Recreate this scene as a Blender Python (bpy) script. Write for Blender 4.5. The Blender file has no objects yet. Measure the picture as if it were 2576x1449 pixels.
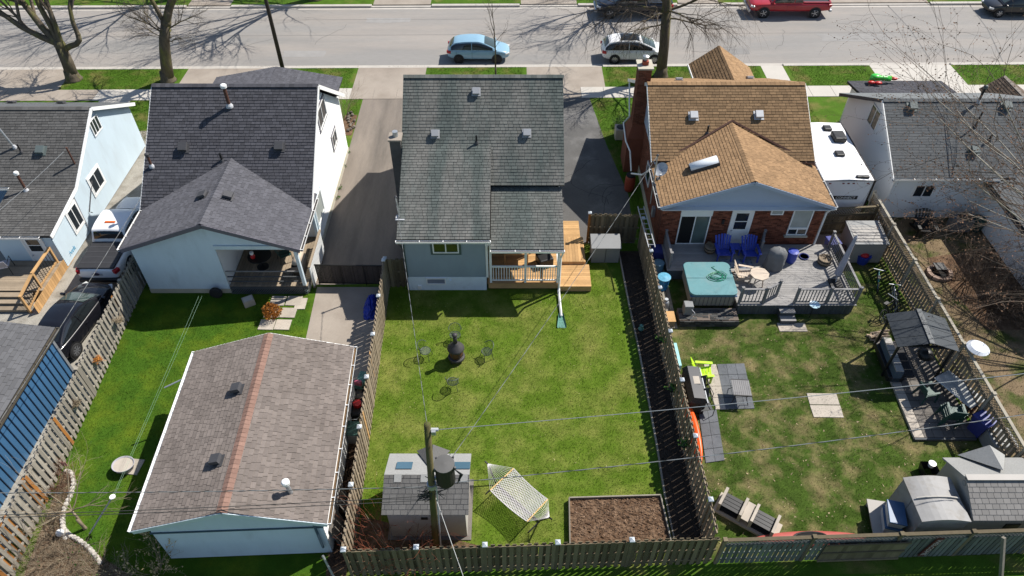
import bpy, math, random
from mathutils import Vector, Matrix
import numpy as np
R = math.radians
rnd = random.Random(7)
sc = bpy.context.scene
col = sc.collection
# ---------------------------------------------------------------- camera, sky, sun, exposure
CH, CF, CT = 24.0, 1800.0, R(45.0)
cd = bpy.data.cameras.new('camera'); cam = bpy.data.objects.new('camera', cd); col.objects.link(cam)
cam.location = (0, 0, CH); cam.rotation_euler = (R(90) - CT, 0, 0)
cd.sensor_width = 36; cd.lens = 36 * CF / 2576; cd.clip_end = 3000; cd.clip_start = .3
sc.camera = cam
SUN_EL = R(49.0); SUN_AZ = math.atan2(.85, .525)          # azimuth clockwise from +Y
sdir = Vector((math.sin(SUN_AZ) * math.cos(SUN_EL), math.cos(SUN_AZ) * math.cos(SUN_EL), math.sin(SUN_EL)))
w = bpy.data.worlds.new('World'); sc.world = w; w.use_nodes = True
wn = w.node_tree.nodes; bg = wn['Background']
sky = wn.new('ShaderNodeTexSky'); sky.sky_type = 'NISHITA'; sky.sun_disc = False
sky.sun_elevation = SUN_EL; sky.sun_rotation = SUN_AZ; sky.air_density = 1.0; sky.dust_density = .6
w.node_tree.links.new(sky.outputs[0], bg.inputs[0]); bg.inputs[1].default_value = .085
sl = bpy.data.lights.new('sun', 'SUN'); sl.energy = 4.6; sl.angle = R(.53); sl.color = (1, .95, .87)
so = bpy.data.objects.new('sun', sl); col.objects.link(so)
so.rotation_euler = sdir.to_track_quat('Z', 'Y').to_euler(); so.location = (30, 20, 40)
sc.view_settings.view_transform = 'Standard'; sc.view_settings.look = 'None'
sc.view_settings.exposure = .55; sc.view_settings.gamma = 1
sc.view_settings.use_curve_mapping = False
sc.cycles.max_bounces = 6; sc.cycles.use_denoising = True

def P(px, py, z=0.0):
    """photo position (2576-wide frame) -> the world point at height z"""
    u = (px - 1288) / CF; v = (724.5 - py) / CF
    d = Vector((u, math.cos(CT) + v * math.sin(CT), -math.sin(CT) + v * math.cos(CT)))
    t = (z - CH) / d.z
    return Vector((0, 0, CH)) + d * t

# ---------------------------------------------------------------- mesh builder
class MB:
    def __init__(s): s.v = []; s.f = []
    def add(s, vs, fs):
        o = len(s.v); s.v += [tuple(a) for a in vs]; s.f += [tuple(i + o for i in f) for f in fs]; return s
    def box(s, x0, x1, y0, y1, z0, z1):
        return s.add([(x0,y0,z0),(x1,y0,z0),(x1,y1,z0),(x0,y1,z0),(x0,y0,z1),(x1,y0,z1),(x1,y1,z1),(x0,y1,z1)],
                     [(3,2,1,0),(4,5,6,7),(0,1,5,4),(1,2,6,5),(2,3,7,6),(3,0,4,7)])
    def obox(s, c, sz, rz=0, rx=0, ry=0):
        m = Matrix.Rotation(rz, 3, 'Z') @ Matrix.Rotation(ry, 3, 'Y') @ Matrix.Rotation(rx, 3, 'X'); c = Vector(c)
        t = MB().box(-sz[0]/2, sz[0]/2, -sz[1]/2, sz[1]/2, -sz[2]/2, sz[2]/2)
        return s.add([c + m @ Vector(v) for v in t.v], t.f)
    def beam(s, a, b, w, h=None, up=(0,0,1)):
        a = Vector(a); b = Vector(b); h = h or w; d = (b - a).normalized(); up = Vector(up)
        if abs(d.dot(up)) > .95: up = Vector((0,1,0)) if abs(d.y) < .9 else Vector((1,0,0))
        x = d.cross(up).normalized(); y = x.cross(d)
        q = [x*sx*w/2 + y*sy*h/2 for sx, sy in ((-1,-1),(1,-1),(1,1),(-1,1))]
        return s.add([a+i for i in q]+[b+i for i in q], [(3,2,1,0),(4,5,6,7),(0,1,5,4),(1,2,6,5),(2,3,7,6),(3,0,4,7)])
    def tube(s, pts, r, n=6, r2=None, cap=True):
        pts = [Vector(p) for p in pts]; k = len(pts); r2 = r if r2 is None else r2
        o = len(s.v); prev = None
        for i, p in enumerate(pts):
            d = (pts[min(i+1,k-1)] - pts[max(i-1,0)])
            d = d.normalized() if d.length > 1e-9 else Vector((0,0,1))
            if prev is None:
                a = Vector((0,0,1)) if abs(d.z) < .9 else Vector((1,0,0)); x = d.cross(a).normalized()
            else:
                x = prev - d * prev.dot(d)
                x = x.normalized() if x.length > 1e-6 else d.orthogonal().normalized()
            prev = x; y = d.cross(x); rr = r + (r2 - r) * i / max(1, k-1)
            for j in range(n):
                t = 2*math.pi*j/n; s.v.append(tuple(p + (x*math.cos(t) + y*math.sin(t))*rr))
        for i in range(k-1):
            for j in range(n):
                a = o+i*n+j; b = o+i*n+(j+1)%n; s.f.append((a, b, b+n, a+n))
        if cap: s.f.append(tuple(o+j for j in range(n))[::-1]); s.f.append(tuple(o+(k-1)*n+j for j in range(n)))
        return s
    def cyl(s, c, r, h, n=16, r2=None):
        c = Vector(c); return s.tube([c, c+Vector((0,0,h))], r, n, r2)
    def lathe(s, prof, c=(0,0,0), n=20, axis='Z', sx=1, sy=1):
        o = len(s.v); c = Vector(c)
        for r, z in prof:
            for j in range(n):
                t = 2*math.pi*j/n; a, b = r*math.cos(t)*sx, r*math.sin(t)*sy
                q = (a, b, z) if axis == 'Z' else ((a, z, b) if axis == 'Y' else (z, a, b))
                s.v.append(tuple(c + Vector(q)))
        for i in range(len(prof)-1):
            for j in range(n):
                a = o+i*n+j; b = o+i*n+(j+1)%n; s.f.append((a, b, b+n, a+n))
        s.f.append(tuple(o+j for j in range(n))[::-1]); s.f.append(tuple(o+(len(prof)-1)*n+j for j in range(n)))
        return s
    def slab(s, poly, off):
        k = len(poly); off = Vector(off); a = [Vector(p) for p in poly]; 
        return s.add(a + [p+off for p in a], [tuple(range(k)), tuple(range(2*k-1, k-1, -1))] +
                     [(i, i+k, (i+1) % k + k, (i+1) % k) for i in range(k)])
    def poly(s, pts): return s.add(pts, [tuple(range(len(pts)))])
    def sphere(s, c, r, n=12, m=8, sc=(1,1,1)):
        return s.lathe([(max(.001, r*math.sin(math.pi*i/m))*1, -r*math.cos(math.pi*i/m)*sc[2]) for i in range(m+1)], c, n, 'Z', sc[0], sc[1])

ROOT = {}
def tagp(o, label=None, cat=None, group=None, kind=None):
    if label: o['label'] = label
    if cat: o['category'] = cat
    if group: o['group'] = group
    if kind: o['kind'] = kind
    return o
def T(name, label, cat, loc=(0,0,0), rz=0, group=None):
    o = bpy.data.objects.new(name, None); col.objects.link(o); o.empty_display_size = .2
    o.location = loc; o.rotation_euler = (0,0,rz); ROOT[o] = (Vector(loc), rz)
    return tagp(o, label, cat, group)
def rootof(p):
    while p is not None and p not in ROOT: p = p.parent
    return p
def put(mb, name, mat, par=None, world=True, smooth=False, sub=0, bev=0, label=None, cat=None, group=None, kind=None):
    vs = mb.v
    if par is not None and world:
        L, rz = ROOT[rootof(par)]; m = Matrix.Rotation(-rz, 3, 'Z')
        vs = [tuple(m @ (Vector(v) - L)) for v in vs]
    me = bpy.data.meshes.new(name); me.from_pydata(vs, [], mb.f)
    if smooth: me.polygons.foreach_set('use_smooth', [True]*len(me.polygons))
    me.materials.append(mat)
    o = bpy.data.objects.new(name, me); col.objects.link(o); o.parent = par
    if bev:
        b = o.modifiers.new('b', 'BEVEL'); b.width = bev; b.segments = 2; b.limit_method = 'ANGLE'
    if sub:
        b = o.modifiers.new('s', 'SUBSURF'); b.levels = b.render_levels = sub
    return tagp(o, label, cat, group, kind)
def copies(src, mats):
    """one extra object per matrix, sharing mesh data and parent"""
    for m in mats:
        c = src.copy(); col.objects.link(c); c.parent = src.parent; c.matrix_local = m
def copy_tree(o, par=None):
    c = o.copy(); col.objects.link(c); c.parent = par
    for ch in list(o.children): copy_tree(ch, c)
    if o in ROOT: ROOT[c] = ROOT[o]
    return c

# ---------------------------------------------------------------- materials
MATS = {}
def M(name, c, rough=.7, var=.12, scale=3.0, fine=0.0, bump=0.0, bscale=60.0, metal=0.0, isl=0.0, spec=.4, c2=None, c2s=1.0, c2t=(.45,.6), stretch=None, coat=0, hue=0.0):
    if name in MATS: return MATS[name]
    m = bpy.data.materials.new(name); m.use_nodes = True; nt = m.node_tree; N = nt.nodes; L = nt.links
    b = N['Principled BSDF']; b.inputs['Roughness'].default_value = rough; b.inputs['Metallic'].default_value = metal
    b.inputs['Specular IOR Level'].default_value = spec
    if coat: b.inputs['Coat Weight'].default_value = coat; b.inputs['Coat Roughness'].default_value = .05
    geo = N.new('ShaderNodeNewGeometry'); pos = geo.outputs['Position']
    if stretch:
        mp = N.new('ShaderNodeMapping'); mp.inputs['Scale'].default_value = stretch; L.new(pos, mp.inputs[0]); pos = mp.outputs[0]
    def noise(s, d=4):
        n = N.new('ShaderNodeTexNoise'); n.inputs['Scale'].default_value = s; n.inputs['Detail'].default_value = d
        n.inputs['Roughness'].default_value = .6; L.new(pos, n.inputs['Vector']); return n.outputs['Fac']
    def math_(op, a, bb):
        n = N.new('ShaderNodeMath'); n.operation = op
        for i, x in enumerate((a, bb)):
            if hasattr(x, 'is_output'): L.new(x, n.inputs[i])
            else: n.inputs[i].default_value = x
        return n.outputs[0]
    base = N.new('ShaderNodeRGB'); base.outputs[0].default_value = (*c, 1); cur = base.outputs[0]
    if c2:
        rp = N.new('ShaderNodeMapRange'); rp.inputs[1].default_value, rp.inputs[2].default_value = c2t
        L.new(noise(c2s, 6), rp.inputs[0])
        mx = N.new('ShaderNodeMix'); mx.data_type = 'RGBA'; L.new(rp.outputs[0], mx.inputs[0]); L.new(cur, mx.inputs[6])
        mx.inputs[7].default_value = (*c2, 1); cur = mx.outputs[2]
    f = None
    if var:
        f = math_('ADD', math_('MULTIPLY', math_('SUBTRACT', noise(scale), .5), var*4), 1.0)
    if fine:
        g = math_('ADD', math_('MULTIPLY', math_('SUBTRACT', noise(scale*17, 2), .5), fine*4), 1.0)
        f = math_('MULTIPLY', f, g) if f is not None else g
    if isl:
        oi = N.new('ShaderNodeObjectInfo')
        r = math_('FRACT', math_('ADD', geo.outputs['Random Per Island'], oi.outputs['Random']), 0)
        g = math_('ADD', math_('MULTIPLY', math_('SUBTRACT', r, .5), isl*2), 1.0)
        f = math_('MULTIPLY', f, g) if f is not None else g
    if f is not None:
        f = math_('MAXIMUM', f, .05)
        hv = N.new('ShaderNodeVectorMath'); hv.operation = 'SCALE'; L.new(cur, hv.inputs[0]); L.new(f, hv.inputs['Scale']); cur = hv.outputs[0]
    L.new(cur, b.inputs['Base Color'])
    if bump:
        bn = N.new('ShaderNodeBump'); bn.inputs['Strength'].default_value = bump; bn.inputs['Distance'].default_value = .02
        L.new(noise(bscale, 3), bn.inputs['Height']); L.new(bn.outputs[0], b.inputs['Normal'])
    MATS[name] = m; return m
def glass(name, c=(.02,.025,.03), rough=.05):
    m = M(name, c, rough, var=0, spec=.8); return m
G_lawn = dict(rough=.95, spec=.1, bump=.9, bscale=45)
m_lawnC = M('lawn_centre', (.088,.148,.013), var=.2, scale=1.4, fine=.17, c2=(.185,.19,.048), c2s=.7, c2t=(.42,.75), **G_lawn)
m_lawnL = M('lawn_lush', (.048,.108,.009), var=.2, scale=1.2, fine=.16, c2=(.105,.155,.012), c2s=.7, c2t=(.45,.7), **G_lawn)
m_lawnR = M('lawn_patchy', (.046,.08,.012), var=.38, scale=1.7, fine=.3, c2=(.205,.165,.08), c2s=1.0, c2t=(.45,.7), **G_lawn)
m_lawnX = M('lawn_bare', (.07,.085,.025), var=.25, scale=2, fine=.25, c2=(.19,.14,.085), c2s=.9, c2t=(.38,.52), **G_lawn)
m_lawnS = M('lawn_street', (.062,.125,.012), var=.26, scale=1.3, fine=.24, c2=(.17,.15,.05), c2s=.6, c2t=(.5,.72), **G_lawn)
m_road = M('road', (.24,.23,.218), .9, var=.07, scale=.45, fine=.06, c2=(.285,.26,.236), c2s=.3, c2t=(.4,.62), bump=.3, bscale=120, stretch=(.22,1.4,1))
m_conc = M('concrete', (.315,.272,.228), .9, var=.09, scale=.8, fine=.05, bump=.2, bscale=90, c2=(.25,.21,.172), c2s=.5, c2t=(.45,.7))
m_walk = M('sidewalk', (.47,.44,.395), .9, var=.06, scale=.9, fine=.05, bump=.15, bscale=90)
m_curb = M('kerb', (.43,.40,.36), .9, var=.1, scale=1.3, fine=.05, bump=.2)
m_drive = M('drive_concrete', (.215,.182,.152), .9, var=.14, scale=.9, fine=.07, bump=.25, bscale=80, c2=(.13,.113,.097), c2s=.55, c2t=(.42,.66), stretch=(1.5,.22,1))
m_asph = M('asphalt', (.10,.097,.094), .9, var=.14, scale=.6, fine=.08, bump=.3, bscale=90, c2=(.17,.165,.16), c2s=.5, c2t=(.5,.7))
m_soil = M('soil', (.055,.042,.032), .95, var=.3, scale=4, fine=.3, bump=1, bscale=25, spec=.1)
m_soil2 = M('garden_soil', (.115,.07,.043), .95, var=.25, scale=5, fine=.3, bump=1, bscale=14, c2=(.17,.11,.07), c2s=3, spec=.1)
m_gravel = M('gravel', (.33,.31,.27), .95, var=.15, scale=2, fine=.35, bump=1, bscale=40, c2=(.2,.18,.15), c2s=1.2, c2t=(.5,.7), spec=.15)
def shing(name, c, isl=.3, c2=None, **k): return M(name, c, .92, var=.07, scale=1.2, fine=.1, isl=isl, bump=.3, bscale=150, spec=.2, c2=c2, **k)
m_shA = shing('shingle_charcoal', (.098,.096,.093), .2)
m_shB = shing('shingle_slate', (.068,.068,.078), .22)
m_shBx = shing('shingle_slate_extension', (.098,.098,.111), .17)
m_shC = shing('shingle_greengrey', (.088,.103,.097), .14, c2=(.148,.147,.137), c2s=.45, c2t=(.42,.6), stretch=(1.6,.35,.35))
m_shD = shing('shingle_brown', (.195,.125,.068), .2)
m_shD2 = shing('shingle_tan', (.285,.178,.095), .16)
m_shE = shing('shingle_grey', (.105,.11,.114), .08)
m_shG = shing('shingle_taupe', (.185,.157,.14), .15, c2=(.145,.122,.108), c2s=.5, c2t=(.45,.7))
m_ridgeG = shing('ridge_rose', (.23,.14,.11), .12)
m_shS = shing('shed_roof_grey', (.115,.112,.108), .1)
m_shF = shing('shed_front_roof', (.30,.30,.29), .08)
m_tape = M('underlay', (.03,.03,.032), .9, var=.1)
m_sidW = M('siding_white', (.80,.81,.80), .5, var=.03, scale=.7)
m_sidB = M('siding_paleblue', (.55,.66,.72), .5, var=.04, scale=.6)
m_sidBr = M('siding_white_shaded', (.56,.65,.71), .5, var=.05, scale=2.2, c2=(.45,.52,.56), c2s=1.6, c2t=(.55,.8), stretch=(1,1,.35))  # white siding on sunless walls: sky-blue shade put into the colour, plus grime
m_sidA = M('siding_ice', (.46,.545,.60), .5, var=.05, scale=2.2, c2=(.40,.46,.5), c2s=1.4, c2t=(.55,.8), stretch=(1,1,.35))
m_sidC = M('siding_greyblue', (.25,.31,.335), .55, var=.06, scale=2.2, stretch=(1,1,.35))
m_trimC = M('trim_dark_green', (.06,.10,.095), .5, var=.05)
m_found = M('foundation_paint', (.72,.80,.86), .6, var=.05, scale=2, c2=(.5,.54,.56), c2s=1.8, c2t=(.58,.8))  # white paint, with the blue it reflects from the sky put into the colour
m_cream = M('foundation_cream', (.45,.42,.34), .85, var=.1, scale=1.5, fine=.05)
m_white = M('white_trim', (.82,.82,.80), .4, var=.03)
m_vinylD = M('gable_vinyl', (.40,.46,.58), .5, var=.03)
m_soffit = M('soffit_dark', (.055,.05,.055), .7, var=.1)
m_gutdark = M('gutter_dark_fill', (.035,.03,.028), .9, var=.3, scale=6)  # near-black filling laid inside the gutter troughs
m_fasciaB = M('fascia_mauve', (.13,.12,.15), .5, var=.05)
m_glass = glass('window_glass')
m_glassG = glass('window_glass_green', (.03,.04,.012), .1)
m_curtain = M('curtain', (.35,.38,.36), .4, var=.15, scale=2, spec=.8)
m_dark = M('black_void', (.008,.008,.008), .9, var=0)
m_black = M('black_plastic', (.015,.015,.016), .45, var=.1)
m_blackm = M('black_metal', (.02,.02,.021), .4, var=.1, metal=.3)
m_iron = M('cast_iron', (.05,.047,.047), .6, var=.15, scale=8)
m_galv = M('galvanised', (.42,.44,.46), .45, var=.1, metal=.6)
m_rustp = M('rust_pipe', (.10,.045,.03), .7, var=.2, scale=8)
m_ventD = M('vent_dark', (.06,.06,.065), .6, var=.1)
m_ventL = M('vent_light', (.45,.46,.48), .5, var=.08)
m_ventM = M('vent_green', (.10,.125,.125), .6, var=.08)
m_brick = M('brick', (.19,.065,.038), .9, var=.12, scale=2, isl=.5, bump=.3, spec=.2)
m_brickW = M('brick_side', (.17,.062,.038), .9, var=.12, scale=2, isl=.3, bump=.3, spec=.2)
m_mortar = M('mortar', (.15,.12,.10), .95, var=.1, scale=3)
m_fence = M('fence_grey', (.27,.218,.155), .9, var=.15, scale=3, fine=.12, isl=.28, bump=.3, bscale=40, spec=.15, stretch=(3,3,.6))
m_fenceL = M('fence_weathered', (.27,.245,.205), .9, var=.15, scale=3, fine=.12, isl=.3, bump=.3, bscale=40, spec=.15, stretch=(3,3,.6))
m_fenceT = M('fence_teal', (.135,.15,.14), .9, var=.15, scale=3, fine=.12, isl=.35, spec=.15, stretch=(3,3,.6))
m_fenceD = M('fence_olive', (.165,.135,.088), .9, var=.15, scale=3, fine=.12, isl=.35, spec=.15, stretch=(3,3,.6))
m_cedar = M('new_cedar', (.48,.29,.13), .8, var=.12, scale=3, fine=.1, isl=.2, spec=.2)
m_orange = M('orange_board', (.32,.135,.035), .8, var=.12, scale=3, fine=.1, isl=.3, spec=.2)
m_deckA = M('deck_weathered', (.27,.215,.155), .85, var=.12, scale=3, fine=.1, isl=.2, spec=.2)
m_deckD = M('deck_grey', (.27,.26,.25), .7, var=.1, scale=2, fine=.06, isl=.12, spec=.3)
m_railD = M('rail_grey', (.20,.195,.195), .7, var=.1, scale=3)
m_deckskirt = M('deck_skirt', (.075,.08,.085), .8, var=.12, scale=3, isl=.15)
m_stone = M('stone_veneer', (.06,.06,.058), .9, var=.25, scale=4, isl=.5, bump=.5)
m_slate = M('slate_tile', (.11,.118,.13), .8, var=.15, scale=4, isl=.12, bump=.4, bscale=30)
m_paver = M('paver', (.40,.355,.30), .9, var=.12, scale=2, fine=.06, isl=.12, bump=.2)
m_paverD = M('paver_dark', (.15,.135,.12), .9, var=.15, scale=2, fine=.08, isl=.15, bump=.2)
m_bark = M('bark', (.115,.095,.07), .95, var=.3, scale=6, fine=.2, bump=1, bscale=30, c2=(.14,.135,.05), c2s=2, c2t=(.5,.65), spec=.1, stretch=(1,1,.3))
m_twig = M('twig', (.13,.105,.082), .95, var=.2, scale=3, spec=.1)
m_twigG = M('twig_tan', (.25,.20,.14), .95, var=.25, scale=3, spec=.1)
m_twigR = M('twig_red', (.26,.085,.05), .9, var=.25, scale=3, spec=.1)
m_bud = M('bud', (.21,.12,.075), .9, var=.2, isl=.5, spec=.1)
m_deadleaf = M('dead_conifer', (.42,.17,.04), .9, var=.2, isl=.5, spec=.1)
m_leaf = M('leaf_green', (.06,.13,.025), .8, var=.2, isl=.5, spec=.2)
m_pole = M('pole_wood', (.135,.11,.055), .95, var=.25, scale=4, fine=.15, bump=.6, bscale=40, c2=(.09,.095,.035), c2s=2, spec=.1, stretch=(2,2,.3))
m_wire = M('wire', (.30,.31,.31), .4, var=0, metal=.5)
m_wireD = M('wire_dark', (.035,.035,.035), .6, var=0)
m_resin = M('resin_beige', (.34,.32,.295), .6, var=.05, scale=1.5)
m_resinT = M('resin_taupe', (.33,.30,.27), .6, var=.06, scale=1.5)
m_resinG = M('resin_grey', (.22,.225,.225), .6, var=.06, scale=1.5)
m_blueP = M('blue_plastic', (.028,.055,.36), .45, var=.08)
m_blueD = M('blue_bin', (.035,.045,.21), .5, var=.1)
m_blueT = M('blue_tarp', (.012,.035,.33), .5, var=.25, scale=6)
m_teal = M('tub_cover', (.092,.235,.255), .5, var=.08, scale=1.6, c2=(.14,.25,.26), c2s=1.5, c2t=(.5,.75))
m_tubside = M('tub_side', (.26,.235,.19), .6, var=.1, scale=2)
m_hose = M('hose_green', (.02,.23,.13), .5, var=0)
m_lime = M('lime_plastic', (.44,.72,.02), .45, var=.05)
m_beige = M('beige_plastic', (.52,.43,.34), .6, var=.08)
m_orangeK = M('kayak_orange', (.80,.10,.012), .35, var=.08)
m_redK = M('kayak_red', (.38,.085,.07), .45, var=.1)
m_cover = M('grill_cover', (.15,.155,.16), .8, var=.15, scale=4)
m_umb = M('umbrella_grey', (.36,.35,.385), .85, var=.12, scale=6)
m_terra = M('rain_barrel', (.28,.05,.025), .6, var=.15)
m_rope = M('rope', (.80,.76,.76), .9, var=.1)
m_sparwood = M('spar', (.62,.42,.18), .6, var=.1)
m_tyre = M('tyre', (.018,.018,.019), .85, var=.1)
m_rim = M('rim', (.45,.46,.48), .3, var=.05, metal=.8)
m_red = M('tail_red', (.40,.012,.02), .3, var=0)
m_lamp = M('headlamp', (.6,.6,.58), .15, var=0, spec=.8)
m_amber = M('amber', (.75,.13,.01), .3, var=0)
m_blueSh = M('metal_blue', (.055,.145,.275), .4, var=.05, scale=1, metal=.1)
m_blueSk = glass('skylight_blue', (.06,.12,.165), .1)
m_greenpl = M('green_plastic', (.02,.065,.055), .5, var=.1)
m_tealpl = M('teal_plastic', (.10,.24,.20), .5, var=.1)
m_bluelid = M('tote_blue', (.05,.11,.21), .4, var=.1)
m_totew = M('tote_clear', (.55,.58,.62), .4, var=.05)
m_redp = M('red_plastic', (.55,.02,.02), .4, var=.05)
m_inflG = M('inflatable_green', (.05,.55,.06), .35, var=.05)
# ---------------------------------------------------------------- building helpers
def clip(poly, a, b, c):
    """keep a*x+b*y<=c"""
    out = []; n = len(poly)
    for i in range(n):
        p, q = poly[i], poly[(i+1) % n]; dp = a*p[0]+b*p[1]-c; dq = a*q[0]+b*q[1]-c
        if dp <= 1e-9: out.append(p)
        if (dp < -1e-9 and dq > 1e-9) or (dp > 1e-9 and dq < -1e-9):
            t = dp/(dp-dq); out.append((p[0]+t*(q[0]-p[0]), p[1]+t*(q[1]-p[1])))
    return out
def clip_convex(poly, conv):
    s = sum(conv[i][0]*conv[(i+1) % len(conv)][1]-conv[(i+1) % len(conv)][0]*conv[i][1] for i in range(len(conv)))
    if s < 0: conv = conv[::-1]
    for i in range(len(conv)):
        (x0, y0), (x1, y1) = conv[i], conv[(i+1) % len(conv)]
        a, b = (y1-y0), -(x1-x0); poly = clip(poly, a, b, a*x0+b*y0)
        if len(poly) < 3: return []
    return poly
def area2(p): return abs(sum(p[i][0]*p[(i+1) % len(p)][1]-p[(i+1) % len(p)][0]*p[i][1] for i in range(len(p))))/2
def lap_wall(O, U, N, poly, course=.125, lap=.03, vert=False):
    """lapped siding over convex poly [(u,z)], real stepped courses"""
    mb = MB(); O = Vector(O); U = Vector(U); N = Vector(N); Z = Vector((0,0,1)); k = 0 if vert else 1
    lo = min(p[k] for p in poly); hi = max(p[k] for p in poly); n = max(1, int(math.ceil((hi-lo)/course)))
    for i in range(n):
        a, b = lo+i*course, min(hi, lo+(i+1)*course)
        q = clip(clip(poly, *((1,0,b) if vert else (0,1,b))), *((-1,0,-a) if vert else (0,-1,-a)))
        if len(q) < 3: continue
        f = lambda p: lap*(1-(p[k]-a)/course)
        mb.poly([O+U*p[0]+Z*p[1]+N*f(p) for p in q])
        e = [p for p in q if abs(p[k]-a) < 1e-6]
        if len(e) == 2: mb.poly([O+U*e[0][0]+Z*e[0][1]+N*lap, O+U*e[1][0]+Z*e[1][1]+N*lap, O+U*e[1][0]+Z*e[1][1]-N*.01, O+U*e[0][0]+Z*e[0][1]-N*.01])
    mb.slab([O+U*p[0]+Z*p[1]-N*.012 for p in poly], -N*.12)
    return mb
def ribs(O, U, N, poly, pitch=.3, w=.035, d=.03):
    mb = MB(); O = Vector(O); U = Vector(U); N = Vector(N); Z = Vector((0,0,1))
    mb.slab([O+U*p[0]+Z*p[1] for p in poly], -N*.1); rb = MB()
    u = min(p[0] for p in poly)+pitch/2
    while u < max(p[0] for p in poly):
        q = clip(clip(poly, 1, 0, u+w/2), -1, 0, -(u-w/2))
        if len(q) > 2: rb.slab([O+U*p[0]+Z*p[1]+N*.002 for p in q], N*d)
        u += pitch
    return mb, rb
def shingle(parent, O, U, S, poly, mat, tw=.26, ex=.15, nind=0, th=.018, seed=1, key=None, wob=.0, name='shingle', two=True):
    """shingles over convex poly [(u,s)] on the roof plane O+u*U+s*S; nind nearest whole tabs become objects"""
    r = random.Random(seed); O = Vector(O); U = Vector(U).normalized(); S = Vector(S).normalized(); N = U.cross(S)
    if N.z < 0: N = -N
    lo = min(p[1] for p in poly); hi = max(p[1] for p in poly); u0 = min(p[0] for p in poly); u1 = max(p[0] for p in poly)
    st = MB(); whole = []
    k = 0; s = lo
    while s < hi-.01:
        u = u0 - r.random()*tw
        while u < u1:
            ww = tw*(r.uniform(.6,1.35) if two else 1)
            q = clip_convex([(u,s),(u+ww-.012,s),(u+ww-.012,s+ex+.01),(u,s+ex+.01)], poly)
            if len(q) >= 3 and area2(q) > .0004:
                full = len(q) == 4 and abs(area2(q)-(ww-.012)*(ex+.01)) < 1e-6
                whole.append((full, u, s, ww, q))
            u += ww
        s += ex; k += 1
    L, rz = ROOT[rootof(parent)]; RM = Matrix.Rotation(-rz, 3, 'Z')
    Ol = RM @ (O-L) if key is None else O; Ul, Sl, Nl = (RM @ U, RM @ S, RM @ N) if key is None else (U, S, N)
    ind = [w_ for w_ in whole if w_[0]]
    ind.sort(key=lambda w_: ((O+U*w_[1]+S*w_[2])-Vector((0,0,24))).length); ind = ind[:nind]; ids = set(id(w_) for w_ in ind)
    def tab(mb, q, s, oo, uu, ss, nn, h):
        f = lambda p: h*(1-(p[1]-s)/(ex+.01))+.003
        mb.poly([oo+uu*p[0]+ss*p[1]+nn*f(p) for p in q])
        e = [p for p in q if abs(p[1]-s) < 1e-6]
        if len(e) == 2: mb.poly([oo+uu*e[0][0]+ss*e[0][1]+nn*f(e[0]), oo+uu*e[1][0]+ss*e[1][1]+nn*f(e[1]), oo+uu*e[1][0]+ss*e[1][1]-nn*.004, oo+uu*e[0][0]+ss*e[0][1]-nn*.004])
    # islands: stitch lip to face by sharing verts is not needed, both faces sit on one tab
    for w_ in whole:
        if id(w_) in ids: continue
        tab(st, w_[4], w_[2], Ol, Ul, Sl, Nl, th*r.uniform(.8,1.3))
    if ind:
        kinds = []
        for j in range(4):
            t = MB(); ww = tw*(.7+.18*j) if two else tw
            x = ww-.012; h = th*(1+.1*j)
            t.add([(0,0,h+.003),(x,0,h+.003),(x,ex+.01,.003),(0,ex+.01,.003),(0,0,-.004),(x,0,-.004)], [(0,1,2,3),(4,5,1,0)])
            me = bpy.data.meshes.new(name); me.from_pydata(t.v, [], t.f); me.materials.append(mat); kinds.append((ww, me))
        for (_, u, s, ww, q) in ind:
            kw, me = min(kinds, key=lambda kk: abs(kk[0]-ww))
            o = bpy.data.objects.new(name, me); col.objects.link(o); o.parent = parent
            m = Matrix((Ul, Sl, Nl)).transposed().to_4x4(); m.translation = Ol+Ul*u+Sl*s
            o.matrix_local = m @ Matrix.Diagonal((ww/kw, 1, 1, 1))
    if st.f:
        put(st, 'shingles', mat, parent, world=False, kind='stuff')
def roofslab(corners, th=.12):
    a = [Vector(c) for c in corners]; n = (a[1]-a[0]).cross(a[2]-a[0]).normalized()
    if n.z < 0: n = -n
    return MB().slab([p-n*.006 for p in a], -n*th)
def roof_plane(house, corners, mat, base=None, nind=0, seed=1, tw=.26, ex=.15, th=.018, roof=None, two=True, thick=.12):
    """corners: eave0, eave1, then upper ones (3 or 4+, convex). Returns roof object"""
    a = [Vector(c) for c in corners]; U = (a[1]-a[0]).normalized(); n = U.cross(a[2]-a[0]).normalized()
    if n.z < 0: n = -n
    S = n.cross(U)
    if S.z < 0: S = -S
    if roof is None:
        roof = put(roofslab(a, thick), 'roof', base or m_tape, house)
    else:
        put(roofslab(a, thick), 'roof_deck', base or m_tape, roof)
    poly = [((p-a[0]).dot(U), (p-a[0]).dot(S)) for p in a]
    shingle(roof, a[0], U, S, poly, mat, tw, ex, nind, th, seed, two=two)
    return roof
def ridge_caps(roof, a, b, mat, w=.3, step=.2, drop=.06, lift=.03):
    a = Vector(a); b = Vector(b); d = (b-a); n = int(d.length/step); d.normalize(); x = d.cross(Vector((0,0,1))).normalized()
    mb = MB()
    for i in range(n):
        p = a+d*(i*step); q = p+d*(step*1.15); u = Vector((0,0,1))
        mb.add([p+x*w/2-u*drop+u*lift, p+u*(lift+.02), p-x*w/2-u*drop+u*lift, q+x*w/2-u*(drop+.006)+u*lift, q+u*(lift+.006), q-x*w/2-u*(drop+.006)+u*lift],
               [(0,1,4,3),(1,2,5,4)])
    put(mb, 'ridge_cap', mat, roof)
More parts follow.
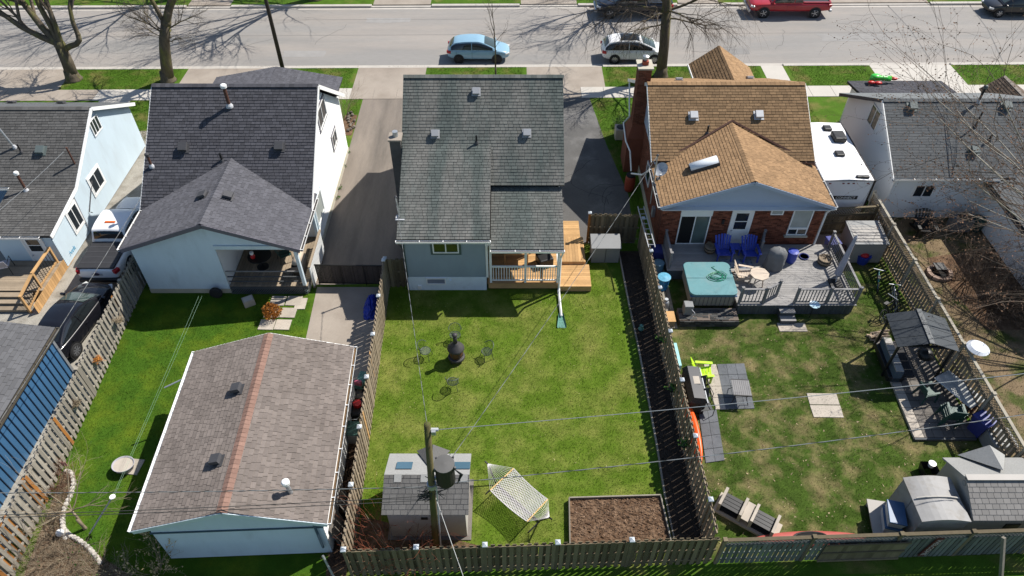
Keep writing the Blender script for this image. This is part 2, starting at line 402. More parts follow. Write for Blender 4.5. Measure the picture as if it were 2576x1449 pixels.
def gutter(house, a, b, mat, N, fill=None):
    a = Vector(a); b = Vector(b); N = Vector(N); mb = MB(); u = Vector((0,0,1))
    prof = [(0,0),(0,-.11),(.11,-.11),(.13,0),(.118,0),(.10,-.098),(.012,-.098),(.012,0)]
    q = [N*p[0]+u*p[1] for p in prof]; k = len(q)
    mb.add([a+i for i in q]+[b+i for i in q], [(i, (i+1) % k, (i+1) % k+k, i+k) for i in range(k)])
    g = put(mb, 'gutter', mat, house)
    L = (b-a).length; n = max(2, int(L/.9)); h = MB()
    for i in range(n+1):
        p = a+(b-a)*(i/n); h.beam(p+u*.004, p+N*.125+u*.004, .03, .012)
    put(h, 'gutter_hangers', mat, g)
    put(MB().slab([a+N*.014-u*.05, b+N*.014-u*.05, b+N*.105-u*.05, a+N*.105-u*.05], -u*.02), 'gutter_fill', fill or m_gutdark, g)  # strip filling the trough, near-black unless a fill is given
    return g
def window(house, O, U, N, u0, u1, z0, z1, cols=2, rows=1, frame=None, trim=None, tw=.06, pane=None, name='window', splits=None, sill=False):
    frame = frame or m_white; O = Vector(O); U = Vector(U); N = Vector(N); Z = Vector((0,0,1)); f = .055
    def bx(mb, a, b, c, d, n0, n1):
        mb.slab([O+U*a+Z*c+N*n0, O+U*b+Z*c+N*n0, O+U*b+Z*d+N*n0, O+U*a+Z*d+N*n0], N*(n1-n0))
    mb = MB(); n1 = .06
    bx(mb,u0,u1,z0,z0+f,.002,n1); bx(mb,u0,u1,z1-f,z1,.002,n1); bx(mb,u0,u0+f,z0+f,z1-f,.002,n1); bx(mb,u1-f,u1,z0+f,z1-f,.002,n1)
    cx = splits or [i/cols for i in range(1, cols)]
    for t in cx: u = u0+(u1-u0)*t; bx(mb,u-f*.45,u+f*.45,z0+f,z1-f,.002,n1-.008)
    for i in range(1, rows): z = z0+(z1-z0)*i/rows; bx(mb,u0+f,u1-f,z-f*.45,z+f*.45,.002,n1-.012)
    wdw = put(mb, name, frame, house)
    us = [u0+f*.9]+[u0+(u1-u0)*t for t in cx]+[u1-f*.9]
    zs = [z0+f*.9]+[z0+(z1-z0)*i/rows for i in range(1, rows)]+[z1-f*.9]
    for i in range(len(us)-1):
        for j in range(len(zs)-1):
            q = MB(); bx(q, us[i]+.004, us[i+1]-.004, zs[j]+.004, zs[j+1]-.004, .022, .03)
            pm = pane[(i+j) % len(pane)] if isinstance(pane, (list, tuple)) else (pane or m_glass)
            put(q, 'pane', pm, wdw)
    if trim:
        t = MB(); w2 = .10
        for a in ((u0-w2,u1+w2,z1,z1+w2),(u0-w2,u1+w2,z0-w2,z0),(u0-w2,u0,z0,z1),(u1,u1+w2,z0,z1)): bx(t,*a,.004,.045)
        put(t, 'trim', trim, wdw)
    if sill: t = MB(); bx(t,u0-.08,u1+.08,z0-.09,z0-.005,.004,.14); put(t, 'sill', m_cream if sill is True else sill, wdw)
    return wdw
def door(house, O, U, N, u0, u1, z0, z1, mat=None, light=(.45,.92), frame=None):
    mat = mat or m_white; O = Vector(O); U = Vector(U); N = Vector(N); Z = Vector((0,0,1))
    def bx(a, b, c, d, n0, n1):
        return MB().slab([O+U*a+Z*c+N*n0, O+U*b+Z*c+N*n0, O+U*b+Z*d+N*n0, O+U*a+Z*d+N*n0], N*(n1-n0))
    d = put(bx(u0,u1,z0,z1,.003,.05), 'door', mat, house)
    f = MB()
    for a in ((u0-.09,u0,z0,z1+.09),(u1,u1+.09,z0,z1+.09),(u0,u1,z1,z1+.09)):
        q = bx(*a,.003,.07); f.add(q.v, q.f)
    put(f, 'door_frame', frame or m_white, d)
    h = z1-z0; w_ = u1-u0
    put(bx(u0+w_*.16,u1-w_*.16,z0+h*light[0],z0+h*light[1],.052,.06), 'pane', m_glass, d)
    zm = z0+h*(light[0]+light[1])/2
    put(bx(u0+w_*.14,u1-w_*.14,zm-.02,zm+.02,.062,.07), 'rail', mat, d)
    put(MB().sphere(O+U*(u0+w_*.1)+Z*(z0+h*.42)+N*.09, .04, 8, 6), 'handle', m_galv, d)
    return d
def vent(roof, p, n, mat, s=.36, h=.2, cover=True):
    """square roof vent: base flashing, box body, tilted lid. p on roof, n roof normal"""
    p = Vector(p); n = Vector(n).normalized(); x = Vector((1,0,0)); x = (x-n*x.dot(n)).normalized(); y = n.cross(x)
    def fr(sx, sy, a, b, k=1):
        return [p+x*sx*i*k+y*sy*j*k+n*a for i, j in ((-1,-1),(1,-1),(1,1),(-1,1))]
    mb = MB(); mb.slab(fr(s*.62, s*.62, .03, 0), n*.012)
    a = fr(s*.36, s*.36, .02, 0); b = fr(s*.42, s*.42, h, 0); mb.add(a+b, [(0,1,5,4),(1,2,6,5),(2,3,7,6),(3,0,4,7)])
    v = put(mb, 'roof_vent', mat, roof)
    lid = MB(); c = fr(s*.5, s*.5, h*.62, 0); d = fr(s*.46, s*.46, h+.03, 0)
    lid.add(c+d, [(0,1,5,4),(1,2,6,5),(2,3,7,6),(3,0,4,7),(4,5,6,7)])
    put(lid, 'vent_lid', mat, v)
def stack(roof, p, h, r, mat, cap=None, lean=(0,0), flash=True):
    p = Vector(p); q = p+Vector((lean[0], lean[1], h))
    v = put(MB().tube([p-Vector((0,0,.1)), q], r, 10), 'vent_pipe', mat, roof)
    if flash: put(MB().lathe([(r*2.2,-.02),(r*2.0,.06),(r*1.15,.16)], p, 12), 'flashing', m_ventL if cap else m_ventD, v)
    if cap: put(MB().lathe([(r*1.1,-.02),(r*1.7,.0),(r*1.75,.12),(r*1.3,.16),(.01,.17)], q, 14), 'cap', cap, v)
def downspout(house, pts, mat, r=.045): return put(MB().tube(pts, r, 4), 'downspout', mat, house)
def brick_field(O, U, N, poly, mat, parent, holes=(), bl=.22, bh=.075, gap=.012, name='bricks'):
    mb = MB(); O = Vector(O); U = Vector(U); N = Vector(N); Z = Vector((0,0,1))
    lo = min(p[1] for p in poly); hi = max(p[1] for p in poly); u0 = min(p[0] for p in poly); u1 = max(p[0] for p in poly)
    k = 0; z = lo
    while z < hi:
        u = u0-(bl/2 if k % 2 else 0)
        while u < u1:
            q = clip_convex([(u,z),(u+bl-gap,z),(u+bl-gap,z+bh-gap),(u,z+bh-gap)], poly)
            if len(q) > 2 and not any(h[0] < u+bl/2 < h[1] and h[2] < z+bh/2 < h[3] for h in holes):
                mb.slab([O+U*p[0]+Z*p[1]+N*.012 for p in q], -N*.02)
            u += bl
        z += bh; k += 1
    w_ = put(MB().slab([O+U*p[0]+Z*p[1] for p in poly], -N*.15), 'wall', m_mortar, parent)
    put(mb, name, mat, w_, kind='stuff'); return w_
def text(s, size, mat, par, mtx, name='lettering', ext=.004):
    cu = bpy.data.curves.new(name, 'FONT'); cu.body = s; cu.size = size; cu.extrude = ext; cu.align_x = 'CENTER'; cu.align_y = 'CENTER'
    o = bpy.data.objects.new(name, cu); col.objects.link(o); bpy.context.view_layer.update()
    me = bpy.data.meshes.new_from_object(o.evaluated_get(bpy.context.evaluated_depsgraph_get())); bpy.data.objects.remove(o)
    me.name = name; me.materials.clear(); me.materials.append(mat); o = bpy.data.objects.new(name, me); col.objects.link(o); o.parent = par; o.matrix_local = mtx
    return o
def frame_mtx(o, x, y):
    x = Vector(x).normalized(); y = Vector(y).normalized(); n = x.cross(y); m = Matrix((x, y, n)).transposed().to_4x4(); m.translation = Vector(o); return m

# ---------------------------------------------------------------- fence: root at A, local x along the run
def fence(name, label, A, B, h, mat, post_x, bw=.14, pitch=.125, cap=None, new={}, lattice=0, group=None, post_mat=None, sides=2, rail_top=False, seed=3, h2=None, boards=True):
    A = Vector((A[0], A[1], 0)); B = Vector((B[0], B[1], 0)); d = B-A; L = d.length; rz = math.atan2(d.y, d.x)
    f = T(name, label, 'fence', A, rz, group); r = random.Random(seed)
    hb = h-lattice
    if boards:
        me0 = None; i = 0; x = .02
        protos = {}
        while x+bw < L:
            s = (-1 if i % 2 else 1) if sides == 2 else sides
            mm = new.get(i, mat)
            if mm not in protos:
                o = put(MB().box(0, bw, -.009, .009, .04, hb), 'board', mm, f, world=False); protos[mm] = o
            else:
                o = protos[mm].copy(); col.objects.link(o); o.parent = f
            o.location = (x, s*.034, r.uniform(-.02,.02)); o.rotation_euler = (0, r.gauss(0,.006), 0)
            x += pitch; i += 1
    for j, z in enumerate((.3, hb*.55, hb-.12)):
        put(MB().box(0, L, -.022, .022, z-.045, z+.045), 'rail', mat, f, world=False)
    for px in post_x:
        p = put(MB().box(px-.05, px+.05, -.05, .05, 0, h+(.06 if cap else .03)), 'post', post_mat or mat, f, world=False)
        if cap:
            z = h+.06
            put(MB().add([(px-.085,-.085,z),(px+.085,-.085,z),(px+.085,.085,z),(px-.085,.085,z),(px-.085,-.085,z+.05),(px+.085,-.085,z+.05),(px+.085,.085,z+.05),(px-.085,.085,z+.05),(px,0,z+.12)],
                [(3,2,1,0),(0,1,5,4),(1,2,6,5),(2,3,7,6),(3,0,4,7),(4,5,8),(5,6,8),(6,7,8),(7,4,8)]), 'post_cap', cap, p, world=False)
        else: put(MB().box(px-.07, px+.07, -.07, .07, h+.03, h+.07), 'post_cap', post_mat or mat, p, world=False)
    if lattice:
        lt = MB(); st = .13; z0 = hb+.02; z1 = h-.03; hh = z1-z0; x = -hh
        while x < L:
            for sg, yy in ((1,-.006),(-1,.006)):
                a0, b0 = (x, x+hh) if sg > 0 else (x+hh, x); za, zb = z0, z1
                pts = clip_convex([(a0-.02,za),(a0+.02,za),(b0+.02,zb),(b0-.02,zb)], [(0,z0),(L,z0),(L,z1),(0,z1)])
                if len(pts) > 2: lt.slab([(p[0], yy, p[1]) for p in pts], (0,.008,0))
            x += st
        put(lt, 'lattice', mat, f, world=False)
        put(MB().box(0, L, -.03, .03, hb-.03, hb+.02), 'rail', mat, f, world=False)
    if lattice or rail_top: put(MB().box(-.02, L+.02, -.06, .06, h-.03, h+.01), 'cap_rail', post_mat or mat, f, world=False)
    return f

# ---------------------------------------------------------------- trees
def wig(p, d, L, n, rng, w, droop=0):
    pts = [Vector(p)]; d = Vector(d).normalized()
    for i in range(n):
        d = (d+Vector((rng.gauss(0,w), rng.gauss(0,w), rng.gauss(0,w)-droop))).normalized(); pts.append(pts[-1]+d*(L/n))
    return pts, d
def branch(mt, mc, p, d, r, L, lev, rng, nch=(5,5,4,3), ang=.75, w=.12, droop=0, maxlev=4, buds=None, thr=2, ratio=.6, tip=.5):
    n = 5 if lev < 2 else 4
    pts, de = wig(p, d, L, n, rng, w*(1+.4*lev), droop*lev)
    mb = mt if lev < thr else mc
    mb.tube(pts, r, 7 if lev == 0 else (5 if lev == 1 else 3), r*tip, cap=False)
    if lev >= maxlev:
        if buds is not None:
            for q in pts[1:]:
                if rng.random() < .75:
                    s = rng.uniform(.022,.055); a = Vector((rng.gauss(0,1), rng.gauss(0,1), rng.gauss(0,1))).normalized(); b = a.orthogonal().normalized()
                    buds.poly([q-a*s, q+b*s*.6, q+a*s, q-b*s*.6])
        return
    k = nch[min(lev, len(nch)-1)]
    for i in range(k):
        t = .3+.7*(i+rng.random()*.8)/k if i < k-1 else 1.0
        j = min(n-1, int(t*n)); f = t*n-j; q = pts[j].lerp(pts[j+1], min(1, f)); base = (pts[j+1]-pts[j]).normalized()
        a = rng.uniform(.55,1.1)*ang*(.45 if i == k-1 else 1); ax = base.orthogonal().normalized(); ax.rotate(Matrix.Rotation(rng.uniform(0,6.283), 3, base))
        nd = base.copy(); nd.rotate(Matrix.Rotation(a, 3, ax)); nd = (nd+Vector((0,0,.12-droop*lev))).normalized()
        rr = r*(1-(1-tip)*t)*rng.uniform(.5,.75); branch(mt, mc, q, nd, max(.004, rr), L*ratio*rng.uniform(.75,1.15), lev+1, rng, nch, ang, w, droop, maxlev, buds, thr, ratio, tip)
def tree(name, label, base, trunk_pts, r0, r1, limbs, seed, nch=(5,5,4), maxlev=3, group=None, mt=None, mc=None, buds=False, cat='tree', w=.1, droop=0, thr=1, ang=.75, ratio=.62, extra=()):
    t = T(name, label, cat, base, 0, group); rng = random.Random(seed); tr = MB(); cr = MB(); bd = MB() if buds else None
    tr.tube(trunk_pts, r0, 12, r1)
    b = Vector(trunk_pts[0]); tr.lathe([(r0*1.55,-.05),(r0*1.3,.1),(r0*1.12,.3),(r0*.97,.7)], b, 12); tr.sphere(Vector(trunk_pts[-1]), r1*1.08, 12, 8)
    for q, qa, qb in extra: tr.tube(q, qa, 9, qb); tr.sphere(Vector(q[-1]), qb*1.05, 10, 6)
    for p, d, r, L in limbs: branch(tr, cr, p, d, r, L, 0, rng, nch, ang, w, droop, maxlev, bd, thr, ratio)
    put(tr, 'trunk', mt or m_bark, t, smooth=True); c = put(cr, 'crown', mc or m_twig, t)
    if bd and bd.f: put(bd, 'buds', m_bud, c, kind='stuff')
    return t
def shrub(name, label, base, n, L, r, seed, mat, spread=.9, lev=2, nch=(4,4,3), leaf=None, cat='shrub', group=None, stem=None, droop=0, rad=.2, nleaf=0, lsz=.05):
    t = T(name, label, cat, base, 0, group); rng = random.Random(seed); st = MB(); tw = MB(); b = Vector(base)
    for i in range(n):
        a = rng.uniform(0,6.283); q = b+Vector((math.cos(a), math.sin(a), 0))*rng.uniform(0,rad)
        d = Vector((math.cos(a)*spread*rng.uniform(.3,1.2), math.sin(a)*spread*rng.uniform(.3,1.2), 1))
        branch(st, tw, q, d, r, L*rng.uniform(.6,1.1), 0, rng, nch, .7, .12, droop, lev, None, 1)
    put(st, 'stems', stem or mat, t); c = put(tw, 'twigs', mat, t, kind='stuff')
    if leaf and nleaf:
        lf = MB()
        for i in range(nleaf):
            v = rng.choice(tw.v if tw.v else st.v); q = Vector(v)+Vector((rng.gauss(0,.04), rng.gauss(0,.04), rng.gauss(0,.04)))
            a = Vector((rng.gauss(0,1), rng.gauss(0,1), rng.gauss(0,1))).normalized(); e = a.orthogonal().normalized(); s = rng.uniform(.6,1.3)*lsz
            lf.poly([q-a*s, q+e*s*.5, q+a*s, q-e*s*.5])
        put(lf, 'leaves', leaf, t, kind='stuff')
    return t
# ---------------------------------------------------------------- setting: ground, road, kerbs, walks, drives, lawns
def PR(px, py, Y0, z0, m):
    """photo position -> point on the roof plane z = z0 + m*(Y-Y0)"""
    u = (px-1288)/CF; v = (724.5-py)/CF; dy = math.cos(CT)*(1+v); dz = -math.cos(CT)*(1-v)
    t = (z0+m*(-Y0)-CH)/(dz-m*dy); return Vector((u*t, dy*t, CH+dz*t))
def PX(px, py, X):
    """photo position -> point on the wall plane x = X"""
    t = X/((px-1288)/CF); v = (724.5-py)/CF; return Vector((X, math.cos(CT)*(1+v)*t, CH-math.cos(CT)*(1-v)*t))
def PYp(px, py, Y):
    v = (724.5-py)/CF; t = Y/(math.cos(CT)*(1+v)); return Vector(((px-1288)/CF*t, Y, CH-math.cos(CT)*(1-v)*t))
SL = .0107
def SY(Y, x): return Y+SL*x
def sheet(name, pts, z, mat, kind='structure', th=0):
    mb = MB(); p = [(a[0], a[1], z) for a in pts]
    if th: mb.slab(p, (0,0,-th))
    else: mb.poly(p)
    return put(mb, name, mat, kind=kind)
def rect(x0, x1, y0, y1): return [(x0,y0),(x1,y0),(x1,y1),(x0,y1)]
def pp(*q): return [P(a, b, 0)[:2] for a, b in q]
YK0, YK1 = 45.75, 55.3
sheet('ground', rect(-900,900,-600,1200), -.2, m_lawnS)
sheet('road', [(-400,SY(YK0-.5,-400)),(400,SY(YK0-.5,400)),(400,SY(YK1+.5,400)),(-400,SY(YK1+.5,-400))], -.13, m_road)
def strip(x0, x1, y0, y1): return [(x0,SY(y0,x0)),(x1,SY(y0,x1)),(x1,SY(y1,x1)),(x0,SY(y1,x0))]
sheet('front_lawn', [(-400,-300),(400,-300),(400,SY(YK0-.32,400)),(-400,SY(YK0-.32,-400))], 0, m_lawnS, th=.19)
sheet('far_lawn', strip(-400,400,YK1+.3,YK1+300), 0, m_lawnS, th=.19)
# kerbs, lowered where a drive crosses
near_gaps = [(-37,-29.7),(-22.2,-16.3),(-10.6,-5.75),(.9,6.25),(17.0,18.7),(24.5,30.3)]
far_gaps = [(-25.5,-22),(-11.0,-6.3),(.6,5.2),(13,16.4),(24.2,33)]
kn = [-60]+[g for q in near_gaps for g in q]+[60]; kf = [-60]+[g for q in far_gaps for g in q]+[60]
def kerbline(pts, y0, y1, name):
    mb = MB()
    for i in range(len(pts)-1):
        top = .0 if i % 2 == 0 else -.085
        a, b = pts[i], pts[i+1]; n = max(1, int((b-a)/3))
        for j in range(n):
            c, d = a+(b-a)*j/n, a+(b-a)*(j+1)/n
            mb.slab([(p[0],p[1],top+.018) for p in strip(c+.006,d-.006,y0,y1)], (0,0,-.2))
    return put(mb, name, m_curb, kind='structure')
kerbline(kn, YK0-.34, YK0-.02, 'kerb_near'); kerbline(kf, YK1, YK1+.34, 'kerb_far')
sheet('gutter_strip_near', strip(-60,60,YK0-.02,YK0+.28), -.126, m_curb); sheet('gutter_strip_far', strip(-60,60,YK1-.3,YK1), -.126, m_curb)
# aprons + drives
YS1, YS0 = 42.65, 41.3
for i, (a, b) in enumerate(near_gaps):
    sheet('apron', strip(a+.1,b-.1,YS1,YK0-.315), .006, m_conc if i < 4 else m_walk, th=.15)
for a, b in far_gaps: sheet('apron', strip(a+.1,b-.1,YK1+.285,YK1+8), .006, m_conc, th=.15)
sheet('far_walk', strip(-60,60,YK1+4.2,YK1+5.5), .012, m_walk)
wk = sheet('sidewalk', strip(-60,60,YS0,YS1), .004, m_curb)
ROOT[wk] = (Vector((0,0,0)), 0)
x = -42.0; first = None
while x < 42:
    mm = m_conc if (x < -27.5 or -10.7 < x < -5.3 or .6 < x < 3.6) else m_walk
    key = 'slab'+mm.name
    o = put(MB().slab([(p[0],p[1],.03) for p in strip(x+.012,x+1.488,YS0,YS1)], (0,0,-.024)), 'paving_slab', mm, wk)
    x += 1.5
sheet('driveway_shared', [(-9.6,SY(YS0,-9)),(-5.3,SY(YS0,-5)),(-5.3,24.3),(-9.58,24.2)], .008, m_drive)
sheet('driveway_rear_pad', [(-9.25,24.05),(-5.9,24.05),(-5.85,17.4),(-9.0,17.4)], .012, m_conc)
sheet('driveway_asphalt', [(1.9,27.2),(6.2,27.2),(6.35,31.2),(5.6,36),(5.0,SY(YS0,5)),(1.9,SY(YS0,2))], .008, m_asph)
sheet('driveway_trailer', [(14.9,26.8),(18.1,26.8),(18.4,SY(YS0,18)),(15.4,SY(YS0,15))], .008, m_conc)
sheet('driveway_gravel', [(-40,8.5),(-17.45,8.5),(-17.45,37.5),(-40,37.5)], .006, m_gravel)
sheet('walk_front', [(-26.5,36.2),(-24.5,36.2),(-24.5,41.3),(-26.5,41.3)], .008, m_walk)
sheet('walk_front', [(-17.2,36.5),(-15.8,36.5),(-15.8,41.2),(-17.2,41.2)], .01, m_conc)
sheet('walk_front', [(24.6,37),(29,37),(29,41.4),(24.6,41.4)], .008, m_walk)
# back yards
sheet('lawn_centre', [(-5.55,10.4),(5.35,10.6),(5.0,24),(4.35,27.1),(2.3,27.1),(-5.75,24.4)], .005, m_lawnC)
sheet('lawn_left', [(-16.9,6.5),(-5.6,6.5),(-5.9,23.9),(-17.4,23.9)], .005, m_lawnL)
sheet('lawn_alley', [(-5.6,4),(30,4),(30,10.4),(-5.4,10.2)], .005, m_lawnL)
sheet('lawn_right', [(6.7,10.7),(18.2,11.0),(18.3,29),(6.9,27)], .005, m_lawnR)
sheet('lawn_far_right', [(18.35,4),(60,4),(60,29.3),(18.35,29.3)], .007, m_lawnX)
sheet('bed_right', pp((1556,632),(1640,632),(1800,1362),(1697,1362),(1640,1050),(1600,845)), .012, m_soil)
sheet('bed_shed', [(-5.5,10.4),(-.9,10.4),(-1.2,11.3),(-5.4,12.4)], .012, m_soil2)
sheet('bed_garage_side', [(-6.3,10.2),(-5.6,10.2),(-5.95,17.6),(-6.6,17.6)], .013, m_soil2)
sheet('bed_far_right', pp((2330,650),(2620,600),(2700,830),(2480,830)), .012, m_soil2)
sheet('bed_wild', pp((60,1449),(160,1185),(185,1200),(160,1290),(165,1340),(255,1400),(330,1449),(330,1560),(20,1560)), .012, m_soil2)
for z_, (a, b) in enumerate((((-9.05,40.9),(-8.2,37.2)),)):
    sheet('bed_front', [(-10.6,37.0),(-9.66,37.0),(-9.66,39.3),(-10.4,39.3)], .014, m_soil2)
# seams in the road
for i, (a, b) in enumerate((((2220,0),(2340,150)),((2430,0),(2525,160)))):
    p, q = P(a[0], a[1], -.13), P(b[0], b[1], -.13); d = (q-p).normalized(); n = Vector((-d.y, d.x, 0))*.04
    mid = (p+q)/2+n*8
    put(MB().poly([p-n, mid-n, q-n, q+n, mid+n, p+n]), 'road_seam', M('seam', (.16,.155,.15), .9, var=.1), kind='structure')
    bpy.data.objects['road_seam' if i == 0 else 'road_seam.001'].location.z = .004

# wear on the road: long joint, patches, drain grate
jm = MATS['seam']
for y_, x0_, x1_ in ((50.6,-60,60),(53.2,-40,-2)):
    sheet('road_joint', [(x0_,SY(y_,x0_)),(x1_,SY(y_,x1_)),(x1_,SY(y_+.035,x1_)),(x0_,SY(y_+.035,x0_))], -.124, jm)
for i, (px, py, sx, sy, c_) in enumerate(((420,100,4.2,1.3,.215),(980,50,3.4,.9,.275),(1400,120,2.4,1.1,.2),(2150,95,5,1.2,.255),(1850,130,1.6,.8,.21),(760,135,3.0,.8,.27))):
    q = P(px,py,-.13); pts = [(q.x+sx*a+.15*math.sin(7*a+i), SY(q.y,0)+sy*b+.1*math.cos(5*b+i)) for a, b in ((-.5,-.5),(-.1,-.56),(.5,-.45),(.53,.1),(.5,.5),(0,.45),(-.52,.5),(-.47,0))]
    sheet('road_patch', pts, -.1255+.0002*i, M('patch%d' % i, (c_,c_*.965,c_*.925), .9, var=.1, scale=1.5, fine=.08))
cr = random.Random(21); ck = MB()
for k in range(16):
    p = Vector((cr.uniform(-38,38), cr.uniform(46.5,54.5), -.121)); a = cr.choice((0,1.57))+cr.gauss(0,.3)
    for j in range(9):
        q = p+Vector((math.cos(a),math.sin(a),0))*cr.uniform(.25,.6); d = (q-p).normalized(); n = Vector((-d.y,d.x,0))*.012; ck.poly([p-n,q-n,q+n,p+n]); p = q; a += cr.gauss(0,.45)
put(ck, 'road_cracks', M('crack', (.13,.125,.12), .95, var=.1), kind='structure')
ck = MB()
for k in range(7):
    p = Vector((cr.uniform(2.2,5.2), cr.uniform(28,40), .0105)); a = 1.57+cr.gauss(0,.5)
    for j in range(9):
        q = p+Vector((math.cos(a),math.sin(a),0))*cr.uniform(.2,.5); d = (q-p).normalized(); n = Vector((-d.y,d.x,0))*.012; ck.poly([p-n,q-n,q+n,p+n]); p = q; a += cr.gauss(0,.4)
put(ck, 'driveway_cracks', M('crack_dark', (.04,.04,.04), .95, var=.1), kind='structure')
dg = T('drain_grate', 'rusty drain grate at the far kerb', 'drain', P(1497,17,-.13)); put(MB().box(-.45,.45,-.22,.22,0,.012), 'frame', m_rustp, dg, world=False)
for i in range(6): put(MB().box(-.38+.13*i,-.31+.13*i,-.18,.18,.012,.02), 'bar', m_ventD, dg, world=False)
# ================================================================ houses
X_, Y_, Z_ = Vector((1,0,0)), Vector((0,1,0)), Vector((0,0,1))
def gable_poly(pts): return pts
# ---------------------------------------------------------------- centre house (green-grey roof)
hc = T('bungalow', 'storey-and-half house with mossy green-grey shingle roof in the middle lot', 'house', (-1.3,27,0))
xl, xr, yr, zr, ye, ze, yf = -5.1, 2.4, 30.8, 7.3, 26.5, 4.15, 35.1
mC = (zr-ze)/(yr-ye)
rfC = roof_plane(hc, [(xl,ye,ze),(xr,ye,ze),(xr,yr,zr),(xl,yr,zr)], m_shC, nind=40, seed=11, ex=.155)
roof_plane(hc, [(xl,yf,ze),(xr,yf,ze),(xr,yr,zr),(xl,yr,zr)], m_shC, roof=rfC, seed=12, ex=.3, tw=.6)
roof_plane(hc, [(-5.05,23.6,3.4),(-.97,23.6,3.4),(-.97,28.2,5.36),(-5.05,28.2,5.36)], m_shC, roof=rfC, nind=150, seed=13, ex=.145, thick=.16)
roof_plane(hc, [(-.95,23.55,2.87),(2.3,23.55,2.87),(2.3,26.6,3.97),(-.95,26.6,3.97)], m_shC, roof=rfC, nind=110, seed=14, ex=.145)
ridge_caps(rfC, (xl,yr,zr), (xr,yr,zr), m_shC, .32, .25)
put(MB().box(xl+.25,xr-.25,ye+.3,yf-.3,0,ze-.05), 'wall', m_sidC, hc)
for sx, X in ((-1,xl+.22),(1,xr-.22)):
    put(lap_wall((X,ye+.3,0), Y_, X_*sx, [(0,0),(yf-ye-.6,0),(yf-ye-.6,ze-.05),(yr-ye-.3,zr-.28),(0,ze-.05)]), 'siding', m_sidC, hc)
put(lap_wall((-4.82,23.9,0), X_, -Y_, [(0,.86),(3.62,.86),(3.62,3.5),(0,3.5)], .115), 'siding', m_sidC, hc)
put(MB().box(-4.80,-1.22,23.93,26.9,.0,3.5), 'wall', m_sidC, hc)
put(lap_wall((-4.82,23.9,0), Y_, -X_, [(0,.86),(3,.86),(3,4.4),(0,3.4)], .115), 'siding', m_sidC, hc)
put(MB().box(-4.86,-1.19,23.86,26.9,0,.85), 'foundation', m_found, hc)
put(MB().box(-1.21,2.1,26.6,26.8,.4,3.8), 'porch_wall', M('porch_wall', (.10,.055,.03), .8, var=.2), hc)
window(hc, (0,23.9,0), X_, -Y_, -3.55, -2.38, 2.36, 3.06, 2, trim=m_trimC, pane=m_glassG)
bw = window(hc, (0,23.86,0), X_, -Y_, -4.0, -3.08, .42, .82, 1, pane=M('basement_glass', (.22,.24,.30), .3, var=.1))
put(MB().box(-4.42,-4.25,23.80,23.86,.12,.32), 'meter_box', m_white, hc); put(MB().cyl((-2.86,23.84,.66), .05, .03), 'wall_vent', m_found, hc)
gutter(hc, (-5.08,23.58,3.36), (-.94,23.58,3.36), m_white, -Y_)
gutter(hc, (-.95,23.53,2.84), (2.32,23.53,2.84), m_white, -Y_, m_soffit)
for X in (-1.14, -4.86): put(MB().box(X-.05,X+.05,23.83,23.9,.86,3.4), 'corner_trim', m_white if X > -2 else m_trimC, hc)
downspout(hc, [(-4.98,23.5,3.3),(-4.92,23.7,2.9),(-4.9,23.8,2.6),(-4.88,23.8,.1)], m_ventD)
downspout(hc, [(-1.02,23.5,3.3),(-.98,23.62,3.2),(-1.04,23.72,2.95)], m_white)
downspout(hc, [(2.28,23.47,2.78),(2.24,23.65,2.4),(2.2,23.72,2.2),(2.2,23.72,.28),(2.2,23.5,.14),(2.24,22.1,.1)], m_white, .055)
put(MB().add([(2.15,22.25,.03),(2.33,22.25,.03),(2.42,21.45,.015),(2.06,21.45,.015),(2.13,22.25,.13),(2.35,22.25,.13),(2.46,21.45,.08),(2.02,21.45,.08)],
    [(0,1,2,3),(0,3,7,4),(1,5,6,2),(0,4,5,1)]), 'splash_block', m_tealpl, label='teal plastic splash block under the white downspout of the middle house', cat='splash block')
# porch: deck, posts, railings
pf = put(MB().box(-1.1,2.2,23.86,26.6,.12,.45), 'porch_frame', m_cedar, hc)
b0 = put(MB().box(-1.15,2.25,0,.135,.455,.485), 'porch_board', m_cedar, hc, world=False)
b0.data.transform(Matrix.Translation((1.3,-27,0))); b0.location = (0,23.82,0)
copies(b0, [Matrix.Translation((0,23.82+.145*i,0)) for i in range(1,19)])
for X in (-.98,.62,2.12): put(MB().box(X-.055,X+.055,23.86,23.97,.45,2.78), 'post', m_white, hc)
for a, b in ((-.92,.56),(.68,2.06)):
    put(MB().box(a,b,23.88,23.95,1.44,1.52), 'hand_rail', m_white, hc); put(MB().box(a,b,23.89,23.94,.58,.64), 'bottom_rail', m_white, hc)
    s0 = put(MB().box(-.018,.018,-.018,.018,.64,1.44), 'baluster', m_white, hc, world=False)
    n = 12; m_ = [Matrix.Translation((a+1.3+(b-a)*(i+.5)/n, 23.915-27, 0)) for i in range(n)]; s0.matrix_local = m_[0]; copies(s0, m_[1:])
put(MB().box(2.08,2.16,24.0,25.6,1.44,1.52), 'hand_rail', m_white, hc)
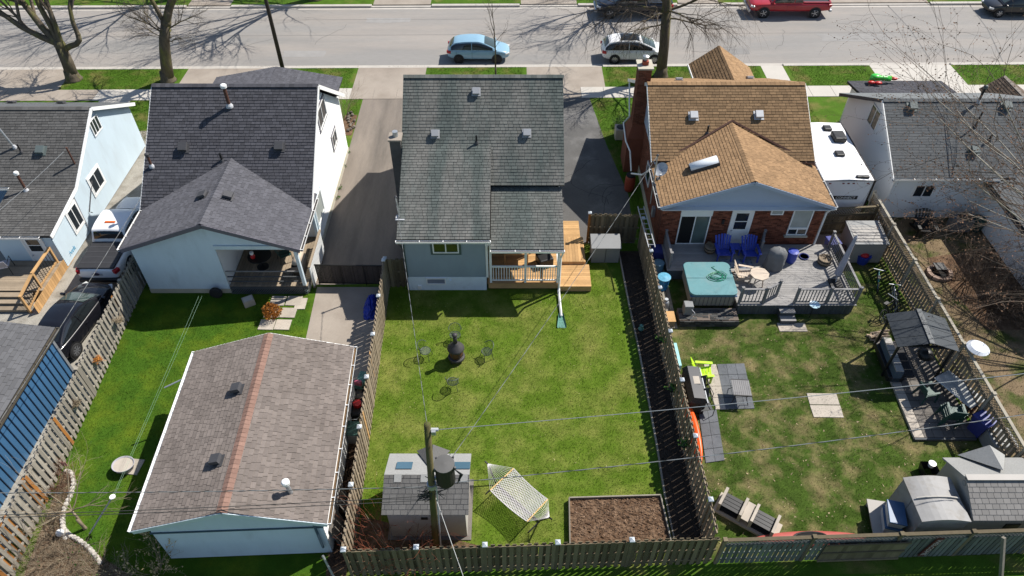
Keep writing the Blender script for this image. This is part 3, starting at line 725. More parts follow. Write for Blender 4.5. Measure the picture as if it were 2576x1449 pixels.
# chimney, vents, pipe, mast
ch = put(MB().box(-5.62,-5.12,27.9,28.45,0,5.6), 'chimney', M('chimney_grey', (.10,.095,.09), .9, var=.15, scale=4, bump=.5), hc)
put(MB().box(-5.68,-5.06,27.84,28.51,5.6,5.68), 'chimney_cap', m_conc, ch); put(MB().cyl((-5.36,28.2,5.68), .13, .25, 12), 'flue', m_galv, ch)
nC = Vector((0,-mC,1))
for px, py in ((1198,232),(1095,338),(1325,336)):
    vent(rfC, PR(px,py,ye,ze,mC), nC, M('vent_grey', (.30,.31,.33), .5, var=.08), .34, .18)
stack(rfC, PR(1199,362,ye,ze,mC), .45, .045, m_black)
mast = put(MB().tube([(-4.98,24.6,3.6),(-5.02,24.62,4.9)], .035, 8), 'service_mast', m_galv, hc)
put(MB().sphere((-5.02,24.62,4.93), .07, 8, 6), 'weatherhead', m_ventD, mast); put(MB().box(-5.15,-4.75,24.45,24.8,3.76,3.8), 'mast_flashing', m_ventL, mast)
# cedar side deck in three levels
dk = T('side_deck', 'new cedar stepped deck along the driveway side of the middle house', 'deck', (2.9,26,0))
for (x0, x1, y0, y1, z, vert) in ((2.32,3.42,27.15,28.5,.42,0),(2.36,3.55,25.3,27.12,.5,1),(2.2,3.72,23.75,25.28,.36,0)):
    fr = put(MB().box(x0,x1,y0,y1,.03,z-.03), 'deck_frame', m_cedar, dk)
    if vert:
        k = int((x1-x0)/.145); b = put(MB().box(0,.138,y0-26,y1-26,z-.028,z), 'deck_board', m_cedar, dk, world=False); ms = [Matrix.Translation((x0-2.9+.145*i,0,0)) for i in range(k)]
    else:
        k = int((y1-y0)/.145); b = put(MB().box(x0-2.9,x1-2.9,0,.138,z-.028,z), 'deck_board', m_cedar, dk, world=False); ms = [Matrix.Translation((0,y0-26+.145*i,0)) for i in range(k)]
    b.matrix_local = ms[0]; copies(b, ms[1:])
# porch furniture
t = T('porch_table', 'small cedar table on the back porch of the middle house', 'table', (.1,25.4,.485))
put(MB().box(-.5,.7,-.35,.35,.68,.72), 'table_top', m_cedar, t, world=False)
for a in (-.44,.64):
    for b in (-.3,.3): put(MB().box(a-.03,a+.03,b-.03,b+.03,0,.68), 'leg', m_cedar, t, world=False)
t = T('covered_chair', 'dark covered chair at the driveway end of the middle porch', 'chair', (1.55,25.2,.485), R(20))
put(MB().box(-.35,.35,-.35,.35,0,.5), 'seat', m_black, t, world=False, bev=.06); put(MB().box(-.35,.35,.2,.4,.5,1.0), 'backrest', m_black, t, world=False, bev=.06)

# ---------------------------------------------------------------- left house with slate roof
hb = T('cottage', 'white house with dark slate-coloured roof and rear gabled extension left of the shared driveway', 'house', (-13.3,28,0))
xl, xr, yr, zr, ye, ze, yf = -17.26, -9.3, 31.15, 6.64, 26.06, 3.08, 35.6; mB = (zr-ze)/(yr-ye)
rfB = roof_plane(hb, [(xl,ye,ze),(xr,ye,ze),(xr,yr,zr),(xl,yr,zr)], m_shB, seed=21, ex=.15)
roof_plane(hb, [(xl,yf,3.6),(xr,yf,3.6),(xr,yr,zr),(xl,yr,zr)], m_shB, roof=rfB, seed=22, ex=.3, tw=.6)
ridge_caps(rfB, (xl,yr,zr), (xr,yr,zr), m_shB, .34, .22)
xc, ex0, ex1, zt, zb, y0, y1 = -13.2, -17.15, -9.28, 4.5, 3.08, 23.3, 28.15
roof_plane(hb, [(ex0,y0,zb),(ex0,y1-.9,zb),(xc,y1,zt),(xc,y0,zt)], m_shBx, roof=rfB, nind=150, seed=23, ex=.15)
roof_plane(hb, [(ex1,y0,zb),(ex1,y1-.9,zb),(xc,y1,zt),(xc,y0,zt)], m_shBx, roof=rfB, nind=150, seed=24, ex=.15)
ridge_caps(rfB, (xc,y0,zt), (xc,y1,zt), m_shBx, .34, .2)
wl, wr = -16.95, -9.6
put(MB().box(wl,wr,27.1,35.3,0,3.5), 'wall', m_sidW, hb)
for sx, X in ((-1,wl),(1,wr)):
    put(lap_wall((X+.005*sx,27.1,0), Y_, X_*sx, [(0,.3),(8.2,.3),(8.2,3.5),(4.05,6.35),(0,3.5)], .12), 'siding', m_sidB if sx < 0 else m_sidW, hb)
for a, b in (((xr+.01,yr,zr-.02),(xr+.01,yf,3.58)),((xr+.01,yr,zr-.02),(xr+.01,ye,ze-.02)),((xl-.01,yr,zr-.02),(xl-.01,ye,ze-.02))):
    put(MB().beam(Vector(a)-Z_*.09, Vector(b)-Z_*.09, .03, .2), 'bargeboard', m_white, hb)
put(MB().box(wr-.05,wr+.07,23.7,35.3,0,.32), 'foundation', m_cream, hb)
# rear extension walls and covered porch
rear = [(0,.28),(3.8,.28),(3.8,4.15),(3.6,4.28),(.0,2.98)]
put(lap_wall((wl,23.7,0), X_, -Y_, [(0,.28),(3.75,.28),(3.75,2.9),(0,2.9)], .118), 'siding', m_sidBr, hb)
put(lap_wall((wl,23.7,0), X_, -Y_, [(0,2.902),(wr-wl,2.902),(wr-wl,3.0),(3.75,4.32),(0,3.0)], .118), 'gable_siding', m_sidBr, hb)
put(MB().box(wl+.02,wl+3.72,23.75,27.1,0,3.0), 'wall', m_sidBr, hb)
put(lap_wall((wl,23.7,0), Y_, -X_, [(0,.28),(3.4,.28),(3.4,3.0),(0,3.0)], .118), 'siding', m_sidBr, hb)
put(MB().box(wl-.03,wl+3.78,23.66,27.1,0,.27), 'foundation', m_cream, hb)
put(lap_wall((-13.18,23.72,0), Y_, X_, [(0,.5),(3.4,.5),(3.4,3.0),(0,3.0)], .118), 'porch_siding', m_sidW, hb)
put(MB().box(-13.2,-9.6,23.62,23.78,2.78,2.98), 'porch_beam', m_sidBr, hb)
put(MB().box(-9.72,-9.58,23.62,23.78,.1,2.78), 'porch_post', m_sidBr, hb); put(MB().box(-9.72,-9.58,26.9,27.08,.1,2.9), 'porch_post', m_sidB, hb)
put(MB().box(-13.15,-9.5,23.62,27.1,.3,.5), 'porch_floor_frame', m_deckskirt, hb)
b = put(MB().box(-.066,.066,23.6-28,27.1-28,.505,.53), 'porch_board', m_deckA, hb, world=False); ms = [Matrix.Translation((-13.05+13.3+.145*i,0,0)) for i in range(25)]
b.matrix_local = ms[0]; copies(b, ms[1:])
lt = MB()
for i in range(-6,40):
    for s in (1,-1):
        q = clip_convex([(i*.11,.02),(i*.11+.035,.02),(i*.11+.035+s*.42,.46),(i*.11+s*.42,.46)], [(0,.02),(3.6,.02),(3.6,.46),(0,.46)])
        if len(q) > 2: lt.slab([(-13.15+p[0], 23.58+.008*s, p[1]) for p in q], (0,.008,0))
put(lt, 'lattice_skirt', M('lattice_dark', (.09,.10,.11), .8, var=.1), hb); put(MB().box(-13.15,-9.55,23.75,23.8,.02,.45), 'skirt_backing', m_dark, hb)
for z in (.78,1.08,1.42): put(MB().box(-13.1,-9.75,23.63,23.68,z-.02,z+.02), 'porch_rail', m_deckskirt if z < 1.3 else m_railD, hb)
# eaves, fascia, gutters
for a, b in (((ex0,y0-.01,zb),(xc,y0-.01,zt)),((ex1,y0-.01,zb),(xc,y0-.01,zt))):
    put(MB().beam(Vector(a)-Z_*.1, Vector(b)-Z_*.1, .04, .2), 'bargeboard', m_fasciaB, hb)
gutter(hb, (ex1+.01,y0,zb-.01), (ex1+.01,26.9,zb-.01), m_white, X_); gutter(hb, (ex0-.01,26.9,zb-.01), (ex0-.01,y0,zb-.01), m_white, -X_)
# front porch gable
roof_plane(hb, [(-17.0,35.3,3.45),(-17.0,37.7,3.45),(-13.4,37.7,4.12),(-13.4,35.3,4.12)], m_shBx, roof=rfB, seed=25)
roof_plane(hb, [(-9.75,35.3,3.45),(-9.75,37.7,3.45),(-13.4,37.7,4.12),(-13.4,35.3,4.12)], m_shBx, roof=rfB, seed=26)
put(MB().box(-16.6,-10.1,35.3,37.3,0,3.35), 'porch_front', m_sidW, hb)
# side windows on the driveway wall
p, q = PX(845,330,wr), PX(832,368,wr)
for (ya, yb, za, zb_, c) in ((29.9,31.0,4.2,5.35,2),(28.2,28.9,2.2,3.1,1),(25.0,26.4,1.3,2.5,2)):
    pass
def wx(h, X, sx, ya, yb, za, zb_, c=2, **k): return window(h, (X,0,0), Y_, X_*sx, ya, yb, za, zb_, c, **k)
a, b = PX(802,290,wr), PX(818,258,wr)
wx(hb, wr+.012, 1, 30.8, 32.45, 4.25, 5.3, 2, trim=m_fasciaB); wx(hb, wr+.012, 1, 32.4, 33.4, 2.05, 2.85, 2, trim=m_fasciaB)
wx(hb, wr+.012, 1, 27.2, 28.6, 1.1, 2.4, 1, pane=m_curtain, trim=m_sidB)
# vents, pipes
nB = Vector((0,-mB,1))
for px, py in ((463,372),(704,370)): vent(rfB, PR(px,py,ye,ze,mB), nB, m_ventD, .42, .22)
stack(rfB, PR(578,268,ye,ze,mB), 1.0, .085, m_rustp, m_white); stack(rfB, PR(377,420,ye,ze,mB)+Vector((.1,0,0)), .6, .06, m_rustp, m_ventD)
se = (zt-zb)/(xc-ex0)
def onext(px, py, side):
    best = None
    for k in range(200):
        Z = 24+k*.1; v = (724.5-py)/CF; X = (px-1288)/CF*Z; Y = math.cos(CT)*(1+v)*Z; z = CH-math.cos(CT)*(1-v)*Z
        e = abs(z-(zt-abs(X-xc)*se))
        if best is None or e < best[0]: best = (e, Vector((X,Y,z)))
    return best[1]
vent(rfB, onext(573,495,1), (se,0,1), m_ventD, .4, .16); vent(rfB, onext(512,494,-1), (-se,0,1), m_ventD, .4, .16)
stack(rfB, onext(560,408,-1), .5, .05, m_black)
# covered-porch clutter
t = T('patio_table', 'round dark patio table under the covered porch of the left house', 'table', (-11.9,24.9,.53))
put(MB().lathe([(.02,.69),(.55,.69),(.56,.71),(.55,.73),(.02,.73)], (0,0,0), 20), 'table_top', m_blackm, t, world=False); put(MB().tube([(0,0,0),(0,0,.7)], .04, 8), 'pedestal', m_blackm, t, world=False)
put(MB().lathe([(.28,0),(.28,.03),(.04,.08)], (0,0,0), 14), 'foot', m_blackm, t, world=False)
def simple_chair(name, label, loc, rz, mat, cat='chair', group=None, h=.9, w=.52, sub=m_blackm):
    c = T(name, label, cat, loc, rz, group)
    put(MB().box(-w/2,w/2,-w/2,w/2,.40,.43), 'seat', mat, c, world=False)
    put(MB().add([(-w/2,w/2-.02,.45),(w/2,w/2-.02,.45),(w/2,w/2+.14,h),(-w/2,w/2+.14,h),(-w/2,w/2,.45),(w/2,w/2,.45),(w/2,w/2+.16,h),(-w/2,w/2+.16,h)], [(0,1,2,3),(4,7,6,5),(0,3,7,4),(1,5,6,2),(3,2,6,7)]), 'backrest', mat, c, world=False)
    for a in (-1,1):
        put(MB().tube([(a*(w/2+.02),-w/2,0),(a*(w/2+.02),-w/2,.62),(a*(w/2+.02),w/2,.64)], .016, 5), 'arm', sub, c, world=False)
        put(MB().tube([(a*(w/2),-w/2,.41),(a*(w/2+.02),-w/2-.02,0)], .016, 5), 'leg', sub, c, world=False); put(MB().tube([(a*(w/2),w/2,.5),(a*(w/2+.02),w/2+.08,0)], .016, 5), 'leg', sub, c, world=False)
    return c
simple_chair('porch_chair', 'green folding chair on the covered porch beside the sunlit boards', (-10.9,25.4,.53), R(120), m_greenpl)
t = T('porch_grill', 'gas grill with pale hood at the covered porch corner post', 'grill', (-10.0,24.6,.53), R(90))
put(MB().box(-.45,.45,-.25,.25,0,.75), 'cabinet', m_black, t, world=False, bev=.02); put(MB().tube([(-.4,0,.85),(.4,0,.85)], .2, 12), 'hood', m_beige, t, world=False, smooth=True)
put(MB().box(-.8,-.46,-.22,.22,.7,.74), 'side_shelf', m_black, t, world=False)
t = T('jug', 'white and red jug standing on the covered porch table', 'jug', (-12.15,24.75,1.26)); put(MB().lathe([(.1,0),(.11,.12),(.05,.2)], (0,0,0), 10), 'jug_body', m_redp, t, world=False); put(MB().lathe([(.06,.2),(.09,.24),(.09,.36),(.02,.37)], (0,0,0), 10), 'jug_top', m_white, t, world=False)
# side trellis and bin by the driveway wall
t = T('lattice_screen', 'low white lattice screen beside the gate and covered porch', 'screen', (-9.35,25.2,0))
lt = MB()
for i in range(16): lt.box(-.03,.03,-1.2+.16*i,-1.1+.16*i,.1,1.35)
put(lt, 'slats', m_sidW, t, world=False, kind='stuff'); put(MB().box(-.05,.05,-1.25,1.4,1.35,1.42), 'top_rail', m_deckA, t, world=False); put(MB().box(-.05,.05,-1.25,1.4,.05,.12), 'bottom_rail', m_deckA, t, world=False)

# ---------------------------------------------------------------- brick house with brown roof
hd = T('brick_house', 'red brick house with tan brown shingle roof and gabled rear extension', 'house', (11,30,0))
xl, xr, yr, zr, ye, ze, yf, zf = 6.9, 14.95, 33.2, 5.6, 29.4, 3.46, 38.1, 3.15; mD = (zr-ze)/(yr-ye)
rfD = roof_plane(hd, [(xl,ye,ze),(xr,ye,ze),(xr,yr,zr),(xl,yr,zr)], m_shD, seed=31, ex=.16)
roof_plane(hd, [(xl-.12,yf,zf),(xr,yf,zf),(xr,yr,zr),(xl,yr,zr)], m_shD2, roof=rfD, seed=32, ex=.16)
ridge_caps(rfD, (xl,yr,zr), (xr,yr,zr), m_shD2, .36, .25)
xc, e0, e1, zt, zb, y0, y1 = 10.97, 6.92, 15.05, 4.58, 3.12, 26.2, 31.4; sD = (zt-zb)/(xc-e0)
roof_plane(hd, [(e0,y0,zb),(e0,y1-2.0,zb),(xc,y1,zt),(xc,y0,zt)], m_shD2, roof=rfD, nind=150, seed=33, ex=.155)
roof_plane(hd, [(e1,y0,zb),(e1,y1-2.0,zb),(xc,y1,zt),(xc,y0,zt)], m_shD2, roof=rfD, nind=150, seed=34, ex=.155)
ridge_caps(rfD, (xc,y0,zt), (xc,y1,zt), m_shD2, .34, .22)
put(MB().tube([(e0+.3,29.35,3.3),(xc,31.15,4.66)], .06, 4), 'valley', m_rustp, rfD); put(MB().tube([(e1-.1,29.35,3.3),(xc,31.15,4.66)], .06, 4), 'valley', m_rustp, rfD)
wl, wr = 7.15, 14.8
put(MB().box(wl+.05,wr-.05,26.62,37.7,0,3.1), 'core', m_mortar, hd)
brick_field((wl,26.5,0), X_, -Y_, [(0,.45),(wr-wl,.45),(wr-wl,2.92),(0,2.92)], m_brick, hd, holes=((1.1,2.1,.6,2.3),(3.55,4.05,.8,2.55),(5.3,5.5,2.6,2.7),(6.4,6.95,1.4,2.6)))
put(MB().box(wl-.04,wr+.04,26.44,37.8,0,.45), 'foundation', m_cream, hd)
put(lap_wall((e0+.1,26.5,0), X_, -Y_, [(0,2.925),(e1-e0-.2,2.925),(e1-e0-.2,3.02),(xc-e0-.1,4.48),(0,3.02)], .11, .01), 'gable_siding', m_vinylD, hd)
put(MB().box(e0+.1,e1-.1,26.2,26.55,2.9,2.924), 'soffit', m_white, hd)
brick_field((wl,26.5,0), Y_, -X_, [(0,.45),(11.3,.45),(11.3,3.05),(0,3.05)], m_brickW, hd, bl=.22)
put(lap_wall((wl-.012,29.6,0), Y_, -X_, [(0,3.05),(8.2,3.05),(3.6,5.45),(0,3.4)], .11, .01), 'gable_siding', m_vinylD, hd)
brick_field((wr,26.5,0), Y_, X_, [(0,.45),(11.2,.45),(11.2,3.05),(0,3.05)], m_brick, hd)
for a, b in (((e0,y0-.01,zb),(xc,y0-.01,zt)),((e1,y0-.01,zb),(xc,y0-.01,zt)),((xl-.01,yr,zr),(xl-.01,ye,ze)),((xl-.01,yr,zr),(xl-.13,yf,zf)),((xr+.01,yr,zr),(xr+.01,ye,ze))):
    put(MB().beam(Vector(a)-Z_*.09, Vector(b)-Z_*.09, .035, .16), 'bargeboard', m_vinylD if a[1] < 27 else m_white, hd)
gutter(hd, (e0-.005,29.2,zb-.01), (e0-.005,y0,zb-.01), m_white, -X_); gutter(hd, (e1+.005,y0,zb-.01), (e1+.005,29.2,zb-.01), m_white, X_)
gutter(hd, (xr-.9,ye-.01,ze-.02), (xr,ye-.01,ze-.02), m_rustp, -Y_)
Ow = (0,26.488,0)
put(MB().box(8.0,9.5,26.40,26.485,2.42,2.915), 'door_header', m_white, hd)
w_ = window(hd, Ow, X_, -Y_, 8.02, 9.47, .62, 2.42, 2, pane=[m_dark, M('slider_glass', (.10,.14,.13), .12, var=.2, scale=2, spec=.8)], name='sliding_door')
door(hd, Ow, X_, -Y_, 10.52, 11.38, .66, 2.72)
window(hd, Ow, X_, -Y_, 12.25, 12.85, 2.46, 2.84, 1, pane=m_curtain)
window(hd, Ow, X_, -Y_, 13.32, 14.28, 1.62, 2.87, 1, pane=m_curtain); window(hd, Ow, X_, -Y_, 13.32, 14.28, 1.2, 1.62, 2, sill=True)
put(MB().box(10.02,10.14,26.36,26.44,1.95,2.2), 'wall_lamp', m_black, hd)
downspout(hd, [(15.1,26.15,3.05),(14.9,26.3,2.85),(14.86,26.42,2.6),(14.86,26.42,.35),(14.86,26.2,.2)], m_white, .05)
# chimney
chd = T('x', 'x', 'x') if False else None
brick_ch = put(MB().box(6.52,7.14,33.65,34.45,0,6.1), 'chimney', m_mortar, hd)
fc = MB()
for (O, U, N, L) in (((6.52,33.65,0),X_,-Y_,.62),((6.52,34.45,0),-Y_,-X_,.8),((7.14,33.65,0),Y_,X_,.8)):
    z = 0; k = 0; O = Vector(O)
    while z < 6.05:
        u = -(.11 if k % 2 else 0)
        while u < L:
            a, b_ = max(0,u), min(L,u+.208)
            if b_-a > .03: fc.slab([O+U*a+Z_*z+N*.014, O+U*b_+Z_*z+N*.014, O+U*b_+Z_*(z+.065)+N*.014, O+U*a+Z_*(z+.065)+N*.014], -N*.02)
            u += .22
        z += .077; k += 1
put(fc, 'bricks', m_brickW, brick_ch, kind='stuff')
put(MB().box(6.42,7.22,33.55,34.55,6.1,6.18), 'chimney_cap', m_cream, brick_ch); put(MB().box(6.68,6.98,33.9,34.2,6.18,6.38), 'flue', m_terra, brick_ch)
put(MB().lathe([(.11,0),(.13,.1),(.17,.12),(.17,.22),(.05,.27)], (6.83,34.1,6.38), 12), 'chimney_cowl', m_galv, brick_ch)
put(MB().add([(6.3,33.3,0),(7.14,33.3,0),(7.14,34.8,0),(6.3,34.8,0),(6.3,33.3,2.2),(7.14,33.3,2.2),(7.14,34.8,2.2),(6.3,34.8,2.2),(6.53,33.66,2.9),(7.14,33.66,2.9),(7.14,34.44,2.9),(6.53,34.44,2.9)],
    [(0,1,5,4),(1,2,6,5),(2,3,7,6),(3,0,4,7),(4,5,9,8),(6,7,11,10),(7,4,8,11)]), 'chimney_base', m_brickW, brick_ch)
# side windows, gutters on the drive side
wx(hd, wl-.018, -1, 35.2, 36.0, 3.4, 4.3, 1); wx(hd, wl-.018, -1, 31.4, 32.2, 3.3, 4.2, 1); wx(hd, wl-.018, -1, 30.1, 31.1, 1.3, 2.3, 1)
downspout(hd, [(6.85,38.0,3.0),(6.72,36.6,2.7),(6.6,35.2,2.4),(6.25,34.9,2.2),(6.2,33.2,2.1),(6.35,32.4,2.0),(6.4,32.0,1.5),(6.42,31.7,1.2)], m_white, .045)
downspout(hd, [(6.42,31.55,1.15),(6.75,30.4,1.9),(6.85,29.4,2.9)], m_white, .05)
t = T('rain_barrel', 'terracotta red rain barrel at the brick house wall under two pipes', 'barrel', (6.42,31.6,0))
put(MB().lathe([(.22,0),(.27,.15),(.29,.5),(.27,.85),(.23,.98),(.02,1.0)], (0,0,0), 18), 'barrel_body', m_terra, t, world=False, smooth=True); put(MB().lathe([(.24,.98),(.25,1.05),(.02,1.06)], (0,0,0), 18), 'barrel_lid', m_black, t, world=False)
# vents, skylight, pipe, dish, mast
nD = Vector((0,-mD,1))
for px, py in ((1744,293),(1908,291)): vent(rfD, PR(px,py,ye,ze,mD), nD, m_ventL, .40, .2)
for px, py in ((1708,203),(1886,199)): vent(rfD, (PR(px,py,33.2,5.6,-.5)), (0,.5,1), m_ventL, .36, .14)
stack(rfD, PR(1778,338,ye,ze,mD), .5, .05, m_black)
def extD(px, py):
    best = None
    for k in range(300):
        Z = 26+k*.05; v = (724.5-py)/CF; X = (px-1288)/CF*Z; Y = math.cos(CT)*(1+v)*Z; z = CH-math.cos(CT)*(1-v)*Z; e = abs(z-(zt-abs(X-xc)*sD))
        if best is None or e < best[0]: best = (e, Vector((X,Y,z)))
    return best[1]
c = extD(1772,418); n = Vector((-sD,0,1)).normalized(); U = Vector((1,0,sD)).normalized(); V = n.cross(U)
cor = [extD(1735,417), extD(1803,397), extD(1813,417), extD(1741,437)]
ud = (cor[1]-cor[0]).normalized(); vd = n.cross(ud)
sk = put(MB().slab([c+ud*a*.70+vd*b*.29 for a, b in ((-1,-1),(1,-1),(1,1),(-1,1))], n*.16), 'skylight', m_ventD, rfD)
dm_ = MB()
for a in (-.66,-.64,.64,.66):
    for k_ in range(9): an = math.pi*k_/8; rr2 = .27 if abs(a) < .65 else .2; dm_.v.append(tuple(c+n*(.165+rr2*.62*math.sin(an))+ud*a+vd*rr2*math.cos(an)))
for i in range(3):
    for k_ in range(8): a = i*9+k_; dm_.f.append((a,a+1,a+10,a+9))
dm_.f += [tuple(range(9)), tuple(range(27,36))]
put(dm_, 'skylight_dome', M('skylight_dome', (.72,.76,.80), .15, var=.08, scale=3, spec=.7), sk, smooth=True)
ds = T('satellite_dish', 'grey satellite dish on the tan roof edge of the brick house', 'satellite dish', (7.15,28.3,3.2))
dm = MB(); N_ = Vector((-.35,-.55,.75)).normalized(); a_ = N_.orthogonal().normalized(); b_ = N_.cross(a_)
for k in range(4):
    pass
rings = [(0.0,-.09),(.15,-.07),(.28,-.03),(.36,.0)]
for r_, h_ in rings:
    for j in range(20): t_ = j/20*6.2832; dm.v.append(tuple(Vector((0,0,.55))+a_*r_*math.cos(t_)+b_*r_*math.sin(t_)*.85+N_*h_))
for k in range(3):
    for j in range(20): dm.f.append((k*20+j, k*20+(j+1) % 20, (k+1)*20+(j+1) % 20, (k+1)*20+j))
put(dm, 'reflector', m_galv, ds, world=False, smooth=True); put(MB().tube([(0,0,0),(.05,.05,.5)], .03, 6), 'dish_post', m_ventD, ds, world=False)
put(MB().tube([(0,-.1,.4),(-.1,-.5,.55)], .015, 5), 'feed_arm', m_galv, ds, world=False); put(MB().obox((-.1,-.5,.58), (.1,.08,.08)), 'feed_horn', m_ventL, ds, world=False)
put(MB().box(-.12,.12,-.12,.12,-.03,.02), 'mount', m_ventD, ds, world=False)
mst = put(MB().tube([(6.85,28.0,1.9),(6.85,28.2,4.6)], .035, 8), 'service_mast', m_galv, hd); put(MB().sphere((6.85,28.2,4.62), .07, 8, 6), 'weatherhead', m_ventD, mst)
put(MB().box(6.98,7.12,27.8,28.1,1.2,1.7), 'meter', m_galv, hd)
# front porch gable
roof_plane(hd, [(10.6,34.9,3.1),(10.6,39.9,3.1),(12.2,39.9,4.3),(12.2,34.9,4.3)], m_shD, roof=rfD, seed=35, ex=.17)
roof_plane(hd, [(14.3,34.9,2.9),(14.3,39.9,2.9),(12.2,39.9,4.3),(12.2,34.9,4.3)], m_shD2, roof=rfD, seed=36, ex=.17)
put(MB().beam((10.57,37.8,3.05), (10.57,39.92,3.05), .05, .14), 'fascia', m_white, hd); put(MB().box(10.9,14.0,37.0,39.5,0,2.95), 'porch_front', m_brick, hd)

# ---------------------------------------------------------------- grey-roofed white house on the right
he = T('white_house', 'white sided house with plain grey shingle roof right of the trailer', 'house', (24,32,0))
xl, xr, yr, zr, ye, ze, yf, zf = 18.9, 27.3, 32.6, 5.0, 28.9, 2.8, 36.7, 3.0; mE = (zr-ze)/(yr-ye)
rfE = roof_plane(he, [(xl,ye,ze),(xr,ye,ze),(xr,yr,zr),(xl,yr,zr)], m_shE, seed=41, ex=.15, tw=.5, th=.01)
roof_plane(he, [(xl-.2,yf,zf),(xr,yf,zf),(xr,yr,zr),(xl,yr,zr)], M('shingle_grey_front', (.16,.17,.175), .9, var=.06, isl=.1), roof=rfE, seed=42, ex=.15, tw=.5)
ridge_caps(rfE, (xl,yr,zr), (xr,yr,zr), m_shE, .34, .3)
put(MB().box(19.25,27.0,29.25,36.3,0,2.8), 'wall', m_sidW, he)
put(lap_wall((19.2,29.2,0), Y_, -X_, [(0,.1),(7.2,.1),(7.2,2.95),(3.4,4.8),(0,2.75)], .12), 'siding', m_sidW, he)
put(lap_wall((19.2,29.2,0), X_, -Y_, [(0,.1),(5.0,.1),(5.0,2.75),(0,2.75)], .12), 'siding', m_sidW, he)
for a, b in (((xl-.01,yr,zr),(xl-.01,ye,ze)),((xl-.01,yr,zr),(xl-.21,yf,zf))): put(MB().beam(Vector(a)-Z_*.08, Vector(b)-Z_*.08, .04, .17), 'bargeboard', m_soffit if b[1] > 33 else m_white, he)
gutter(he, (xl-.05,ye-.01,ze-.02), (24.2,ye-.01,ze-.02), m_white, -Y_); downspout(he, [(19.05,28.8,2.7),(19.15,29.1,2.4),(19.15,29.1,.1)], m_white)
window(he, (0,29.19,0), X_, -Y_, 20.38, 21.4, 1.42, 2.18, 2); wx(he, 19.19, -1, 32.6, 33.75, 3.05, 4.15, 2)
nE = Vector((0,-mE,1))
for px, py in ((2293,270),(2530,268),(2449,380)): vent(rfE, PR(px,py,ye,ze,mE), nE, m_ventM, .40, .22)
stack(rfE, PR(2460,258,ye,ze,mE), .8, .06, m_black, m_ventM); stack(rfE, PR(2452,320,ye,ze,mE), .9, .04, m_black); stack(rfE, PR(2487,355,ye,ze,mE), .4, .05, m_black)
roof_plane(he, [(23.75,21.0,2.45),(23.75,29.3,2.55),(27.5,29.3,3.3),(27.5,21.0,3.2)], m_shE, roof=rfE, seed=43, ex=.15, tw=.5, th=.01)
put(lap_wall((24.15,21.4,0), Y_, -X_, [(0,.1),(7.9,.1),(7.9,2.4),(0,2.4)], .12), 'siding', m_sidW, he); put(MB().box(24.2,27.2,21.5,29.2,0,2.4), 'wall', m_sidW, he)
gutter(he, (23.74,29.0,2.42), (23.74,21.0,2.42), m_soffit, -X_)
roof_plane(he, [(20.0,38.9,2.55),(25.6,38.9,2.55),(25.6,36.3,2.95),(20.0,36.3,2.95)], m_shB, roof=rfE, seed=44); put(MB().box(20.25,25.4,36.4,38.6,0,2.55), 'porch_front', m_sidW, he)
# sliver of a brown-roofed house at the frame edge
hf = T('brown_house', 'dark brown roofed house at the right end of the street', 'house', (29,36,0))
rfF = roof_plane(hf, [(27.5,33.5,2.5),(27.5,38.1,2.5),(28.6,38.1,3.35),(28.6,33.5,3.35)], M('shingle_umber', (.10,.07,.05), .9, var=.1, isl=.3), seed=45)
roof_plane(hf, [(30.5,33.5,2.2),(30.5,38.1,2.2),(28.6,38.1,3.35),(28.6,33.5,3.35)], MATS['shingle_umber'], roof=rfF, seed=46)
put(MB().box(27.8,30.2,33.7,37.9,0,2.5), 'wall', m_white, hf); ridge_caps(rfF, (28.6,33.5,3.35), (28.6,38.1,3.35), m_beige, .2, .25)

# ---------------------------------------------------------------- pale blue house at the left edge
ha = T('pale_house', 'pale ice-blue sided house with charcoal roof at the left edge', 'house', (-27,30,0))
xr, xl, yr, zr, yk, zk, ye, ze, yf, zf = -21.4, -35, 32.15, 4.8, 28.3, 2.7, 25.15, 2.25, 36.06, 2.77; mA = (zr-zk)/(yr-yk)
rfA = roof_plane(ha, [(xl,yk,zk),(xr,yk,zk),(xr,yr,zr),(xl,yr,zr)], m_shA, seed=51, ex=.15)
roof_plane(ha, [(xl,yf,zf),(xr,yf,zf),(xr,yr,zr),(xl,yr,zr)], M('shingle_charcoal_front', (.10,.105,.11), .9, var=.06, isl=.12), roof=rfA, seed=52, ex=.15, tw=.5)
roof_plane(ha, [(-24.6,ye,ze),(xr,ye,ze),(xr,yk+.05,zk+.01),(-24.6,yk+.05,zk+.01)], m_shA, roof=rfA, seed=53, ex=.15)
ridge_caps(rfA, (xl,yr,zr), (xr,yr,zr), m_shA, .34, .3)
X = -21.65
put(lap_wall((X,28.3,0), Y_, X_, [(0,.1),(7.5,.1),(7.5,2.75),(3.85,4.65),(0,2.6)], .13), 'siding', m_sidA, ha); put(lap_wall((X,25.4,0), Y_, X_, [(0,.1),(2.9,.1),(2.9,2.6),(0,2.15)], .13), 'siding', m_sidA, ha)
put(MB().box(-34.8,X-.05,28.35,35.8,0,2.6), 'wall', m_sidA, ha); put(MB().box(-24.4,X-.05,25.45,28.4,0,2.1), 'wall', m_sidA, ha)
put(lap_wall((-24.4,25.4,0), X_, -Y_, [(0,.1),(2.75,.1),(2.75,2.15),(0,2.15)], .13), 'siding', m_sidB, ha); put(lap_wall((-24.4,25.4,0), Y_, -X_, [(0,.1),(2.9,.1),(2.9,2.4),(0,2.15)], .13), 'siding', m_sidB, ha)
put(lap_wall((-34.5,28.35,0), X_, -Y_, [(0,.1),(10,.1),(10,2.5),(0,2.5)], .13), 'siding', m_blueSh, ha)
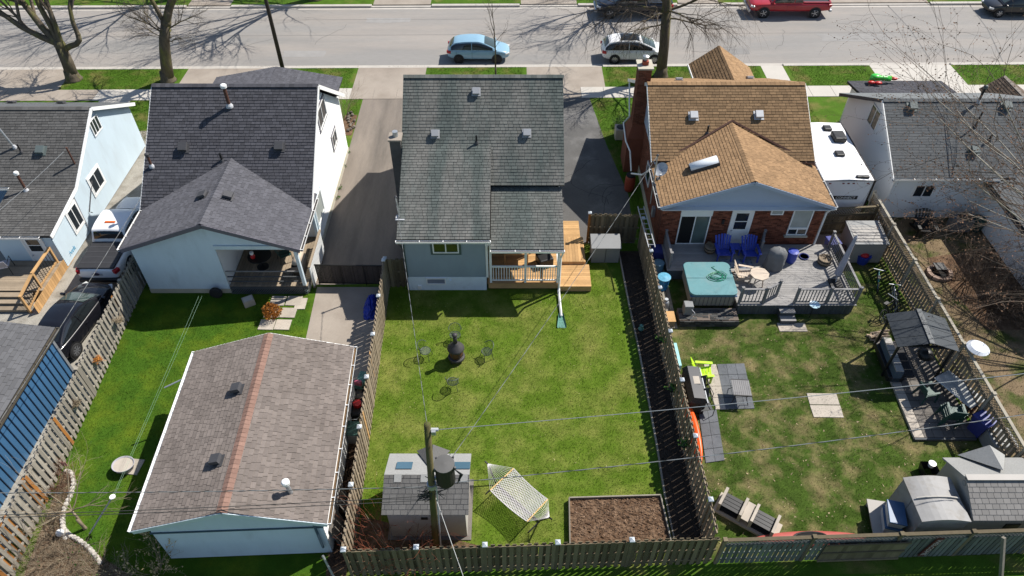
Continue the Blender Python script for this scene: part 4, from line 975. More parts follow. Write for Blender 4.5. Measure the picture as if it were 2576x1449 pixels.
for a, b in (((xr+.01,yr,zr),(xr+.01,yf,zf)),((xr+.01,yr,zr),(xr+.01,yk,zk)),((xr+.01,yk,zk),(xr+.01,ye,ze))): put(MB().beam(Vector(a)-Z_*.08, Vector(b)-Z_*.08, .05, .18), 'bargeboard', m_white, ha)
gutter(ha, (-24.6,ye-.01,ze-.02), (-21.9,ye-.01,ze-.02), m_white, -Y_); gutter(ha, (xl,yk-.01,zk-.02), (-24.65,yk-.01,zk-.02), m_white, -Y_)
for (a, b, c, d, cc) in (((226,325),(244,300),0,0,2),((222,470),(258,440),0,0,2),((168,560),(206,530),0,0,2)):
    pass
wx(ha, X+.018, 1, 31.75, 32.65, 3.3, 4.15, 3); wx(ha, X+.018, 1, 29.65, 30.85, 1.15, 2.15, 2, trim=m_white); wx(ha, X+.018, 1, 27.05, 27.95, .85, 2.05, 2, trim=m_white)
downspout(ha, [(X+.06,28.1,2.4),(X+.06,27.95,.2)], m_ventL, .035); downspout(ha, [(X+.06,29.9,1.9),(X+.06,28.6,.9),(X+.2,28.6,.85)], m_ventD, .03)
text('/vek', .36, M('wrap_blue', (.15,.42,.62), .6, var=0), ha, frame_mtx(Vector((X+.03,26.2,.42))-Vector((-27,30,0)), (0,1,0), (0,0,1)))
door(ha, (0,25.388,0), X_, -Y_, -23.0, -22.15, .1, 2.0, light=(.55,.95))
nA = Vector((0,-mA,1))
for px, py in ((105,380),): vent(rfA, PR(px,py,yk,zk,mA), nA, m_ventM, .42, .2)
for px, py in ((30,261),(155,262)): vent(rfA, PR(px,py,yr,zr,-.52), (0,.52,1), m_ventD, .36, .12)
stack(rfA, PR(38,372,yk,zk,mA), 1.7, .05, m_galv, m_ventL, lean=(-.35,0)); stack(rfA, PR(55,385,yk,zk,mA), .5, .04, m_black); stack(rfA, PR(70,478,yk,zk,mA)+Vector((0,-.1,0)), 1.0, .065, m_rustp, m_white)
st_ = PR(188,412,yk,zk,mA); stack(rfA, st_, .95, .045, m_rustp, None, flash=False); 
# rear deck of the pale house
da = T('rear_deck', 'weathered deck with cedar railing and steps behind the pale house', 'deck', (-23.5,24,0))
put(MB().box(-27,-21.75,23.35,25.35,.05,.5), 'deck_frame', m_cedar, da)
b = put(MB().box(-27+23.5,-21.7+23.5,0,.138,.505,.535), 'deck_board', m_deckA, da, world=False); ms = [Matrix.Translation((0,23.3-24+.145*i,0)) for i in range(14)]; b.matrix_local = ms[0]; copies(b, ms[1:])
for i in range(3):
    put(MB().box(-26,-22.2,23.3-.3*(i+1),23.3-.3*i-.01,.04,.42-.13*i), 'step', m_deckA, da)
    put(MB().box(-26.05,-22.15,23.28-.3*(i+1),23.3-.3*i,.42-.13*i,.455-.13*i), 'tread', m_deckA, da)
for (a, c, z0, z1) in (((-21.85,25.2),(-21.85,23.5),.5,.5),((-21.85,23.5),(-22.05,22.4),.5,.1)):
    A_ = Vector((a[0],a[1],z0)); C_ = Vector((c[0],c[1],z1))
    put(MB().beam(A_+Z_*.95, C_+Z_*.95, .14, .05), 'hand_rail', m_cedar, da); put(MB().beam(A_+Z_*.12, C_+Z_*.12, .05, .09), 'bottom_rail', m_cedar, da)
    for i in range(9): q = A_.lerp(C_, (i+.5)/9); put(MB().beam(q+Z_*.15, q+Z_*.92, .02), 'baluster', m_blackm, da)
    for q in ((A_, C_) if a[1] > 25 else (C_,)): put(MB().beam(Vector((q.x,q.y,0)), q+Z_*1.0, .1), 'post', m_cedar, da)
sb_ = put(MB().box(-.07,.07,-.01,.01,.02,.55), 'skirt_board', m_cedar, da, world=False); ms = [Matrix.Translation((-21.66+23.5,22.4-24+.15*i,0)) @ Matrix.Rotation(R(90),4,'Z') for i in range(26)]; sb_.matrix_local = ms[0]; copies(sb_, ms[1:])
simple_chair('deck_chair', 'black wicker chair with mauve cushions on the pale house deck', (-24.0,24.6,.535), R(200), m_umb, w=.6)

# ---------------------------------------------------------------- taupe garage
GX, GY, GR = -9.1, 14.35, R(2.3)
def G(x, y, z): return Vector((GX+x*math.cos(GR)-y*math.sin(GR), GY+x*math.sin(GR)+y*math.cos(GR), z))
gg = T('garage', 'detached white garage with taupe shingles and rose ridge cap', 'garage', (GX,GY,0), GR)
hw, hl, ge, gr = 3.07, 3.68, 2.6, 3.55
rfG = roof_plane(gg, [G(-hw,-hl,ge),G(-hw,hl,ge),G(0,hl,gr),G(0,-hl,gr)], m_shG, nind=150, seed=61, ex=.15, tw=.25)
roof_plane(gg, [G(hw,-hl,ge),G(hw,hl,ge),G(0,hl,gr),G(0,-hl,gr)], m_shG, roof=rfG, nind=150, seed=62, ex=.15, tw=.25)
ridge_caps(rfG, G(0,-hl,gr), G(0,hl,gr), m_ridgeG, .36, .17)
ux, uy = G(1,0,0)-G(0,0,0), G(0,1,0)-G(0,0,0)
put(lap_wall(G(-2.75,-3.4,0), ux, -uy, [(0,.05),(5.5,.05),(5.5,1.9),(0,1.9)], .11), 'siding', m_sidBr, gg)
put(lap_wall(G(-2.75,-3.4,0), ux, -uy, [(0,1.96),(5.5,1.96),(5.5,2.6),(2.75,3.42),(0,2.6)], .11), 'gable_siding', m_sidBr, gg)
put(MB().beam(G(-2.8,-3.43,1.93), G(2.8,-3.43,1.93), .07, .07), 'band_board', M('band_blue', (.06,.10,.14), .5, var=.1), gg)
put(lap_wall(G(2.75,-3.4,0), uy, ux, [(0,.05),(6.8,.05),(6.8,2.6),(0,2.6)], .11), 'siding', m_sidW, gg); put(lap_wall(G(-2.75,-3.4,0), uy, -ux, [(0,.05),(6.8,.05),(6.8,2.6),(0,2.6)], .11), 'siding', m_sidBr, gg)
put(lap_wall(G(-2.75,3.4,0), ux, uy, [(0,.05),(5.5,.05),(5.5,2.6),(2.75,3.42),(0,2.6)], .11), 'siding', m_sidW, gg)
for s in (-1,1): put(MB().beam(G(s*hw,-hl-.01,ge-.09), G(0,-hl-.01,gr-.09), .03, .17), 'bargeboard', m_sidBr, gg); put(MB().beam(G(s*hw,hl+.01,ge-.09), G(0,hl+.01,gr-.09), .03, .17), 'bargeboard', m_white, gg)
gutter(gg, G(-hw,hl,ge-.01), G(-hw,-hl,ge-.01), m_white, -ux, m_sidW); gutter(gg, G(hw,-hl,ge-.01), G(hw,hl,ge-.01), m_white, ux, M('gutter_leaves', (.16,.10,.05), .9, var=.3, scale=9))
downspout(gg, [G(2.9,-3.5,2.5),G(2.55,-3.5,2.3),G(2.55,-3.5,.6)], M('band_blue', (0,0,0)), .05)
for lx, ly in ((-.62,-1.75),(-.62,1.15)):
    vent(rfG, G(lx,ly,gr-abs(lx)*(gr-ge)/hw), G(-.31,0,1)-G(0,0,0)+Vector((0,0,0)), m_ventD, .36, .22)
put(MB().beam(G(-3.0,-3.05,.05), G(-3.0,-3.05,.75), .06), 'wood_frame', m_cedar, gg)
q = G(1.85,-2.75,gr-1.85*.309); stack(rfG, q, .55, .075, m_galv, m_white, lean=(-.04,0), flash=False)
rr = put(MB().tube([G(-3.05,2.6,2.45), G(-3.9,2.2,2.3)], .03, 6), 'bracket_arm', m_galv, gg)

# ---------------------------------------------------------------- blue ribbed shed
hs = T('blue_shed', 'blue ribbed metal shed with grey shingle roof at the left edge', 'shed', (-20.5,15.5,0))
w_, rb = ribs((-18.55,8.5,0), Y_, X_, [(0,0),(10.4,0),(10.4,2.42),(0,2.42)], .3); put(w_, 'wall', m_blueSh, hs); put(rb, 'ribs', M('rib_navy', (.012,.025,.05), .5, var=0), hs, kind='stuff')
put(MB().box(-24.5,-18.7,8.6,18.85,0,2.4), 'core', m_blueSh, hs)
for y in (18.92,): put(MB().box(-18.68,-18.5,y-.1,y+.02,0,2.44), 'corner_trim', m_galv, hs)
rfS = roof_plane(hs, [(-18.4,8.3,2.5),(-18.4,19.25,2.5),(-21.5,19.25,3.05),(-21.5,8.3,3.05)], M('shingle_shed_grey', (.115,.115,.12), .9, var=.06, isl=.14), seed=63, ex=.16, tw=.4)
gutter(hs, (-18.38,8.3,2.48), (-18.38,19.25,2.48), M('gutter_brown', (.10,.085,.06), .5, var=.1), X_)
# ================================================================ fences and gates
capw = M('post_cap_white', (.50,.54,.58), .5, var=.08)
fence('board_fence', 'weathered shadow-box board fence between the gravel drive and the left lawn', (-17.55,25.2), (-16.75,8.2), 1.75, m_fenceL,
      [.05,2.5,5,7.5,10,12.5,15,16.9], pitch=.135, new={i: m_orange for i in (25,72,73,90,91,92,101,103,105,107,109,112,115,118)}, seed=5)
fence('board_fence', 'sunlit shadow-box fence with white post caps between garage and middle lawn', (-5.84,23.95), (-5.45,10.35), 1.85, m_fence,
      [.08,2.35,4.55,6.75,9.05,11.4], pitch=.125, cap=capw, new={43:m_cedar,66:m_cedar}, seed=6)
fence('board_fence', 'shadow-box fence with white post caps between middle lawn and brick house yard', (6.35,26.95), (6.72,10.9), 1.85, m_fence,
      [.1,2.45,4.85,7.38,9.9,12.44,14.95], pitch=.125, cap=capw, seed=7)
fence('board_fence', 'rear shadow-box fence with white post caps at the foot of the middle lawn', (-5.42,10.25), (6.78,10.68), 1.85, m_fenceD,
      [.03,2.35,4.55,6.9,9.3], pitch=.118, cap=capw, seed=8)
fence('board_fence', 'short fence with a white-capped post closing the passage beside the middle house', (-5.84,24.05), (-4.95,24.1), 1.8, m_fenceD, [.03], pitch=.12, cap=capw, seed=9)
fence('board_fence', 'short fence with orange end post behind the grey storage box', (3.75,27.25), (6.3,27.2), 1.85, m_fenceD, [.05], pitch=.12, cap=capw, seed=10, post_mat=m_orange)  # end post takes the orange board colour
fence('lattice_fence', 'teal-tinted board fence with lattice top behind the brick house yard', (6.9,10.68), (20.5,11.15), 1.7, m_fenceT,
      [.05,3.0,5.9,8.3,10.7,13.2], bw=.13, pitch=.172, lattice=.32, sides=-1, seed=11, post_mat=m_fenceD)
fence('lattice_fence', 'grey lattice-topped fence along the right side of the brick house yard', (18.3,29.0), (18.35,12.0), 1.9, m_fence,
      [.05,2.6,5.1,7.6,10.1,12.6,15,16.9], bw=.13, pitch=.2, lattice=.4, sides=1, seed=12, post_mat=M('rail_pale', (.33,.30,.24), .9, var=.15))
fence('lattice_fence', 'short lattice-topped fence joining the brick house to its right-hand fence', (15.0,27.75), (18.25,28.0), 1.75, m_fenceD, [.05,3.2], bw=.14, pitch=.16, lattice=.4, sides=1, seed=13)
# closed slatted gate across the shared driveway
g = T('drive_gate', 'black slatted privacy gate across the shared driveway', 'gate', (-9.2,24.25,0), R(-1))
for i in range(3): put(MB().box(.03+1.12*i,.06+1.12*i,-.03,.03,0,1.3), 'gate_post', m_blackm, g, world=False)
put(MB().box(0,3.25,-.025,.025,1.24,1.29), 'top_rail', m_blackm, g, world=False); put(MB().box(0,3.25,-.025,.025,.08,.13), 'bottom_rail', m_blackm, g, world=False)
s0 = put(MB().box(-.03,.03,-.006,.006,.13,1.24), 'slat', M('gate_slat', (.035,.028,.028), .6, var=.2, isl=.4), g, world=False); ms = [Matrix.Translation((.06+.066*i,0,0)) for i in range(48)]; s0.matrix_local = ms[0]; copies(s0, ms[1:])
# chain-link fence along the alley
cl = T('chain_link_fence', 'low chain-link fence along the alley behind the garage', 'fence', (-12.5,9.4,0))
mesh = MB()
for i in range(100):
    for s in (1,-1): mesh.beam((i*.07, 0, 0), (i*.07+s*.6, 0, 1.1), .006)
put(mesh, 'wire_mesh', m_galv, cl, world=False, kind='stuff')
for x in (0,2.4,4.8,6.9): put(MB().tube([(x,0,0),(x,0,1.2)], .03, 6), 'post', m_galv, cl, world=False)
put(MB().tube([(0,0,1.12),(6.9,0,1.12)], .02, 6), 'top_rail', m_galv, cl, world=False)
t = T('leaning_pipe', 'grey steel pipe leaning outside the fence corner', 'pipe', P(840,1460,0)); put(MB().tube([P(845,1462,.05), P(812,1398,1.0)], .04, 8), 'tube', m_galv, t)
# painted greeting board on the rear fence
sg = T('welcome_sign', 'dark red board with pale WELCOME lettering on the lattice fence', 'sign', (14.05,10.92,.86), R(2.0))
put(MB().obox((0,-.09,.02), (.24,.03,1.3), ry=R(8)), 'board', M('sign_red', (.09,.02,.018), .7, var=.15), sg, world=False)
d = Vector((math.sin(R(8)),0,math.cos(R(8)))); text('WELCOME', .235, M('sign_paint', (.5,.45,.42), .7, var=0), sg, frame_mtx((0,-.112,.02), -d, Vector((d.z,0,-d.x))))
t = T('leaning_post', 'tall pale timber post standing outside the rear lattice fence', 'post', P(2515,1452,0)); put(MB().beam(P(2517,1470,0), P(2525,1352,1.75), .1), 'timber', m_fenceL, t)
gp = T('gate_panel', 'timber gate panel of olive boards within the rear lattice fence', 'gate', (10.4,10.8,0), R(2.0))
g0 = put(MB().box(0,.15,-.11,-.09,.1,1.3), 'board', m_fenceD, gp, world=False); ms = [Matrix.Translation((.155*i,0,0)) for i in range(18)]; g0.matrix_local = ms[0]; copies(g0, ms[1:])
for z in (.15,.72,1.3): put(MB().box(0,2.8,-.15,-.112,z-.04,z+.05), 'brace', m_fenceD, gp, world=False)
# ================================================================ vehicles (local: +x forward)
def car(name, label, loc, rz, paint, L, W, body, gh, wheels, wr=.31, cat='car', rimn=6, lights=True, pano=False, bed=None, winsplit=(.0,.5,1.0), rail=None, rimmat=None, tail=(-1,)):
    c = T(name, label, cat, loc, rz)
    mb = MB(); k = 9
    for (x, zb, zt, hw) in body:
        half = [(0,zb),(hw*.9,zb),(hw*.985,zb+(zt-zb)*.3),(hw,zb+(zt-zb)*.6),(hw*.965,zt-.07),(hw*.86,zt-.005),(hw*.4,zt+.025)]
        ring = [(x, y, z) for y, z in half]+[(x, 0, zt+.03)]+[(x, -y, z) for y, z in half[:0:-1]]
        mb.v += ring
    n = len(ring)
    for i in range(len(body)-1):
        for j in range(n): a = i*n+j; b = i*n+(j+1) % n; mb.f.append((a, b, b+n, a+n))
    mb.f.append(tuple(range(n))[::-1]); mb.f.append(tuple((len(body)-1)*n+j for j in range(n)))
    body_o = put(mb, 'body', paint, c, world=False, smooth=True, sub=2)
    wb, zb, key = gh; b0, b1 = key[0][0], key[-1][0]
    S = []                                               # dense stations: rear glass, roof curve, windscreen
    def cr(p0, p1, p2, p3, t): return tuple(.5*((2*p1[i])+(-p0[i]+p2[i])*t+(2*p0[i]-5*p1[i]+4*p2[i]-p3[i])*t*t+(-p0[i]+3*p1[i]-3*p2[i]+p3[i])*t**3) for i in range(3))
    nk = len(key)
    for i in range(nk-1):
        p0, p1, p2, p3 = key[max(0,i-1)], key[i], key[i+1], key[min(nk-1,i+2)]
        for k_ in range(6):
            t = k_/6; S.append((i+t,)+(cr(p0,p1,p2,p3,t)))
    S.append((nk-1,)+tuple(key[-1]))
    def wbx(x): f = (x-b0)/(b1-b0); return wb*(1-.06*(2*f-1)**2)
    def top(q, s): return Vector((q[1], s*q[3], q[2]+.045*(1-s*s)))
    def side(q, s, t): return Vector((q[1], s*(wbx(q[1])*(1-t)+q[3]*t)+s*.03*math.sin(math.pi*t), zb*(1-t)+q[2]*t))
    def strip_mesh(f, qs, ss, off=Vector()):
        m_ = MB(); n_ = len(ss)
        for q in qs:
            for s_ in ss: m_.v.append(tuple(f(q, s_)+off))
        for i in range(len(qs)-1):
            for j in range(n_-1): a_ = i*n_+j; m_.f.append((a_, a_+1, a_+n_+1, a_+n_))
        return m_
    ts = [-1,-.6,-.2,.2,.6,1]
    shell = strip_mesh(top, S, ts)
    for sg in (-1,1):
        m_ = strip_mesh(lambda q, t: side(q, sg, t), S, [0,.33,.66,1]); shell.add(m_.v, m_.f)
    put(shell, 'cabin', paint, c, world=False, smooth=True)
    gl = glass('car_glass', (.012,.015,.017), .04); glw = glass('windscreen', (.045,.065,.062), .06)
    up = Vector((.01,0,.012)); n_k = nk-1
    put(strip_mesh(top, [q for q in S if n_k-1+.05 <= q[0] <= n_k-.1], [t*.92 for t in ts], Vector((.012,0,.012))), 'windscreen', glw, c, world=False, smooth=True)
    put(strip_mesh(top, [q for q in S if .25 <= q[0] <= 1.02], [t*.88 for t in ts], Vector((-.014,0,.010))), 'rear_window', gl, c, world=False, smooth=True)
    if pano: put(strip_mesh(top, [q for q in S if 2.3 <= q[0] <= n_k-1+.02], [t*.86 for t in ts], Vector((0,0,.012))), 'glass_roof', gl, c, world=False, smooth=True)
    xs_ = [q[1] for q in S if q[2]-zb > .14]; xa, xb_ = min(xs_), max(xs_)
    for sg in (-1,1):
        for i in range(len(winsplit)-1):
            l_, h_ = xa+(xb_-xa)*winsplit[i]+.03, xa+(xb_-xa)*winsplit[i+1]-.03
            qs = []
            for k_ in range(11):
                x_ = l_+(h_-l_)*k_/10
                for j in range(len(S)-1):
                    if S[j][1] <= x_ <= S[j+1][1] and S[j+1][1] > S[j][1]:
                        f_ = (x_-S[j][1])/(S[j+1][1]-S[j][1]); qs.append(tuple(S[j][m2]+(S[j+1][m2]-S[j][m2])*f_ for m2 in range(4))); break
            put(strip_mesh(lambda q, t: side(q, sg, t), qs, [.1,.4,.7,.86], Vector((0,sg*.014,.004))), 'side_window', gl, c, world=False, smooth=True)
    # wheels
    for x in wheels:
        for s in (-1,1):
            y = s*(W/2-.10)
            put(MB().lathe([(wr*1.17,0),(wr*1.17,.012*s)], (x, s*(W/2-.015), wr), 20, 'Y'), 'wheel_arch', m_black, c, world=False)
            wl_ = put(MB().lathe([(wr*.55,-.1*s),(wr*.97,-.1*s),(wr,-.05*s),(wr,.09*s),(wr*.95,.115*s),(wr*.66,.12*s)], (x, y, wr), 20, 'Y'), 'wheel', m_tyre, c, world=False, smooth=True)
            rm = MB().lathe([(wr*.66,.115*s),(wr*.62,.124*s),(wr*.60,.105*s),(.02,.098*s)], (x, y, wr), 20, 'Y')
            for i in range(rimn):
                t_ = i/rimn*6.2832; rm.beam((x,y+.118*s,wr), (x+math.cos(t_)*wr*.6,y+.118*s,wr+math.sin(t_)*wr*.6), .05, .02, up=(0,1,0))
            put(rm, 'rim', rimmat or m_rim, wl_, world=False)
    def section(x):
        for i in range(len(body)-1):
            if body[i][0] <= x <= body[i+1][0]:
                f = (x-body[i][0])/(body[i+1][0]-body[i][0]); return [body[i][j]+(body[i+1][j]-body[i][j])*f for j in (1,2,3)]
    for x in ([b0+.55, (b0+b1)/2-.05, b1-.28] if bed is None else []):
        z0_, z1_, h0_ = section(x)
        for s in (-1,1): put(MB().tube([(x, s*(h0_*a_+.004), z0_+(z1_-z0_)*t_) for a_, t_ in ((.94,.12),(.985,.32),(.995,.6),(.975,.88))], .007, 4), 'door_seam', m_black, c, world=False)
    xs = [q[0] for q in body]; xf, xb = max(xs), min(xs)
    def hwz(xx):
        for i in range(len(body)-1):
            if body[i][0] <= xx <= body[i+1][0]:
                f = (xx-body[i][0])/(body[i+1][0]-body[i][0]); return [body[i][j]+(body[i+1][j]-body[i][j])*f for j in (1,2,3)]
        return body[0][1:]
    for s in (-1,1):
        zb_, zt_, h_ = hwz(b1-.12); put(MB().obox((b1-.18, s*(h_+.07), zt_+.02), (.12,.2,.13)), 'mirror', paint, c, world=False, bev=.03)
        if lights:
            zb_, zt_, h_ = hwz(xf-.2); put(MB().obox((xf-.2, s*(h_-.13), zt_-.13), (.34,.26,.13), rz=-s*R(28)), 'headlight', m_lamp, c, world=False, bev=.03)
            zb_, zt_, h_ = hwz(xb+.16); put(MB().obox((xb+.14, s*(h_-.10), zt_-.14), (.3,.2,.2), rz=s*R(20)), 'tail_light', m_red, c, world=False, bev=.03)
        for i in range(len(winsplit)-1):
            xx = b0+(b1-b0)*(.2+.8*winsplit[i])*.8+.15; zb_, zt_, h_ = hwz(xx); put(MB().obox((xx, s*(h_+.002), zt_-.16), (.16,.03,.025)), 'door_handle', paint, c, world=False)
    zb_, zt_, h_ = hwz(xb+.1); put(MB().obox((xb-.004, 0, zt_-.28), (.02,.5,.13)), 'number_plate', m_ventL, c, world=False)
    zb_, zt_, h_ = hwz(xf-.1); put(MB().obox((xf-.03, 0, zb_+.16), (.05,h_*1.2,.14)), 'grille', m_black, c, world=False)
    return c
def paint(n, c, rough=.3, metal=0.0): return M('paint_'+n, c, rough, var=.0, metal=metal, coat=.6)
hatch = [(-2.16,.46,.70,.55),(-2.1,.34,.9,.74),(-1.8,.24,.96,.82),(-1.2,.2,.96,.85),(0,.19,.95,.85),(1.0,.2,.95,.85),(1.5,.22,.88,.83),(1.9,.26,.78,.76),(2.1,.34,.66,.62),(2.16,.44,.56,.45)]
car('hatchback_car', 'pale blue hatchback parked at the near kerb behind the young tree', (-2.32,47.05,-.13), 0, paint('ice_blue', (.24,.40,.52), .3), 4.3, 1.7, hatch,
    (.80,.90,[(-2.06,.93,.66),(-1.68,1.30,.56),(-1.15,1.42,.59),(-.4,1.46,.60),(.25,1.39,.59),(1.3,.93,.70)]), (-1.36,1.28), wr=.31, rimmat=m_black)
hatch2 = [(a*1.03, b, c_+.03, d*1.06) for a, b, c_, d in hatch]
car('hatchback_car', 'white hatchback with dark glass roof parked beside the big street tree', (8.45,47.0,-.13), 0, paint('white', (.80,.80,.80), .35), 4.45, 1.8, hatch2,
    (.85,.93,[(-2.16,.97,.70),(-1.78,1.36,.60),(-1.25,1.50,.63),(-.4,1.54,.64),(.3,1.47,.62),(1.55,.96,.74)]), (-1.36,1.36), wr=.33, rimn=9, pano=True)
def pickup(name, label, loc, rz, pm, crew=True, cover=False, cap=None, L=5.8):
    h = L/2
    body = [(-h,.55,1.0,.9),(-h+.06,.5,1.1,.97),(-h+.5,.45,1.12,.99),(-.6,.42,1.12,.99),(0,.42,1.12,.99),(1.0,.42,1.12,.99),(h-1.2,.44,1.1,.98),(h-.3,.46,1.04,.94),(h-.05,.5,.92,.85),(h,.6,.8,.7)]
    cb = -h+1.95 if crew else -h+2.2
    c = car(name, label, loc, rz, pm, L, 2.0, body, (.93,1.1,[(cb,1.14,.88),(cb+.12,1.68,.78),(cb+.35,1.80,.77),((cb+.8)/2,1.84,.77),(.7,1.78,.76),(1.55,1.14,.86)]), (-h+1.15,h-1.05), wr=.40, cat='pickup truck', rimn=5, winsplit=(0,.48,1) if crew else (0,.3,1), lights=True)
    # cargo bed
    b0, b1 = -h+.08, cb-.06
    if cover:
        bt = put(MB().box(b0,b1,-.86,.86,1.12,1.19), 'bed_cover', M('tonneau', (.03,.03,.033), .6, var=.15), c, world=False)
        for i in range(1,5): x = b0+(b1-b0)*i/5; put(MB().box(x-.02,x+.02,-.85,.85,1.192,1.2), 'cover_seam', m_rim if False else m_ventD, bt, world=False)
    else:
        put(MB().box(b0+.06,b1,-.8,.8,1.135,1.15), 'bed_floor', m_black, c, world=False)
        for s in (-1,1): put(MB().box(b0,b1,s*.80-.06,s*.80+.06,1.12,1.2), 'bed_rail', pm, c, world=False, bev=.02)
        put(MB().box(b0-.02,b0+.06,-.8,.8,1.1,1.2), 'tailgate_top', pm, c, world=False)
    put(MB().box(-h-.14,-h+.05,-.9,.9,.45,.62), 'rear_bumper', m_galv if not cover else m_black, c, world=False, bev=.03); put(MB().box(h-.05,h+.1,-.88,.88,.45,.66), 'front_bumper', m_rim, c, world=False, bev=.03)
    return c
pt = pickup('pickup_truck', 'dark navy pickup truck across the street behind bare branches', (9.3,54.2,-.13), R(180), paint('navy', (.012,.014,.022), .3))
pickup('pickup_truck', 'bright red pickup truck parked across the street', (21.15,54.3,-.13), R(180), paint('red', (.38,.012,.02), .3), crew=False, L=6.1)
car('dark_car', 'black car parked across the street at the right frame edge', (38.6,54.3,-.13), R(180), paint('black', (.012,.012,.013), .3), 4.6, 1.8, hatch2, (.83,.95,[(-2.1,.97,.70),(-1.75,1.38,.6),(-1.2,1.52,.62),(-.4,1.55,.63),(.35,1.48,.6),(1.35,.96,.72)]), (-1.4,1.4), wr=.33)
wp = pickup('pickup_truck', 'white pickup truck with black bed cover between two left houses', (-19.35,26.95,.006), R(90), paint('white', (.8,.8,.8), .35), cover=True)
put(MB().obox((-.35,0,1.89), (.12,.5,.06)), 'roof_lamp', m_amber, wp, world=False, bev=.02); put(MB().lathe([(.09,0),(.09,.01)], (-2.96,0,.9), 14, 'X', sx=1.7), 'badge', M('badge', (.02,.02,.05), .3, var=0), wp, world=False)
sedan = [(-2.36,.45,.75,.6),(-2.28,.32,.98,.8),(-1.9,.24,1.04,.88),(-1.2,.2,.99,.91),(0,.19,.97,.91),(1.1,.2,.97,.91),(1.6,.22,.92,.89),(2.0,.26,.84,.82),(2.28,.34,.7,.66),(2.34,.44,.58,.5)]
car('sedan_car', 'glossy black sedan parked on gravel against the weathered fence', (-19.45,21.35,.006), R(83), paint('gloss_black', (.008,.008,.011), .22), 4.7, 1.82, sedan, (.83,.96,[(-1.85,1.0,.72),(-1.05,1.36,.58),(-.7,1.42,.58),(-.2,1.44,.59),(.35,1.37,.58),(1.35,.98,.74)]), (-1.4,1.4), wr=.34, rimn=8)
# travel trailer
rv = T('travel_trailer', 'white travel trailer with black roof vents beside the brick house', 'trailer', (16.45,31.05,0))
put(MB().add([(-1.25,-2.7,.55),(1.25,-2.7,.55),(1.25,2.9,.55),(-1.25,2.9,.55),(-1.25,-2.7,3.05),(1.25,-2.7,3.05),(1.25,2.5,3.05),(-1.25,2.5,3.05),(0,-2.7,3.13),(0,2.45,3.13)],
    [(0,1,5,8,4),(1,2,6,5),(2,3,7,9,6),(3,0,4,7),(4,8,9,7),(8,5,6,9),(3,2,1,0)]), 'body', M('rv_white', (.80,.80,.81), .4, var=.03, scale=1), rv, world=False, bev=.06)
put(MB().beam((1.27,-2.72,3.02), (1.27,2.5,3.02), .05, .07), 'roof_edge', m_black, rv, world=False); put(MB().beam((-1.25,-2.73,3.06), (1.25,-2.73,3.06), .03, .03), 'roof_edge', m_black, rv, world=False)
put(MB().box(1.2,1.28,-2.74,-2.68,.55,3.0), 'corner_strip', m_black, rv, world=False)
for (x, y, sx, sy, h) in ((.25,1.75,.42,.42,.16),(.55,.85,.62,.75,.28),(.15,-.6,.45,.42,.16)): put(MB().box(x-sx/2,x+sx/2,y-sy/2,y+sy/2,3.1,3.1+h), 'roof_vent', m_black, rv, world=False, bev=.05)
put(MB().box(.35,1.0,-2.6,-2.42,3.06,3.2), 'roof_marker', m_black, rv, world=False, bev=.05)
for x in (-.9,-.25,0,.25,.95): put(MB().box(x-.05,x+.05,-2.73,-2.7,2.86,2.91), 'marker_lamp', M('marker', (.2,.03,.03), .4, var=0), rv, world=False)
put(MB().box(-.5,.72,-2.725,-2.70,1.92,2.12), 'name_band', m_black, rv, world=False); text('CONNECT', .2, m_white, rv, frame_mtx((.12,-2.735,2.02), (1,0,0), (0,0,1)))
for s in (-1,1):
    for y in (-.4,.45): put(MB().lathe([(.2,0),(.36,.02*s),(.36,.18*s),(.2,.2*s)], (s*1.05,y,.36), 18, 'X'), 'wheel', m_tyre, rv, world=False)
put(MB().box(-1.0,1.0,-2.6,2.6,.4,.54), 'chassis', m_black, rv, world=False); put(MB().beam((0,2.6,.45),(0,4.0,.45), .12), 'tow_bar', m_black, rv, world=False)
put(MB().beam((0,3.9,.0),(0,3.9,.5), .08), 'jack', m_black, rv, world=False)
# ================================================================ middle yard
# resin shed
sx0, sx1, sy0, sy1 = -4.35, -1.45, 11.5, 13.85
m_resS = M('resin_pale', (.45,.42,.38), .6, var=.07, scale=1.8)
rs = T('garden_shed', 'beige resin shed with grey roof and two blue skylights at the utility pole', 'shed', (-2.9,12.7,0))
put(MB().box(sx0+.15,sx1-.12,sy0+.12,sy1-.12,.05,1.82), 'wall', m_resS, rs); put(MB().box(sx0,sx1+.02,sy0-.02,sy1,0,.05), 'base', m_paverD, rs)
for sx, X in ((-1,sx0+.15),(1,sx1-.12)): put(MB().slab([(X,sy0+.12,1.82),(X,sy1-.12,1.82),(X,12.7,2.24)], (sx*.03,0,0)), 'gable', m_resS, rs)
rfr = roof_plane(rs, [(sx0,sy0,1.82),(sx1,sy0,1.82),(sx1,12.72,2.3),(sx0,12.72,2.3)], m_shS, base=m_resinG, nind=120, seed=71, ex=.17, tw=.24, two=False, th=.015, thick=.06)
put(roofslab([(sx0,sy1,1.82),(sx1,sy1,1.82),(sx1,12.72,2.3),(sx0,12.72,2.3)], .06), 'front_roof', m_shF, rfr)
for x in (-4.0,-2.0): put(MB().slab([(x,13.0,2.2),(x+.55,13.0,2.2),(x+.55,13.35,2.055),(x,13.35,2.055)], (0,.006,.016)), 'skylight', m_blueSk, rfr)
for x in (-4.0,-3.1,-1.75): put(MB().slab([(x,12.48,2.225),(x+.25,12.48,2.225),(x+.25,12.72,2.325),(x,12.72,2.325)], (0,-.004,.014)), 'ridge_plate', m_shF, rfr)
put(MB().add([(-3.4,13.95,1.84),(-2.2,13.95,1.84),(-2.78,13.95,2.24),(-2.78,12.95,2.24)], [(0,2,3),(1,3,2),(0,1,2)]), 'dormer', m_shS, rfr)
